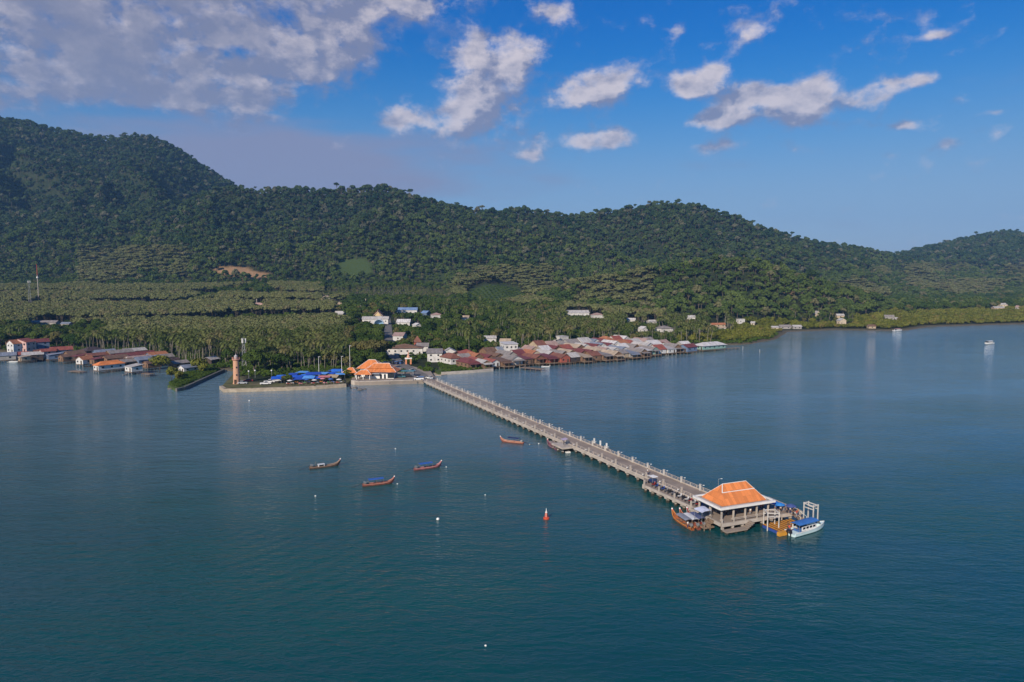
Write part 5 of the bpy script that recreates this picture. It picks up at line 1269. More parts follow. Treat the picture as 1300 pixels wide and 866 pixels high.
# --- scattered houses on the slope
SC = [
    (477, 411, 'white_hall', 'long pale-roofed white hall beside the temple gable', 24, 8, 4.5, 'gable', 2.0, 'pale grey', 'white', 95), (517, 400, 'school_building', 'long building with pale blue roof among the trees', 22, 9, 5.5, 'gable', 2.4, 'blue', 'white', 92), (541, 402, 'house', 'bright blue roofed small house right of the long blue roof', 8, 7, 4, 'gable', 2.0, 'blue', 'blue', 60), (554, 406, 'house', 'white house with pinkish roof right of the blue roofs', 10, 8, 5, 'hip', 2.2, 'pink', 'white', 20),
    (513, 414, 'barn', 'white arched-roof barn beside the road on the slope', 12, 8, 3.6, 'gable', 2.6, 'white', 'white', 88), (530, 417, 'house', 'small white house low among palms right of the barn', 7, 6, 3.2, 'gable', 1.5, 'white', 'white', 40), (432, 403, 'barn', 'grey metal barn among dark trees left of the temple', 10, 7, 4, 'gable', 2.4, 'pale grey', 'grey', 75), (415, 381, 'house', 'pale low house in the middle of the plantations', 11, 8, 4, 'hip', 1.8, 'tan', 'white', 90), (329, 391, 'house', 'pinkish half-built house with a white mast among rubber trees', 8, 8, 6, 'flat', .5, 'pink', 'pink', 20), (431, 389, 'house', 'small tan house below the pale low one', 6, 6, 5, 'flat', .5, 'tan', 'tan', 10),
    (57, 414, 'long_shed', 'long grey roofed shed at the left clearing', 26, 8, 3.6, 'gable', 1.6, 'grey', 'grey', 92), (85, 415, 'shed', 'small pale blue roofed shed right of the long shed', 8, 6, 3, 'gable', 1.3, 'slate blue', 'grey', 90),
    (733, 403, 'warehouse', 'wide grey roofed warehouse on the slope above the right village', 24, 12, 5, 'gable', 2.6, 'pale grey', 'white', 96), (758, 407, 'house', 'pinkish two-storey house right of the grey warehouse', 12, 9, 6, 'hip', 2.2, 'pink', 'white', 15), (801, 410, 'house', 'small white long-roofed house in the palms', 9, 6, 3.4, 'gable', 1.6, 'white', 'white', 80), (827, 412, 'house', 'tiny white slanted roof between palm trunks', 9, 6, 3.2, 'gable', 1.4, 'white', 'white', 120), (817, 423, 'house', 'white gabled house nearest behind the back row of the village', 8, 7, 4.2, 'gable', 2.0, 'white', 'white', 30), (843, 423, 'house', 'grey hipped house with white walls behind the village', 14, 10, 4.6, 'hip', 2.4, 'grey', 'white', 25),
    (877, 407, 'house', 'pale house with white roof high in the trees', 11, 8, 4.4, 'gable', 1.8, 'white', 'white', 85), (911, 415, 'long_shed', 'long bright orange roofed shed under tall palms', 20, 6, 3.0, 'gable', 1.4, 'orange', 'tan', 100), (917, 418.5, 'shed', 'small cream shed in front of the orange shed', 9, 4, 2.4, 'gable', 1.0, 'tan', 'white', 100), (940, 411, 'house', 'white two-storey house right of the orange shed', 9, 8, 6, 'flat', .5, 'white', 'white', 15), (956, 413, 'hut', 'small white hut at the mangrove edge', 6, 5, 3, 'gable', 1.4, 'white', 'white', 60),
    (996, 417.5, 'stilt_house', 'grey low waterfront houses at the small far right landing', 16, 7, 3, 'gable', 1.6, 'grey', 'white', 92), (1011, 417.5, 'stilt_house', 'pale shed beside the small far right landing', 12, 7, 3, 'gable', 1.4, 'pale grey', 'grey', 92), (983, 418.5, 'shed', 'white-fronted shed left of the far right landing', 9, 6, 2.8, 'gable', 1.2, 'white', 'white', 95), (1037, 402, 'house', 'small white gable house alone on the right hillside', 7, 6, 4, 'gable', 3.0, 'white', 'white', 10),
    (1068, 414, 'house', 'tall whitish two-storey house by the far right shore', 10, 8, 7.5, 'gable', 2.2, 'white', 'white', 12), (1066, 404, 'house', 'pale roofed house just above the tall whitish one', 11, 7, 4, 'gable', 1.6, 'pale grey', 'tan', 85), (1106, 417, 'hut', 'low brown hut near the far right shore', 10, 6, 3, 'gable', 1.4, 'brown', 'tan', 90), (1128, 406, 'house', 'grey roofed house in the far right mangroves', 14, 9, 4.5, 'gable', 2.0, 'grey', 'white', 80), (1138, 407.5, 'hut', 'small pale hut right of the grey mangrove house', 7, 6, 3.2, 'gable', 1.4, 'white', 'white', 90),
    (1273, 390, 'house', 'white-roofed houses beyond the mangroves at the right edge', 18, 10, 5.5, 'gable', 2.2, 'white', 'white', 90), (1267, 393.5, 'house', 'low grey house in front of the white far right one', 22, 9, 4, 'gable', 1.6, 'pale grey', 'tan', 92), (1291, 393, 'house', 'pinkish red roofed house at the far right edge', 12, 9, 4.5, 'hip', 2.4, 'pink', 'white', 80), (1187, 383, 'hut', 'tiny white hut on the far right slope', 6, 6, 4.5, 'gable', 1.8, 'white', 'white', 30),
    (590, 408, 'house', 'small tan and white house among trees above the pier village', 9, 6, 4, 'gable', 1.6, 'tan', 'white', 85), (622, 436, 'house', 'pale tin roof half hidden in trees above the white two-storey house', 9, 6, 4.2, 'gable', 1.6, 'pale grey', 'white', 100), (642, 440, 'house', 'tan roof half hidden in trees right of a pale tin roof', 8, 6, 4.2, 'gable', 1.6, 'tan', 'white', 80), (712, 437, 'house', 'white flat-roofed block behind the third row of the right village', 9, 8, 6.0, 'flat', .5, 'white', 'white', 35),
]
for (px, py, nm, lb, w, l, h, rk, rh, rc, wc, deg) in SC:
    a = R(deg)
    if px > 860: w, l, h = w * .74, l * .74, h * .8
    if px > 860 and rc == 'white': rc = 'pale grey'
    if px > 940 and wc == 'white': wc = 'grey' if 'whit' not in lb else 'cream'

    if 60 < deg < 125: w, l = l, w
    p = on_land(px, py)
    house(nm, lb, (p.x, p.y, p.z - .2), w, l, h + .4, rk, rh, rc, wc, a, 0, nm.split('_')[-1], None, .5, 2)
# temple gable, blue arch, mast by the pink house
p = on_land(477, 409); p.y += 12; p.z = ground(p.x, p.y)
e = empty('temple_hall', p, R(4), 'temple with steep red and gold gable rising behind the white hall', 'temple')
MB().box((0, 4, 2.5), (7, 12, 5)).build('wall', WALLS['white'], e)
for k, (w, z0, z1) in enumerate(((4.9, 4.6, 9.0), (3.5, 6.6, 11.2))):
    m_ = MB(); y0, y1 = -2.6 + k * 1.4, 10.6 - k * 1.4
    m_.loft([[(-w, y, z0), (0, y, z1), (w, y, z0), (w, y, z0 + .22), (0, y, z1 + .3), (-w, y, z0 + .22)] for y in (y0, y1)]); m_.build('roof', ROOFS['red'], e)
m_ = MB(); m_.add([(-3.3, -2.3, 5.0), (3.3, -2.3, 5.0), (0, -2.3, 8.8), (-3.3, -2.1, 5.0), (3.3, -2.1, 5.0), (0, -2.1, 8.8)], [(0, 1, 2), (5, 4, 3), (0, 3, 4, 1), (1, 4, 5, 2), (2, 5, 3, 0)]); m_.build('gable_panel', solid('gable_gold', (.62, .45, .25)), e)
m_ = MB(); m_.tube([(-4.9, -2.6, 4.8), (0, -2.6, 9.2)], .2, 6); m_.tube([(4.9, -2.6, 4.8), (0, -2.6, 9.2)], .2, 6); m_.tube([(0, -2.6, 9.1), (0, -2.9, 10.6)], [.2, .04], 6); m_.build('gable_trim', solid('trim_cream', (.7, .55, .42)), e)
sight(477, 6, p.y, p.z + 6); keep(p.x, p.y + 3, 9)
p = on_land(481, 413.5); e = empty('arched_stage', p, R(5), 'light blue half-round arched stage in front of the white hall', 'stage')
m_ = MB(); pr_ = [(4.6 * math.cos(t), 4.6 * math.sin(t) + 1.2) for t in np.linspace(0, math.pi, 15)]; pin = [(4.3 * math.cos(t), 4.3 * math.sin(t) + 1.2) for t in np.linspace(math.pi, 0, 15)]
m_.loft([[(x, y, z) for x, z in pr_ + pin] for y in (-1.5, 3)]); m_.build('arch_shell', solid('stage_pale', (.55, .66, .75)), e)
m_ = MB(); m_.prism([(x, z) for x, z in pin], 0, .2); m_.v = [(x, 2.9 + z, y) for x, y, z in m_.v]; m_.build('back_wall', solid('stage_blue', (.20, .36, .55)), e)
MB().box((0, .5, .6), (9.4, 4, 1.2)).build('platform', white, e); sight(481, 6, p.y, p.z + 1.5); keep(p.x, p.y, 7)
for (px, py, h, lb) in ((464.5, 392, 12, 'bare pale concrete pillar standing left of a bushy tree by the temple'), (458, 401, 11, 'thin pale pole among trees above the temple hall'), (326, 389, 9, 'white pole beside the pinkish half-built house')):
    p = on_land(px, py); e = empty('utility_pole', p, 0, lb, 'pole'); MB().box((0, 0, h / 2), (.55, .55, h)).build('post', pale_conc, e); MB().box((0, 0, h - .8), (1.6, .2, .2)).build('cross_arm', pale_conc, e); sight(px, 1.2, p.y, p.z + 3)

# ------------------------------------------------------------------ cars
tyre = black
def car_proto(kind, paint):
    e = empty({'pickup': 'pickup_truck', 'sedan': 'parked_car', 'van': 'minivan', 'truck': 'covered_truck'}[kind], (0, 0, -50), 0, kind, {'sedan': 'car', 'pickup': 'pickup'}.get(kind, kind))
    L, Wd = {'pickup': (5.1, 1.85), 'sedan': (4.4, 1.75), 'van': (4.9, 1.9), 'truck': (5.4, 1.95)}[kind]; hw = Wd / 2
    pf = {'pickup': [(-L / 2, .5), (-L / 2, 1.0), (-.3, 1.02), (.9, 1.05), (L / 2 - .2, .95), (L / 2, .75), (L / 2, .4), (-L / 2, .4)],
          'sedan': [(-L / 2, .45), (-L / 2, .9), (-1.5, .98), (1.0, .95), (L / 2 - .15, .82), (L / 2, .6), (L / 2, .32), (-L / 2, .32)],
          'van': [(-L / 2, .4), (-L / 2, 1.05), (1.3, 1.1), (L / 2 - .3, .95), (L / 2, .7), (L / 2, .35), (-L / 2, .35)], 'truck': [(-L / 2, .5), (-L / 2, 1.05), (.7, 1.05), (1.4, 1.1), (L / 2 - .2, 1.0), (L / 2, .75), (L / 2, .4), (-L / 2, .4)]}[kind]
    MB().loft([[(x, y * .97 if abs(y) == hw else y, z) for x, z in pf] for y in (-hw, -hw + .12, hw - .12, hw)]).build('body', paint, e)
    cab = {'pickup': [(-.5, 1.0), (-.35, 1.62), (.7, 1.64), (1.25, 1.04)], 'sedan': [(-1.75, .95), (-1.1, 1.42), (.25, 1.44), (1.1, .94)], 'van': [(-L / 2 + .05, 1.04), (-L / 2 + .2, 1.85), (1.0, 1.88), (1.7, 1.08)], 'truck': [(.2, 1.04), (.3, 1.75), (1.0, 1.75), (1.6, 1.08)]}[kind]
    m_ = MB(); m_.loft([[(x, y * (1 - .16 * (z > 1.2)), z) for x, z in cab] for y in (-hw + .06, hw - .06)]); m_.build('window_band', glass, e)
    top = MB(); a, b_ = cab[1], cab[2]; top.box(((a[0] + b_[0]) / 2, 0, a[1] + .03), (b_[0] - a[0] + .1, Wd * .84, .08)); top.build('roof_panel', paint, e)
    if kind == 'truck': MB().box((-1.3, 0, 1.75), (2.7, Wd, .12)).build('bed_roof', solid('bed_roof_blue', (.08, .17, .36)), e); [MB().box((x, y, 1.35), (.07, .07, .8)).build('bed_post', metal, e) for x in (-2.5, -.1) for y in (-hw + .1, hw - .1)]
    for x in (-L * .31, L * .31):
        for y in (-hw + .08, hw - .08):
            m_ = MB(); m_.tube([(x, y - .12, .34), (x, y + .12, .34)], .34, 14); m_.build('wheel', tyre, e)
    for y in (-hw + .3, hw - .3): MB().box((L / 2 - .01, y, .68), (.06, .32, .16)).build('headlight', white, e)
    return Proto(e)
paints = {k: pbr('paint_' + k, v, .3, .04, 1.0, spec=.5) for k, v in dict(white=(.72, .72, .72), silver=(.42, .43, .46), navy=(.02, .03, .09), black=(.02, .02, .025), red=(.38, .03, .03), blue=(.04, .11, .32), teal=(.05, .16, .18)).items()}
PICK, SED, VAN, TRK = car_proto('pickup', paints['white']), car_proto('sedan', paints['silver']), car_proto('van', paints['navy']), car_proto('truck', paints['blue'])
def rec(c): return {'body': paints[c], 'roof_panel': paints[c]}
for pr_, px, py, z, deg, col_, lb in (
    (SED, 308, 487.5, QZ - .35, 10, 'silver', 'silver parked car beside the foot of the brick lighthouse'), (SED, 315, 484.5, QZ - .35, -160, 'red', 'dark red parked car behind the silver one by the lighthouse'), (PICK, 337, 488.3, QZ - .35, 20, 'white', 'white pickup parked at the left edge of the market'), (PICK, 342, 486, QZ - .35, 15, 'white', 'second white pickup just behind the first at the market edge'),
    (VAN, 350, 484.5, QZ - .35, 25, 'white', 'white van behind the two white pickups'), (TRK, 531.5, 482.5, QZ, 185, 'white', 'white covered truck on the quay at the root of the pier'), (VAN, 509, 479.5, QZ, 0, 'teal', 'teal van under the shade roof right of the terminal'), (VAN, 518, 479, QZ, 5, 'black', 'black van under the shade roof right of the terminal'),
    (TRK, 489, 463.0, QZ, 80, 'blue', 'blue covered truck in the parking row behind the terminal, nearest left'), (VAN, 494, 463.3, QZ, 80, 'navy', 'navy van second in the parking row behind the terminal'), (VAN, 499, 462.5, QZ, 82, 'black', 'black van third in the parking row behind the terminal'), (TRK, 504, 462.2, QZ, 84, 'navy', 'navy covered truck fourth in the parking row behind the terminal'), (VAN, 509, 461.8, QZ, 80, 'blue', 'blue van fifth in the parking row behind the terminal'), (SED, 523.5, 471.5, QZ, -50, 'silver', 'silver car driving on the road towards the pier'), (SED, 545, 481, QZ, 130, 'white', 'white car at the very start of the pier')):
    p = at(px, py, z); pr_.place(p, R(deg), lb, None, 1.0, rec(col_)); keep(p.x, p.y, 4)

# ------------------------------------------------------------------ people
skin_m = solid('skin', (.33, .19, .12)); hair_m = solid('hair_black', (.015, .012, .01))
def skin_mesh(name, pts, edges, rad, mat_, sub=1, root=0):
    me = bpy.data.meshes.new(name); me.from_pydata(pts, edges, []); o = bpy.data.objects.new(name, me); COL.objects.link(o)
    md = o.modifiers.new('s', 'SKIN'); md.use_smooth_shade = True
    for i, r_ in enumerate(rad): me.skin_vertices[0].data[i].radius = r_ if isinstance(r_, tuple) else (r_, r_)
    me.skin_vertices[0].data[root].use_root = True
    o.modifiers.new('d', 'SUBSURF').levels = sub
    bpy.context.view_layer.update()
    out = bpy.data.meshes.new_from_object(o.evaluated_get(bpy.context.evaluated_depsgraph_get())); out.name = name
    out.materials.clear(); out.materials.append(mat_)
    bpy.data.objects.remove(o)
    return out
def person_proto(pose):
    k = pose
    arm = [(-.20, -.02, 1.12), (-.23, -.10, .92)] if k == 0 else [(-.25, -.05, 1.12), (-.22, -.25, 1.08)] if k == 1 else [(-.24, .02, 1.14), (-.26, .04, .92)]
    ra = [(.22, .0, 1.13), (.25, -.06, .92)] if k != 2 else [(.26, -.14, 1.2), (.2, -.34, 1.3)]
    st_ = .10 if k == 2 else .02
    pts = [(0, 0, .90), (0, 0, 1.08), (0, 0, 1.28), (0, 0, 1.42), (0, -.01, 1.50), (0, -.02, 1.62), (-.18, 0, 1.36), arm[0], arm[1], (.18, 0, 1.36), ra[0], ra[1], (-.09, 0, .84), (-.10, -st_ * 2, .47), (-.10, -st_, .07), (.09, 0, .84), (.10, st_ * 1.5, .47), (.10, st_ * 3, .07), (-.11, -st_ - .14, .03), (.11, st_ * 3 - .14, .03),
           (arm[1][0], arm[1][1] - .05, arm[1][2] - .09), (ra[1][0], ra[1][1] - .05, ra[1][2] - .09), (0, -.03, 1.69)]
    ed = [(0, 1), (1, 2), (2, 3), (3, 4), (4, 5), (2, 6), (6, 7), (7, 8), (2, 9), (9, 10), (10, 11), (0, 12), (12, 13), (13, 14), (0, 15), (15, 16), (16, 17), (14, 18), (17, 19), (8, 20), (11, 21), (5, 22)]
    rad = [.13, .12, .14, .06, .05, .095, .06, .045, .035, .06, .045, .035, .08, .058, .04, .08, .058, .04, .03, .03, .03, .03, .07]
    e = empty('person', (0, 0, -50), 0, 'person', 'person')
    body = link('body', skin_mesh('body', pts, ed, rad, skin_m), e)
    sh = [(0, 0, .94), (0, 0, 1.08), (0, 0, 1.28), (0, 0, 1.40), (-.18, 0, 1.36), tuple(np.array((-.18, 0, 1.36)) * .4 + np.array(arm[0]) * .6), (.18, 0, 1.36), tuple(np.array((.18, 0, 1.36)) * .4 + np.array(ra[0]) * .6)]
    link('shirt', skin_mesh('shirt', sh, [(0, 1), (1, 2), (2, 3), (2, 4), (4, 5), (2, 6), (6, 7)], [.15, .14, .158, .08, .078, .066, .078, .066], solid('cloth_blue', (.05, .14, .42))), e)
    tr = [(0, 0, .92), (-.09, 0, .83), (-.10, -st_ * 2, .47), (-.10, -st_, .18), (.09, 0, .83), (.10, st_ * 1.5, .47), (.10, st_ * 3, .18)]
    link('trousers', skin_mesh('trousers', tr, [(0, 1), (1, 2), (2, 3), (0, 4), (4, 5), (5, 6)], [.145, .098, .076, .06, .098, .076, .06], solid('cloth_dark', (.03, .03, .045))), e)
    m_ = MB(); m_.lathe([(.02, 1.80), (.085, 1.765), (.112, 1.69), (.105, 1.63)], 12); m_.v = [(x, y + .005, z) for x, y, z in m_.v]; m_.build('hair', hair_m, e, smooth=True)
    m_ = MB()
    for x in (-.035, .035): m_.box((x, -.108, 1.645), (.026, .02, .014))
    m_.build('eyes', black, e)
    m_ = MB(); m_.box((0, -.118, 1.62), (.025, .03, .04)); m_.build('nose', skin_m, e)
    for sg in (-1, 1):      # hands: five separate fingers each
        h0 = pts[20 if sg < 0 else 21]; m_ = MB()
        for f in range(4): m_.tube([(h0[0] - .028 + f * .019, h0[1], h0[2] - .02), (h0[0] - .03 + f * .02, h0[1] - .012, h0[2] - .075 - (.012 if f in (1, 2) else 0))], .008, 5)
        m_.tube([(h0[0] + .03 * -sg, h0[1], h0[2]), (h0[0] + .055 * -sg, h0[1] - .02, h0[2] - .045)], .009, 5); m_.build('hand', skin_m, e)
    return Proto(e)
PEO = [person_proto(k) for k in range(3)]
cloth = {k: solid('cloth_' + k, v, .8) for k, v in {'blue': (.05, .14, .42), 'red': (.45, .05, .04), 'white': (.65, .64, .62), 'black': (.02, .02, .025), 'orange': (.6, .2, .03), 'pink': (.6, .25, .3), 'grey': (.25, .25, .26), 'green': (.08, .25, .1), 'navy': (.02, .03, .1)}.items()}
def put(i, p, rz, top, bot, label, group=None):
    PEO[i % 3].place(p, rz, label, group, 1.0, {'shirt': cloth[top], 'trousers': cloth[bot]})
# crowd at the far right corner of the pier platform
spots_ = [(959.5, 642, 'red', 'black', 'person in red shirt at the left end of the group beside the pavilion eave'), (962, 640, 'black', 'grey', 'person in black behind the red-shirted one at the pavilion corner'), (965.5, 642.5, 'red', 'navy', 'person in red shirt and navy trousers beside the two at the corner'), (968.5, 641.5, 'orange', 'black', 'person in orange shirt in the group east of the pavilion'), (984.5, 643.5, 'blue', 'black', 'person in blue shirt leftmost of the blue-shirted group'), (988, 642, 'blue', 'navy', 'person in blue shirt and navy trousers in the platform group'), (991, 644.5, 'white', 'black', 'person in white shirt amid the blue-shirted group'), (995, 643.5, 'blue', 'grey', 'person in blue shirt and grey trousers near the platform posts'), (999, 646, 'navy', 'black', 'person in navy at the platform edge near the right gantry'), (1003, 646.5, 'white', 'navy', 'person in white shirt and navy trousers near the right gantry'), (1007, 648.5, 'black', 'black', 'person all in black at the outer corner of the platform'), (1011, 651, 'red', 'grey', 'person in red shirt nearest the orange pontoon'), (1013, 649, 'orange', 'navy', 'person in orange and navy at the far platform corner'), (976, 641, 'pink', 'black', 'person in pink shirt between the red and blue groups')]
for i, (px, py, a_, b_, lb) in enumerate(spots_): put(i, at(px, py + 6, DZ), .9 * i, a_, b_, lb, 'people on the pier platform')
put(0, at(1000, 673, .8), 1.0, 'black', 'black', 'person in black standing at the stern corner of the pontoon'); put(1, at(1002, 676, .82), -.6, 'red', 'navy', 'person in red at the stern of the speedboat')
put(2, pt(s_f - 30, 3.6, DZ), ang, 'blue', 'grey', 'person in blue walking along the middle of the pier'); put(0, pt(s_f + 35, 2.2, DZ), ang + 3, 'white', 'navy', 'person in white shirt walking on the pier towards shore'); put(1, pt((s_l0 + s_l1) / 2 + 1, -2, DZ), 1, 'navy', 'black', 'person in navy standing on the half-way landing')
put(2, pp(4, 3, DZ), .4, 'grey', 'black', 'person in grey shirt standing under the pavilion roof'); put(0, pp(9, 1.5, DZ), -.4, 'white', 'grey', 'person in white and grey at the front of the pavilion')
for i, (px, py, a_, b_, lb) in enumerate([(364, 489.5, 'white', 'navy', 'person in white at the left end of the market stalls'), (370, 490, 'orange', 'black', 'person in orange shirt before the market tarps'), (381, 490, 'red', 'navy', 'person in red before the blue market tarps'), (396, 489.4, 'white', 'black', 'person in white and black before the blue tarps'), (412, 488.6, 'pink', 'grey', 'person in pink before the right market stalls'), (424, 488.2, 'blue', 'grey', 'person in blue at the right end of the market'), (538, 484, 'orange', 'navy', 'person in orange at the root of the pier'), (525, 484.2, 'black', 'navy', 'person in black by the white truck on the quay')]):
    put(i, at(px, py, QZ if px > 450 else QZ - .35), i * 1.3, a_, b_, lb)

put(0, at(873, 671, .25), .5, 'white', 'navy', 'person in white shirt standing in the stern of the bright orange longtail'); put(2, at(495, 488, QZ), 2.0, 'grey', 'navy', 'person in grey walking on the quay before the terminal')
# ------------------------------------------------------------------ motorbikes along the widened strip
def bike_proto():
    e = empty('motorbike', (0, 0, -50), 0, 'motorbike', 'motorbike')
    for x in (-.62, .62):
        m_ = MB(); ri = [(x + .27 * math.cos(t), 0, .29 + .27 * math.sin(t)) for t in np.linspace(0, 2 * math.pi, 15)]; m_.tube(ri, .05, 6, False); m_.tube([(x, -.05, .29), (x, .05, .29)], .09, 8); m_.build('wheel', black, e)
    m_ = MB(); m_.loft([[(x, y * w, z) for y, z in ((-.11, zb), (.11, zb), (.13, zt), (-.13, zt))] for x, w, zb, zt in ((-.75, .6, .55, .72), (-.3, 1, .4, .78), (.1, .9, .32, .5), (.38, 1.2, .35, .8), (.55, .9, .6, 1.0))]); m_.build('body', solid('bike_red', (.3, .03, .03)), e)
    m_ = MB(); m_.loft([[(x, y, z) for y, z in ((-.13, z0), (.13, z0), (.10, z0 + .09), (-.10, z0 + .09))] for x, z0 in ((-.75, .80), (-.3, .76), (.1, .74))]); m_.build('seat', black, e)
    m_ = MB(); m_.tube([(.6, 0, .3), (.45, 0, .95)], .04, 6); m_.tube([(.38, -.33, 1.05), (.46, 0, 1.0), (.38, .33, 1.05)], .025, 6); m_.build('handlebar', metal, e)
    m_ = MB(); m_.lathe([(.09, 0), (.09, .06), (.02, .08)], 10); m_.v = [(.56 + z, y, .88 + x * .9) for x, y, z in m_.v]; m_.build('headlight', white, e)
    return Proto(e)
BK = bike_proto(); bcol = [('red', (.32, .03, .03)), ('black', (.02, .02, .02)), ('blue', (.03, .08, .3)), ('white', (.6, .6, .6)), ('grey', (.2, .2, .22))]
nbk = 15
for i in range(nbk):
    s = s_wide + 4.5 + i * (s_front - s_wide - 14) / (nbk - 1); c_, v_ = bcol[(i * 7 + i // 3) % 5]
    BK.place(pt(s, -WW + 1.35, DZ), ang + math.pi / 2 + R(18 + 6 * math.sin(i * 2.3)), '%s motorbike, %s from the landward end of the row parked by the pier pavilion' % (c_, ordinal(i + 1)), 'motorbikes parked along the pier', 1.0, {'body': solid('bike_' + c_, v_)})
# white-roofed three-wheeler at the head of the row and canvas stalls
def canopy(name, p, rz, w, l, h, mt, label, cat, sag=.15, group=None, tilt=.25, legs=True):
    e = empty(name, p, rz, label, cat, group)
    m_ = MB(); n = 5; top = []
    for i in range(n):
        x = -w / 2 + w * i / (n - 1); top.append([(x, -l / 2 + l * j / 4, h + tilt * (j / 4 - .5) * 2 * .5 + sag * (1 - (2 * i / (n - 1) - 1)**2) + .04 * math.sin(i * 2.1 + j * 1.7)) for j in range(5)])
    sec = [[q for q in row] + [(a, b_, c_ - .05) for a, b_, c_ in row[::-1]] for row in top]
    m_.loft(sec).build('canopy', mt, e)
    if legs:
        for x in (-w / 2 + .1, w / 2 - .1):
            for y in (-l / 2 + .1, l / 2 - .1): MB().tube([(x, y, 0), (x, y, h + (tilt * .5 if y > 0 else -tilt * .5))], .04, 5).build('pole', metal, e)
    return e
e = canopy('three_wheeler', pt(s_wide + 2.6, -1.2, DZ), ang, 2.2, 1.7, 1.85, white, 'white-roofed motor three-wheeler at the landward end of the motorbike row', 'three-wheeler', .1, None, 0)
MB().box((0, 0, .75), (1.7, 1.3, .5)).build('body', paints['navy'], e)
for (x, y) in ((-.7, -.7), (-.7, .7), (1.1, 0)): MB().tube([(x, y - .06, .3), (x, y + .06, .3)], .3, 12).build('wheel', black, e)
canopy('sun_canopy', pp(-2.0, 3.2, DZ), pang + .2, 3.0, 2.2, 2.1, solid('canvas_pale_blue', (.50, .54, .66)), 'pale blue and white canvas canopy at the left corner of the pavilion', 'canopy')
canopy('sun_canopy', pt((s_l0 + s_l1) / 2 + 1.5, -2.2, DZ), ang, 2.2, 1.7, 2.1, solid('canvas_lilac', (.34, .29, .40)), 'lilac canvas canopy on the half-way pier landing', 'canopy')
# blue tarpaulin stacks in the speed boat corner: umbrellas over the waiting crowd
def parasol(p, mt, label, r=1.3, h=2.3, group=None):
    e = empty('parasol', p, random.Random(label).uniform(0, 3), label, 'parasol', group)
    MB().lathe([(r, h - .45), (r * .99, h - .42), (r * .55, h - .16), (.03, h)], 8).build('canopy', mt, e)
    MB().tube([(0, 0, 0), (0, 0, h)], .035, 6).build('pole', metal, e); MB().lathe([(.25, 0), (.25, .12), (.05, .16)], 10).build('base', pale_conc, e)
for (px, py, c_, nm) in ((983, 648, (.04, .16, .5), 'blue parasol leftmost over the waiting crowd on the platform'), (989.5, 650, (.03, .2, .55), 'bright blue parasol middle over the waiting crowd'), (1004, 652, (.06, .09, .25), 'navy parasol beside the right gantry')):
    parasol(at(px, py, DZ), solid('parasol_%d' % px, c_), nm, 1.15, 2.1)

# ------------------------------------------------------------------ market of tarps on the promontory
mr = random.Random(4)
tarps = [('deep blue', (.015, .09, .50)), ('blue', (.03, .16, .62)), ('royal blue', (.02, .07, .40)), ('light blue', (.10, .30, .70))]
rowsM = [(376, 484, 7), (388, 482.5, 7), (398, 481.6, 8), (408, 480.5, 7), (418, 479.5, 7), (428, 477.6, 6), (380, 487.2, 6), (392, 486.4, 6), (402, 485.6, 7), (412, 485.0, 6), (422, 483.6, 6), (432, 481.5, 5), (351, 487, 5), (357, 484.5, 5), (372, 481.5, 5), (384, 479.5, 6), (424, 476.5, 5)]
for i, (px, py, w) in enumerate(rowsM):
    nm, c_ = tarps[i % 4]
    if i == 10: nm, c_ = 'tan', (.42, .33, .2)
    if i == 9: nm, c_ = 'red and white', (.55, .2, .2)
    canopy('market_tarp', at(px, py, QZ - .35), R(mr.uniform(-20, 20)), w * .95, 4.6, mr.uniform(2.3, 3.1), solid('tarp_' + nm.replace(' ', '_'), c_), '%s market tarp, %s counted along the rows from the left front' % (nm, ordinal(sorted(rowsM, key=lambda q: (q[0], -q[1])).index((px, py, w)) + 1)), 'tarp', .2, 'tarps of the promontory market', mr.uniform(.2, .9))
goods = ['red', 'white', 'orange', 'pink', 'green', 'blue']
for i in range(14):
    px = 366 + i * 5.2; py = 489.2 - i * .12 - (i % 3) * .8; p = at(px, py, QZ - .35)
    e = empty('stall_table', p, R(mr.uniform(-15, 15)), 'market table heaped with %s goods, %s from the left along the seawall' % (goods[i % 6], ordinal(i + 1)), 'table', 'market tables')
    MB().box((0, 0, .75), (2.2, 1.0, .08)).build('tabletop', wood, e)
    for x in (-.95, .95):
        for y in (-.4, .4): MB().box((x, y, .36), (.07, .07, .72)).build('leg', wood, e)
    m_ = MB()
    for k in range(7): m_.box((mr.uniform(-.8, .8), mr.uniform(-.3, .3), .79 + mr.uniform(.08, .2)), (mr.uniform(.25, .5), mr.uniform(.25, .45), mr.uniform(.15, .4)), mr.uniform(0, 3))
    m_.build('goods', cloth[goods[i % 6]], e)
    if i % 2 == 0: parasol(at(px + 2, py - .6, QZ - .35), cloth[goods[(i + 1) % 6]], '%s parasol, %s from the left over the market tables' % (goods[(i + 1) % 6], ordinal(i // 2 + 1)), 1.4, 2.5, 'market parasols')
keep(*at(405, 482, 1.4)[:2], 22); keep(*at(370, 484, 1.4)[:2], 9); keep(*at(335, 485, 1.4)[:2], 14); keep(*at(430, 481, 1.4)[:2], 12); keep(*at(500, 466, 1.7)[:2], 13); keep(*at(500, 478, 1.7)[:2], 16); keep(*at(535, 478, 1.7)[:2], 12); keep(*at(470, 482, 1.7)[:2], 14)
keep(*at(590, 463, 1.2)[:2], 20); keep(*at(565, 464, 1.2)[:2], 20)
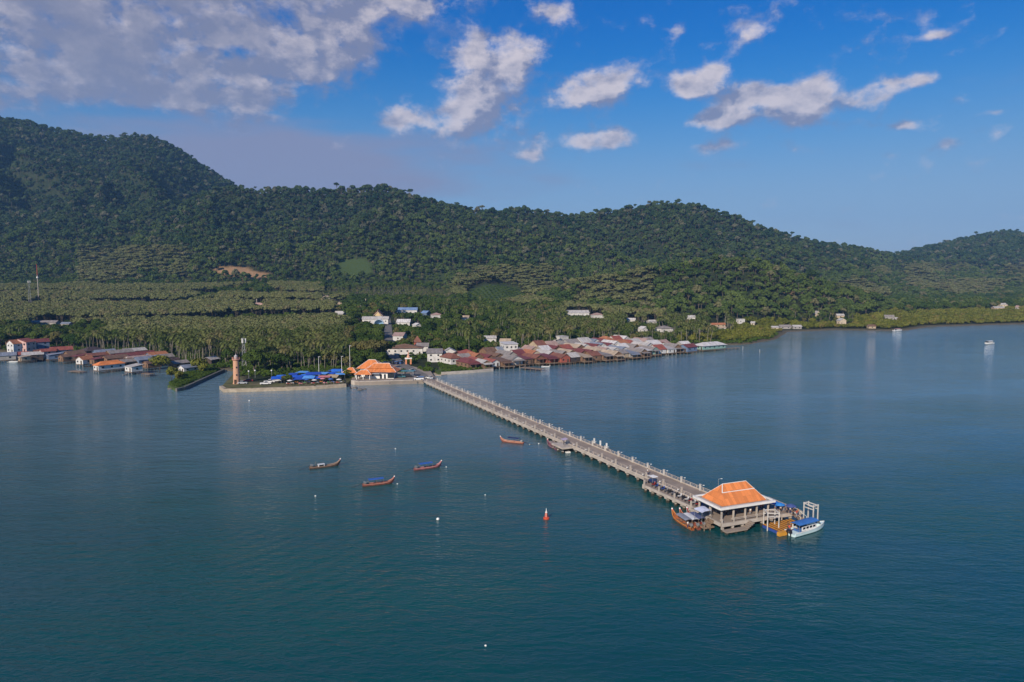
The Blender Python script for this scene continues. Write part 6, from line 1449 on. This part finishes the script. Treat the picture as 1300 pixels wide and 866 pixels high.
SPECIAL_TREES = [
    (323, 473, 'broad_wide', 201, 1.25, 'dome_tree', 'round dark dome-shaped tree right behind the brick lighthouse', 'tree'), (337, 472, 'broad_wide', 202, 1.05, 'broadleaf_tree', 'dark spreading tree right of the dome-shaped one', 'tree'), (358, 471, 'broad_wide', 203, 1.0, 'broadleaf_tree', 'layered green tree behind the white pickups', 'tree'),
    (366, 487.5, 'broad', 204, .42, 'small_tree', 'small rounded tree among the market tarps', 'tree'), (361, 487, 'broad', 205, .36, 'small_tree', 'small dark tree left of the market tarps', 'tree'), (203, 470, 'mangrove', 206, 1.5, 'mangrove_tree', 'bushy mangrove tree in the water beside the timber landing', 'mangrove'), (218, 479.5, 'mangrove', 207, 1.0, 'mangrove_tree', 'brownish mangrove bush at the left side of the grassy jetty', 'mangrove'), (228, 482, 'mangrove', 208, .8, 'mangrove_tree', 'low mangrove bush on the grassy jetty', 'mangrove'), (254, 472, 'mangrove', 209, 1.3, 'mangrove_tree', 'green mangrove tree beside the white-gabled shed on the jetty', 'mangrove'),
    (476, 458, 'broad_wide', 210, 1.25, 'broadleaf_tree', 'big yellowish tree right behind the orange terminal', 'tree'), (462, 456, 'broad_wide', 211, 1.15, 'broadleaf_tree', 'big dark tree behind the left part of the terminal', 'tree'), (488, 455.5, 'broad_wide', 212, 1.1, 'broadleaf_tree', 'dark tree over the parking row behind the terminal', 'tree'), (425, 468, 'broad_wide', 213, 1.0, 'broadleaf_tree', 'green tree behind the right end of the market', 'tree'), (395, 466, 'broad_wide', 214, 1.05, 'broadleaf_tree', 'dark green tree behind the middle of the market', 'tree'), (448, 478.8, 'mangrove', 216, .9, 'bush', 'round green bush between the market and the kiosk', 'bush'), (440, 480, 'mangrove', 217, .8, 'bush', 'green bush at the right end of the market', 'bush'),
    (486, 392, 'broad_wide', 215, 1.5, 'broadleaf_tree', 'huge brownish tree above the temple gable', 'tree'),
]
# ------------------------------------------------------------------ vegetation
lf_forest = leafm('forest_leaf', (0.020, 0.046, 0.020), (0.075, 0.105, 0.040), (0.13, 0.13, 0.085))
lf_second = leafm('second_growth_leaf', (0.040, 0.072, 0.020), (0.105, 0.140, 0.040), (0.15, 0.145, 0.075))
lf_broad = leafm('broad_leaf', (0.028, 0.056, 0.013), (0.085, 0.120, 0.025), (0.13, 0.12, 0.045), .03)
lf_rubber = leafm('rubber_leaf', (0.145, 0.165, 0.064), (0.210, 0.215, 0.090), (0.22, 0.20, 0.10), .008)
lf_palm = leafm('palm_leaf', (0.075, 0.110, 0.030), (0.165, 0.180, 0.060), (0.20, 0.18, 0.08), .03)
lf_mangrove = leafm('mangrove_leaf', (0.10, 0.118, 0.018), (0.185, 0.185, 0.038), (0.19, 0.16, 0.045), .012)
lf_shrub = leafm('shrub_leaf', (0.05, 0.09, 0.015), (0.11, 0.16, 0.03), None, .1)
bark = pbr('bark', (0.10, 0.08, 0.06), 0.9, 0.3, 2.0)
palm_bark = pbr('palm_bark', (0.24, 0.21, 0.17), 0.9, 0.25, 2.0)

def quads_mesh(name, cen, nor, size, mat_, extra=None, seed=0):
    """leaf sprays: one bent quad each, as a single mesh; extra = MB with trunk (second material)"""
    r_ = np.random.default_rng(seed); n = len(cen)
    nor = nor / np.linalg.norm(nor, axis=1, keepdims=True)
    up = r_.normal(size=(n, 3)); a = np.cross(nor, up); a /= np.linalg.norm(a, axis=1, keepdims=True) + 1e-9
    b = np.cross(nor, a)
    s = size[:, None]
    asp = r_.uniform(.55, 1.0, (n, 1))
    v = np.stack([cen - a * s - b * s * asp * .6, cen + a * s * .8 - b * s * asp, cen + a * s + b * s * asp * .7, cen - a * s * .7 + b * s * asp], 1)
    v[:, 0] -= nor * s * .25; v[:, 2] -= nor * s * .3
    vs = v.reshape(-1, 3); fs = np.arange(4 * n).reshape(n, 4)
    me = bpy.data.meshes.new(name)
    ev, ef = ([], []) if extra is None else (extra.v, extra.f)
    me.from_pydata([tuple(p) for p in vs] + [tuple(p) for p in ev], [], [tuple(f) for f in fs] + [tuple(i + 4 * n for i in f) for f in ef])
    me.materials.append(mat_)
    if extra is not None:
        me.materials.append(bark)
        me.polygons.foreach_set('material_index', [0] * n + [1] * len(ef))
    me.update()
    return me
def crown_points(lobes, n, seed, flat=0.85, low=-0.35, jit=.3, up=.2):
    r_ = np.random.default_rng(seed)
    L = np.array(lobes, float); w = L[:, 3]**2; k = r_.choice(len(L), n, p=w / w.sum())
    d = r_.normal(size=(n, 3)); d /= np.linalg.norm(d, axis=1, keepdims=True)
    d[:, 2] = np.where(d[:, 2] < low, -d[:, 2], d[:, 2])
    rad = L[k, 3] * r_.uniform(.72, 1.06, n)
    cen = L[k, :3] + d * rad[:, None] * np.array([1, 1, flat])
    nor = d + r_.normal(size=(n, 3)) * jit + np.array([0, 0, up])
    return cen, nor
def lobes_for(seed, n, spread, r0, r1, zc, zs):
    r_ = np.random.default_rng(seed); out = [(0, 0, zc + zs * .6, r1)]
    for i in range(n):
        t = 2 * math.pi * (i + r_.uniform(0, .8)) / n; s = spread * r_.uniform(.5, 1.05)
        out.append((s * math.cos(t), s * math.sin(t), zc + zs * r_.uniform(-1, .7), r_.uniform(r0, r1)))
    return out
def limbs(lobes, zb, rad):
    m_ = MB(); top = Vector((lobes[0][0], lobes[0][1], lobes[0][2]))
    m_.tube([(0, 0, -1.5), (0.1, 0.05, zb * .6), (0, 0.1, zb), top], [rad * 1.25, rad, rad * .8, rad * .25], 7)
    for l in lobes[1:]:
        m_.tube([(0, 0.08, zb * .85), (l[0] * .5, l[1] * .5, (zb + l[2]) / 2), (l[0], l[1], l[2])], [rad * .5, rad * .35, rad * .15], 5)
    return m_
def make_tree(seed, kind):
    """crown mesh and trunk mesh, real size in metres"""
    if kind == 'broad':
        lb = lobes_for(seed, 7 + seed % 3, 3.1, 1.7, 2.7, 8.0, 2.0); tr = limbs(lb, 4.2, .33); n, s0, s1, mt = 1100, .26, .6, lf_broad
    elif kind == 'broad_wide':
        lb = lobes_for(seed, 10, 4.6, 1.9, 2.7, 7.2, 1.3); tr = limbs(lb, 3.2, .45); n, s0, s1, mt = 1500, .26, .6, lf_broad
    elif kind == 'forest':
        lb = lobes_for(seed, 5, 3.8, 2.2, 3.7, 9.6, 2.4); tr = limbs(lb, 5.5, .4); n, s0, s1, mt = 300, .7, 1.3, lf_forest
    elif kind == 'second':
        lb = lobes_for(seed, 6, 3.4, 1.8, 2.9, 8.2, 2.0); tr = limbs(lb, 4.6, .35); n, s0, s1, mt = 320, .55, 1.1, lf_second
    elif kind == 'emergent':
        lb = lobes_for(seed, 5, 3.4, 1.8, 2.6, 16.5, 1.2); tr = limbs(lb, 12.5, .38); n, s0, s1, mt = 280, .5, 1.0, lf_forest
    elif kind == 'rubber':
        lb = lobes_for(seed, 6, 2.7, 1.6, 2.1, 10.6, .6); tr = limbs(lb, 6.0, .16); n, s0, s1, mt = 300, .42, .85, lf_rubber
    elif kind == 'mangrove':
        lb = lobes_for(seed, 7, 2.4, 1.2, 2.0, 3.4, 1.2); tr = limbs(lb, 1.4, .16); n, s0, s1, mt = 650, .22, .5, lf_mangrove
    else:
        lb = lobes_for(seed, 5, 1.0, .5, .9, .8, .25); tr = limbs(lb, .4, .06); n, s0, s1, mt = 160, .14, .3, lf_shrub
    r_ = np.random.default_rng(seed + 900)
    cen, nor = crown_points(lb, n, seed, low=-.9 if kind in ('mangrove', 'shrub') else -.35, jit=.2 if kind in ('forest', 'emergent', 'rubber') else .3, up=.6 if kind == 'rubber' else .2)
    return cen, nor, r_.uniform(s0, s1, n), mt, tr
def make_palm(seed, nf=17, leaflets=9, wide=1.0):
    r_ = np.random.default_rng(seed); H = 13.0
    lean = Vector((r_.uniform(-1.6, 1.6), r_.uniform(-1.6, 1.6), 0))
    tr = MB(); tr.tube([(0, 0, -1.5), lean * .12 + Vector((0, 0, H * .35)), lean * .5 + Vector((0, 0, H * .7)), lean + Vector((0, 0, H))], [.24, .17, .14, .13], 7)
    top = lean + Vector((0, 0, H)); fr = MB()
    for i in range(nf):
        a = 2 * math.pi * (i * .618 + r_.uniform(-.03, .03)); e = R(68) - R(95) * (i / nf) + R(r_.uniform(-8, 8)); Ln = r_.uniform(3.3, 4.3)
        dh = Vector((math.cos(a), math.sin(a), 0)); sd_ = Vector((-math.sin(a), math.cos(a), 0))
        P = top.copy(); pts = [P.copy()]; ee = e
        for s in range(6):
            P = P + (dh * math.cos(ee) + Vector((0, 0, math.sin(ee)))) * Ln / 6; ee -= R(17); pts.append(P.copy())
        for s in range(6):
            p, q = pts[s], pts[s + 1]; d = (q - p); w = (.5 + .5 * math.sin(math.pi * (s + .7) / 6.6)) * .95 * wide
            nrm = sd_.cross(d.normalized())
            for sg in (-1, 1):
                for k in range(2):
                    b0 = p + d * (k / 2); b1 = p + d * ((k + .8) / 2); t = b0 + d * .45 + sd_ * sg * w - nrm * .33 * w
                    t = t if nrm.z < 0 else b0 + d * .45 + sd_ * sg * w - Vector((0, 0, .38 * w))
                    fr.add([b0, b1, t + d * .22, t], [(0, 1, 2, 3)])
    fr.cur = 1
    for k in range(5):
        a = 2 * math.pi * k / 5; fr.add(*nut(top + Vector((math.cos(a) * .28, math.sin(a) * .28, -.25)), .16))
    return fr, tr
def nut(c, r):
    vs = [c + Vector(p) * r for p in ((1, 0, 0), (-1, 0, 0), (0, 1, 0), (0, -1, 0), (0, 0, 1), (0, 0, -1))]
    return vs, [(0, 2, 4), (2, 1, 4), (1, 3, 4), (3, 0, 4), (2, 0, 5), (1, 2, 5), (3, 1, 5), (0, 3, 5)]
nut_m = solid('coconut_husk', (0.16, 0.12, 0.04))

TREE_PROTO = {}
def tree_parts(kind, seed):
    k = (kind, seed)
    if k in TREE_PROTO: return TREE_PROTO[k]
    if kind == 'palm':
        fr, tr = make_palm(seed); cm = fr.mesh('palm_crown', [lf_palm, nut_m], fix=False); tm = tr.mesh('palm_trunk', palm_bark, True)
    else:
        cen, nor, s, mt, tr = make_tree(seed, kind); cm = quads_mesh('leaf_crown', cen, nor, s, mt, seed=seed); tm = tr.mesh('tree_trunk', bark, True)
    TREE_PROTO[k] = (cm, tm)
    return TREE_PROTO[k]
def plant_tree(kind, seed, x, y, z, sc, rz, name, label, cat, group):
    cm, tm = tree_parts(kind, seed)
    e = empty(name, (x, y, z), rz, label, cat, group, sc)
    link('trunk', tm, e); link('crown', cm, e)
    return e
# merged look-alikes for the far, uncountable woods
def merged_proto(kind, seed):
    if kind == 'palm':
        fr, tr = make_palm(seed, 14); me = MB(); me.add(fr.v, fr.f); me.m = [0] * len(fr.f); me.cur = 1; me.add(tr.v, tr.f)
        mm = me.mesh('grove_palm', [lf_palm, palm_bark], fix=False)
    else:
        cen, nor, s, mt, tr = make_tree(seed, kind)
        if kind in ('broad', 'mangrove'):
            j = np.random.default_rng(1).permutation(len(cen))[:420 if kind == 'broad' else 300]; cen, nor, s = cen[j], nor[j], s[j] * 1.5
        mm = quads_mesh('wood_' + kind, cen, nor, s, mt, extra=tr, seed=seed)
    return bpy.data.objects.new('far_' + kind, mm)
def scatter(name, protos, pos, idx_, rotz, scl, label):
    col = bpy.data.collections.new('source_' + name)
    for i, p in enumerate(protos):
        p.name = '%02d_%s' % (i, p.name); col.objects.link(p)
    me = bpy.data.meshes.new(name); n = len(pos)
    me.vertices.add(n); me.vertices.foreach_set('co', np.asarray(pos, np.float32).ravel())
    a = me.attributes.new('pick', 'INT', 'POINT'); a.data.foreach_set('value', np.asarray(idx_, np.int32))
    rot = np.zeros((n, 3), np.float32); rot[:, 2] = rotz; rot[:, :2] = np.random.default_rng(3).normal(0, .05, (n, 2))
    a = me.attributes.new('turn', 'FLOAT_VECTOR', 'POINT'); a.data.foreach_set('vector', rot.ravel())
    a = me.attributes.new('size', 'FLOAT_VECTOR', 'POINT'); a.data.foreach_set('vector', np.asarray(scl, np.float32).ravel())
    me.update()
    o = link(name, me); tag(o, label, kind='stuff')
    gt = bpy.data.node_groups.new('scatter_' + name, 'GeometryNodeTree')
    gt.interface.new_socket('Geometry', in_out='INPUT', socket_type='NodeSocketGeometry')
    gt.interface.new_socket('Geometry', in_out='OUTPUT', socket_type='NodeSocketGeometry')
    a0 = N(gt, 'NodeGroupInput'); a1 = N(gt, 'NodeGroupOutput'); ip = N(gt, 'GeometryNodeInstanceOnPoints')
    ci = N(gt, 'GeometryNodeCollectionInfo'); ci.inputs[0].default_value = col; ci.inputs[1].default_value = True; ci.inputs[2].default_value = True
    def na(nm, ty):
        q = N(gt, 'GeometryNodeInputNamedAttribute'); q.data_type = ty; q.inputs[0].default_value = nm
        return q.outputs[0]
    gt.links.new(a0.outputs[0], ip.inputs['Points']); gt.links.new(ci.outputs[0], ip.inputs['Instance'])
    ip.inputs['Pick Instance'].default_value = True
    gt.links.new(na('pick', 'INT'), ip.inputs['Instance Index'])
    er = N(gt, 'FunctionNodeEulerToRotation'); gt.links.new(na('turn', 'FLOAT_VECTOR'), er.inputs[0])
    gt.links.new(er.outputs[0], ip.inputs['Rotation'])
    gt.links.new(na('size', 'FLOAT_VECTOR'), ip.inputs['Scale'])
    gt.links.new(ip.outputs[0], a1.inputs[0])
    md = o.modifiers.new('scatter', 'NODES'); md.node_group = gt
    return o

# candidate spots on a jittered grid
def spots(step, x0, x1, y0, y1, seed, jit=.48):
    r_ = np.random.default_rng(seed)
    X, Y = np.meshgrid(np.arange(x0, x1, step), np.arange(y0, y1, step))
    X = X.ravel() + r_.uniform(-jit, jit, X.size) * step; Y = Y.ravel() + r_.uniform(-jit, jit, Y.size) * step
    u = CX + FPX * X / Y
    k = (u > -190) & (u < 1490)
    return X[k], Y[k]
def facing_ok(X, Y, Z, h=13):
    """drop what lies hidden behind a crest: walk the sight line towards the camera"""
    hid = np.zeros(len(X), bool)
    for f in (0.97, .94, .9, .86, .8, .72, .64):
        zl = CAMZ + 75 + (Z + h - CAMZ) * f
        hid |= gh(X * f, Y * f) > zl
    return ~hid
def clear_of(X, Y, rad=0.0):
    ok = np.ones(len(X), bool)
    for (x, y, r) in KEEP_OUT: ok &= (X - x)**2 + (Y - y)**2 > (r + rad)**2
    for seg, w in ROADS:
        for (ax, ay), (bx, by) in zip(seg[:-1], seg[1:]):
            ex, ey = bx - ax, by - ay
            t = np.clip(((X - ax) * ex + (Y - ay) * ey) / (ex * ex + ey * ey), 0, 1)
            ok &= (X - ax - t * ex)**2 + (Y - ay - t * ey)**2 > (w + rad)**2
    return ok
def sight_limit(X, Y, Z, H):
    """largest tree height that keeps the registered buildings in view"""
    u = CX + FPX * X / Y; lim = np.full(len(X), 1e9)
    for (u0, u1, yb, zb) in SIGHT:
        pad = FPX * 2.5 / Y
        k = (u > u0 - pad) & (u < u1 + pad) & (Y < yb) & (Y > yb * .45)
        zl = CAMZ + (zb - CAMZ) * Y / yb
        lim = np.where(k, np.minimum(lim, zl - Z), lim)
    return np.minimum(1.0, lim / H)

vr = np.random.default_rng(42)
# --- hill forest
X, Y = spots(9.6, -2300, 2700, 640, 3050, 21)
X2, Y2 = spots(10.4, -2300, 2700, 640, 3050, 23)
sl2 = np.abs(gh(X2, Y2 + 6) - gh(X2, Y2 - 6)) / 12
low_at = lambda HI, pu, pv, X, Y: (HI > 6) & (HI < 75) & (((pu > 100) & (pu < 240) & (pv > 318)) | ((pu > 1150) & (pv > 338) & (Y > 1500)) | ((pu > 980) & (pu < 1130) & (HI < 60) & (Y > 1100)) | ((pu > 540) & (pu < 700) & (pv > 345)) | ((pu > 690) & (pu < 830) & (pv > 343) & (Y < 1000))) & (fbm(X / 150, Y / 150, 3) > -.06)
k2 = vr.uniform(size=len(X2)) < np.clip((sl2 - .25) * 1.3, 0, .95)
X3, Y3 = spots(6.6, -2300, 2700, 640, 3050, 25); z3, h3, _a, _b2 = gh_parts(X3, Y3); p3, q3, _a = project(X3, Y3, z3); k3 = low_at(h3, p3, q3, X3, Y3)
X = np.concatenate([X, X2[k2], X3[k3]]); Y = np.concatenate([Y, Y2[k2], Y3[k3]])
Z, HI, SDs, U = gh_parts(X, Y)
pu, pv, _ = project(X, Y, Z)
far_thin = np.where(Y > 2350, vr.uniform(size=len(X)) < .75, True)
def inblob(u, v, hu, hv, rag=.25): return ((pu - u) / hu)**2 + ((pv - v) / hv)**2 + fbm(X / 40, Y / 40, 2) * rag * 4 < 1
clearing = (inblob(450, 341, 22, 12) | inblob(297, 345, 20, 5) | inblob(322, 350, 20, 5) | inblob(628, 377, 40, 16)) & (Y < 1700)
low_rub = low_at(HI, pu, pv, X, Y)
kf = (HI > 6) & far_thin & ~clearing & clear_of(X, Y, 2) & facing_ok(X, Y, Z)
fx, fy, fz, fh, frub = X[kf], Y[kf], Z[kf], HI[kf], low_rub[kf]
n = len(fx)
FP = [merged_proto('forest', s) for s in (1, 2, 3, 4, 5)] + [merged_proto('emergent', s) for s in (6, 7)] + [merged_proto('rubber', s) for s in (8, 9)] + [merged_proto('second', s) for s in (11, 12, 13)]
pk = vr.integers(0, 5, n)
pk = np.where((vr.uniform(size=n) < .06) & (fh > 30), vr.integers(5, 7, n), pk)
young = 1.15 - (fh - 25) / 90.0 + np.where(fy < 1050, .75, 0) + fbm(fx / 110, fy / 110, 3) * 1.6      # greener second growth on the foothills
pk = np.where((vr.uniform(size=n) < young) & (pk < 5), vr.integers(9, 12, n), pk)
pk = np.where(frub, vr.integers(7, 9, n), pk)
base = .56 + .80 * vr.uniform(size=n)**2.2 + .45 * fbm(fx / 70, fy / 70, 2)
base = base * np.where(frub, .95, 1.0) * np.where(fy > 2100, 1.18, 1.0)
scl = np.stack([base * vr.uniform(.9, 1.15, n), base * vr.uniform(.9, 1.15, n), base * vr.uniform(.85, 1.15, n)], 1)
scl = np.where(((pk == 7) | (pk == 8))[:, None], scl * np.array([1.25, 1.25, .9]), scl)
sl_ = sight_limit(fx, fy, fz, 13 * base); ok = sl_ > .3; scl = scl * np.minimum(1, sl_)[:, None]
scatter('forest', FP, np.stack([fx, fy, fz], 1)[ok], pk[ok], vr.uniform(0, 6.28, n)[ok], scl[ok], 'dense jungle trees covering the hills')
nfor = int(ok.sum())

# --- the coastal plain
X, Y = spots(5.6, -900, 1600, 380, 1720, 22); far_ = (Y < 1240) | (X > 350); X, Y = X[far_], Y[far_]
# the rubber blocks are planted twice as close, so their crowns close up
BLOCKS = [(165, 445, 503, 640), (-300, 158, 610, 668), (-300, 440, 706, 800), (-300, 215, 846, 935), (250, 440, 840, 930), (-300, 290, 980, 1080), (330, 430, 985, 1080),
          (540, 665, 905, 1010), (700, 830, 720, 800), (640, 860, 830, 930)]
Xd, Yd = spots(5.6, -900, 1250, 480, 1240, 27); ud = CX + FPX * Xd / Yd
def in_blocks(X, Y, u):
    r_ = np.zeros(len(X), bool); wob = fbm(X / 120, Y / 120, 3) * 85; wobu = fbm(X / 90 + 9, Y / 90, 2) * 120
    for (u0, u1, r0, r1) in BLOCKS: r_ |= (u + wobu > u0) & (u + wobu < u1) & (Y + wob > r0) & (Y + wob < r1)
    return r_
kd_ = in_blocks(Xd, Yd, ud); nplain = len(X); X = np.concatenate([X, Xd[kd_]]); Y = np.concatenate([Y, Yd[kd_]]); extra_ = np.arange(len(X)) >= nplain
Z, HI, SDs, U = gh_parts(X, Y); pu, pv, _ = project(X, Y, Z)
k0 = (HI <= 6) & (SDs > 5) & clear_of(X, Y, 1.5) & facing_ok(X, Y, Z)
# left and right shore villages, quay and grass plots stay open
k0 &= ~((pu > 985) & (SDs < 9) & (vr.uniform(size=len(X)) < .4))
X, Y, Z, SDs, pu, pv, extra_ = (a[k0] for a in (X, Y, Z, SDs, pu, pv, extra_)); n = len(X)
# rubber blocks: (column range, distance range)
LOW = [(165, 445, 640, 712), (-300, 165, 668, 712), (-300, 440, 798, 850), (-300, 440, 930, 985)]
rub = np.zeros(n, bool)
wob = fbm(X / 120, Y / 120, 3) * 85; wobu = fbm(X / 90 + 9, Y / 90, 2) * 120
rub = in_blocks(X, Y, CX + FPX * X / Y) | extra_
lowz = np.zeros(n, bool)
for (u0, u1, r0, r1) in LOW: lowz |= (pu + wobu > u0) & (pu + wobu < u1) & (Y + wob > r0) & (Y + wob < r1) & ~rub
palmz = np.where((pu > 105) & (pu < 440) & (Y < 512), .93, 0.0)
palmz = np.maximum(palmz, np.where((pu > -200) & (pu <= 105) & (Y < 560), .22, 0))
palmz = np.maximum(palmz, np.where((pu > 560) & (pu < 960) & (SDs < 190), np.clip((pu - 540) / 320, .12, .62), 0))
palmz = np.maximum(palmz, np.where((pu > 490) & (pu < 960) & (SDs >= 190) & (SDs < 330), .2, 0))
palmz = np.maximum(palmz, np.where((pu > 980) & (pu < 1150) & (SDs > 14) & (SDs < 70), .35, 0))
oil = (pu > 410) & (pu < 575) & (Y > 890) & (Y < 1080)            # oil palms in rows below the clearing
palm = vr.uniform(size=n) < palmz
mang = ((pu > 930) & (pu < 1003) & (SDs < 60)) | ((pu > 1000) & (SDs < 34)) | ((pu > 1085) & (SDs < 150)) | ((pu > 860) & (pu < 985) & (SDs < 40) & (SDs > 6))
kind = np.where(rub, 2, np.where(palm, 1, 0)); kind = np.where(mang & ~(palm & (pu < 900)), 3, kind)
orch = inb = ((pu - 628) / 38)**2 + ((pv - 377) / 15)**2 < 1
kind = np.where(oil, 4, kind)
# thin each kind to its own spacing
keepp = np.select([kind == 0, kind == 1, kind == 2, kind == 3, kind == 4], [vr.uniform(size=n) < .62, vr.uniform(size=n) < .86, vr.uniform(size=n) < 1.0, vr.uniform(size=n) < .95, vr.uniform(size=n) < .5]).astype(bool)
keepp &= ~orch & ~(((pu - 450) / 22)**2 + ((pv - 341) / 12)**2 < 1)
keepp &= ~((((pu - 115) / 24)**2 + ((pv - 417.5) / 3.2)**2 < 1) | (((pu - 72) / 26)**2 + ((pv - 423) / 3.5)**2 < 1))
X, Y, Z, SDs, pu, pv, kind, lowz = (a[keepp] for a in (X, Y, Z, SDs, pu, pv, kind, lowz)); n = len(X)
H0 = np.select([kind == 0, kind == 1, kind == 2, kind == 3, kind == 4], [11.5, 15.5, 12.5, 5.5, 8.0])
sc = np.select([kind == 0, kind == 1, kind == 2, kind == 3, kind == 4], [vr.uniform(.5, 1.15, n), vr.uniform(.62, 1.12, n), vr.uniform(.90, 1.08, n), vr.uniform(.65, 1.3, n), vr.uniform(.5, .62, n)])
sc = np.where((kind == 0) & (pu > 440) & (SDs < 120), sc * .8, sc)
sc *= np.where((kind == 3) & (SDs < 12), .75, 1.0)
sc *= np.where(lowz & (kind == 0), .55, 1.0) * np.where(lowz & (kind == 1), .7, 1.0)
lim = sight_limit(X, Y, Z, H0 * sc); okk = lim > .34; sc = sc * np.minimum(1, lim)
X, Y, Z, SDs, pu, pv, kind, sc = (a[okk] for a in (X, Y, Z, SDs, pu, pv, kind, sc)); n = len(X)
rz = vr.uniform(0, 6.28, n)
# nearest ones become trees of their own
own = np.zeros(n, bool)
inframe = (pu > -30) & (pu < 1330)
for kd, cap in ((1, 285), (0, 255), (3, 130)):
    j = np.where((kind == kd) & inframe)[0]
    sz = sc[j] / Y[j]
    own[j[np.argsort(-sz)[:cap]]] = True
def tree_words(kd, u_, sd_):
    side = ('behind the left waterfront houses' if u_ < 225 else 'in the grove behind the brick tower' if u_ < 345 else 'behind the blue market tarps' if u_ < 440
            else 'around the orange terminal and road' if u_ < 560 else 'on the slope behind the right village' if u_ < 800 else 'behind the far end of the right village' if u_ < 985 else 'along the far right shore')
    if kd == 1: return 'tall coconut palm with drooping fronds ' + side, 'palm', 'coconut palms ' + side
    if kd == 0: return 'dark green leafy broadleaf tree ' + side, 'tree', 'broadleaf trees ' + side
    return 'low olive green mangrove tree ' + side, 'mangrove', 'mangroves ' + side
for i in np.where(own)[0]:
    kd = kind[i]; lb, ct, gr = tree_words(kd, pu[i], SDs[i])
    if kd == 1: plant_tree('palm', 50 + i % 5, X[i], Y[i], Z[i], sc[i], rz[i], 'coconut_palm', lb, ct, gr)
    elif kd == 0: plant_tree('broad', 60 + i % 5, X[i], Y[i], Z[i], sc[i], rz[i], 'broadleaf_tree', lb, ct, gr)
    else: plant_tree('mangrove', 70 + i % 4, X[i], Y[i], Z[i], sc[i], rz[i], 'mangrove_tree', lb, ct, gr)
r_ = ~own
def grp(sel, name, protos, label, base=None):
    ii = np.where(sel & r_)[0]
    if not len(ii): return
    s3 = sc[ii][:, None] * vr.uniform(.9, 1.12, (len(ii), 3))
    scatter(name, protos, np.stack([X[ii], Y[ii], Z[ii]], 1), vr.integers(0, len(protos), len(ii)), rz[ii], s3, label)
grp(kind == 0, 'woodland', [merged_proto('broad', s) for s in (61, 62, 63, 64)], 'mixed woodland on the coastal plain')
grp((kind == 1) | (kind == 4), 'palm_grove', [merged_proto('palm', s) for s in (51, 52, 53)], 'coconut and oil palm groves on the plain')
grp(kind == 2, 'rubber_plantation', [merged_proto('rubber', s) for s in (81, 82, 83)], 'pale olive rubber plantation blocks')
grp(kind == 3, 'mangrove_belt', [merged_proto('mangrove', s) for s in (71, 72, 73)], 'olive mangrove belt along the right shore')
# young orchard in rows, undergrowth on open ground
ox, oy = np.meshgrid(np.arange(-120, 60, 7.0), np.arange(640, 1100, 9.0)); ca_, sa_ = math.cos(.3), math.sin(.3)
ox, oy = (ox.ravel() * ca_ - (oy.ravel() - 850) * sa_), (ox.ravel() * sa_ + (oy.ravel() - 850) * ca_ + 850)
oz = gh(ox, oy); ou, ov, _ = project(ox, oy, oz); kk = (((ou - 628) / 36)**2 + ((ov - 377) / 14)**2 < 1)
scatter('orchard', [merged_proto('shrub', 91), merged_proto('shrub', 92)], np.stack([ox, oy, oz], 1)[kk], vr.integers(0, 2, kk.sum()), vr.uniform(0, 6, kk.sum()), vr.uniform(1.3, 1.9, (kk.sum(), 3)), 'young trees planted in rows on a pale field')
ux, uy = spots(2.6, -420, 420, 325, 640, 31); uz, uh, us, _ = gh_parts(ux, uy); uu_, uv_, _ = project(ux, uy, uz)
kk = (us > 2.5) & clear_of(ux, uy, .2) & (sight_limit(ux, uy, uz, 2.0) > .9) & (vr.uniform(size=len(ux)) < .7)
kk &= ~((uu_ > 300) & (uu_ < 452) & (uv_ > 478))
scatter('undergrowth', [merged_proto('shrub', 93), merged_proto('shrub', 94)], np.stack([ux, uy, uz], 1)[kk], vr.integers(0, 2, kk.sum()), vr.uniform(0, 6, kk.sum()), vr.uniform(.6, 1.5, (kk.sum(), 1)) * np.ones((1, 3)), 'green shrubs and weeds on open ground')
# grass plots: low bushes over the two green banks
gx, gy, gz = [], [], []
for poly, z0, dens in GREEN_PLOTS:
    P = np.array([[p[0], p[1]] for p in poly]); lo, hi_ = P.min(0), P.max(0)
    xs = vr.uniform(lo[0], hi_[0], 6000); ys = vr.uniform(lo[1], hi_[1], 6000); ins = np.zeros(6000, bool)
    for i in range(len(P)):
        (ax, ay), (bx, by) = P[i], P[(i + 1) % len(P)]
        c_ = (ay > ys) != (by > ys)
        if by != ay: ins ^= c_ & (xs < (bx - ax) * (ys - ay) / (by - ay) + ax)
    j = np.where(ins)[0][:int(dens)]
    gx += list(xs[j]); gy += list(ys[j]); gz += [z0] * len(j)
ng = len(gx)
scatter('bank_shrubs', [merged_proto('shrub', 95), merged_proto('shrub', 96)], np.stack([gx, gy, gz], 1), vr.integers(0, 2, ng), vr.uniform(0, 6, ng), vr.uniform(.35, .85, (ng, 1)) * np.ones((1, 3)), 'creeping green bushes on the grassy banks')
# single big trees that stand out
for (px, py, kd, sd_, sc_, nm, lb, ct) in SPECIAL_TREES:
    p = at(px, py, 1.5) if py > 462 else on_land(px, py)
    plant_tree(kd, sd_, p.x, p.y, p.z, sc_, sd_ * 1.3, nm, lb, ct, None)
print('trees: forest', nfor, 'plain', n, 'own', int(own.sum()))
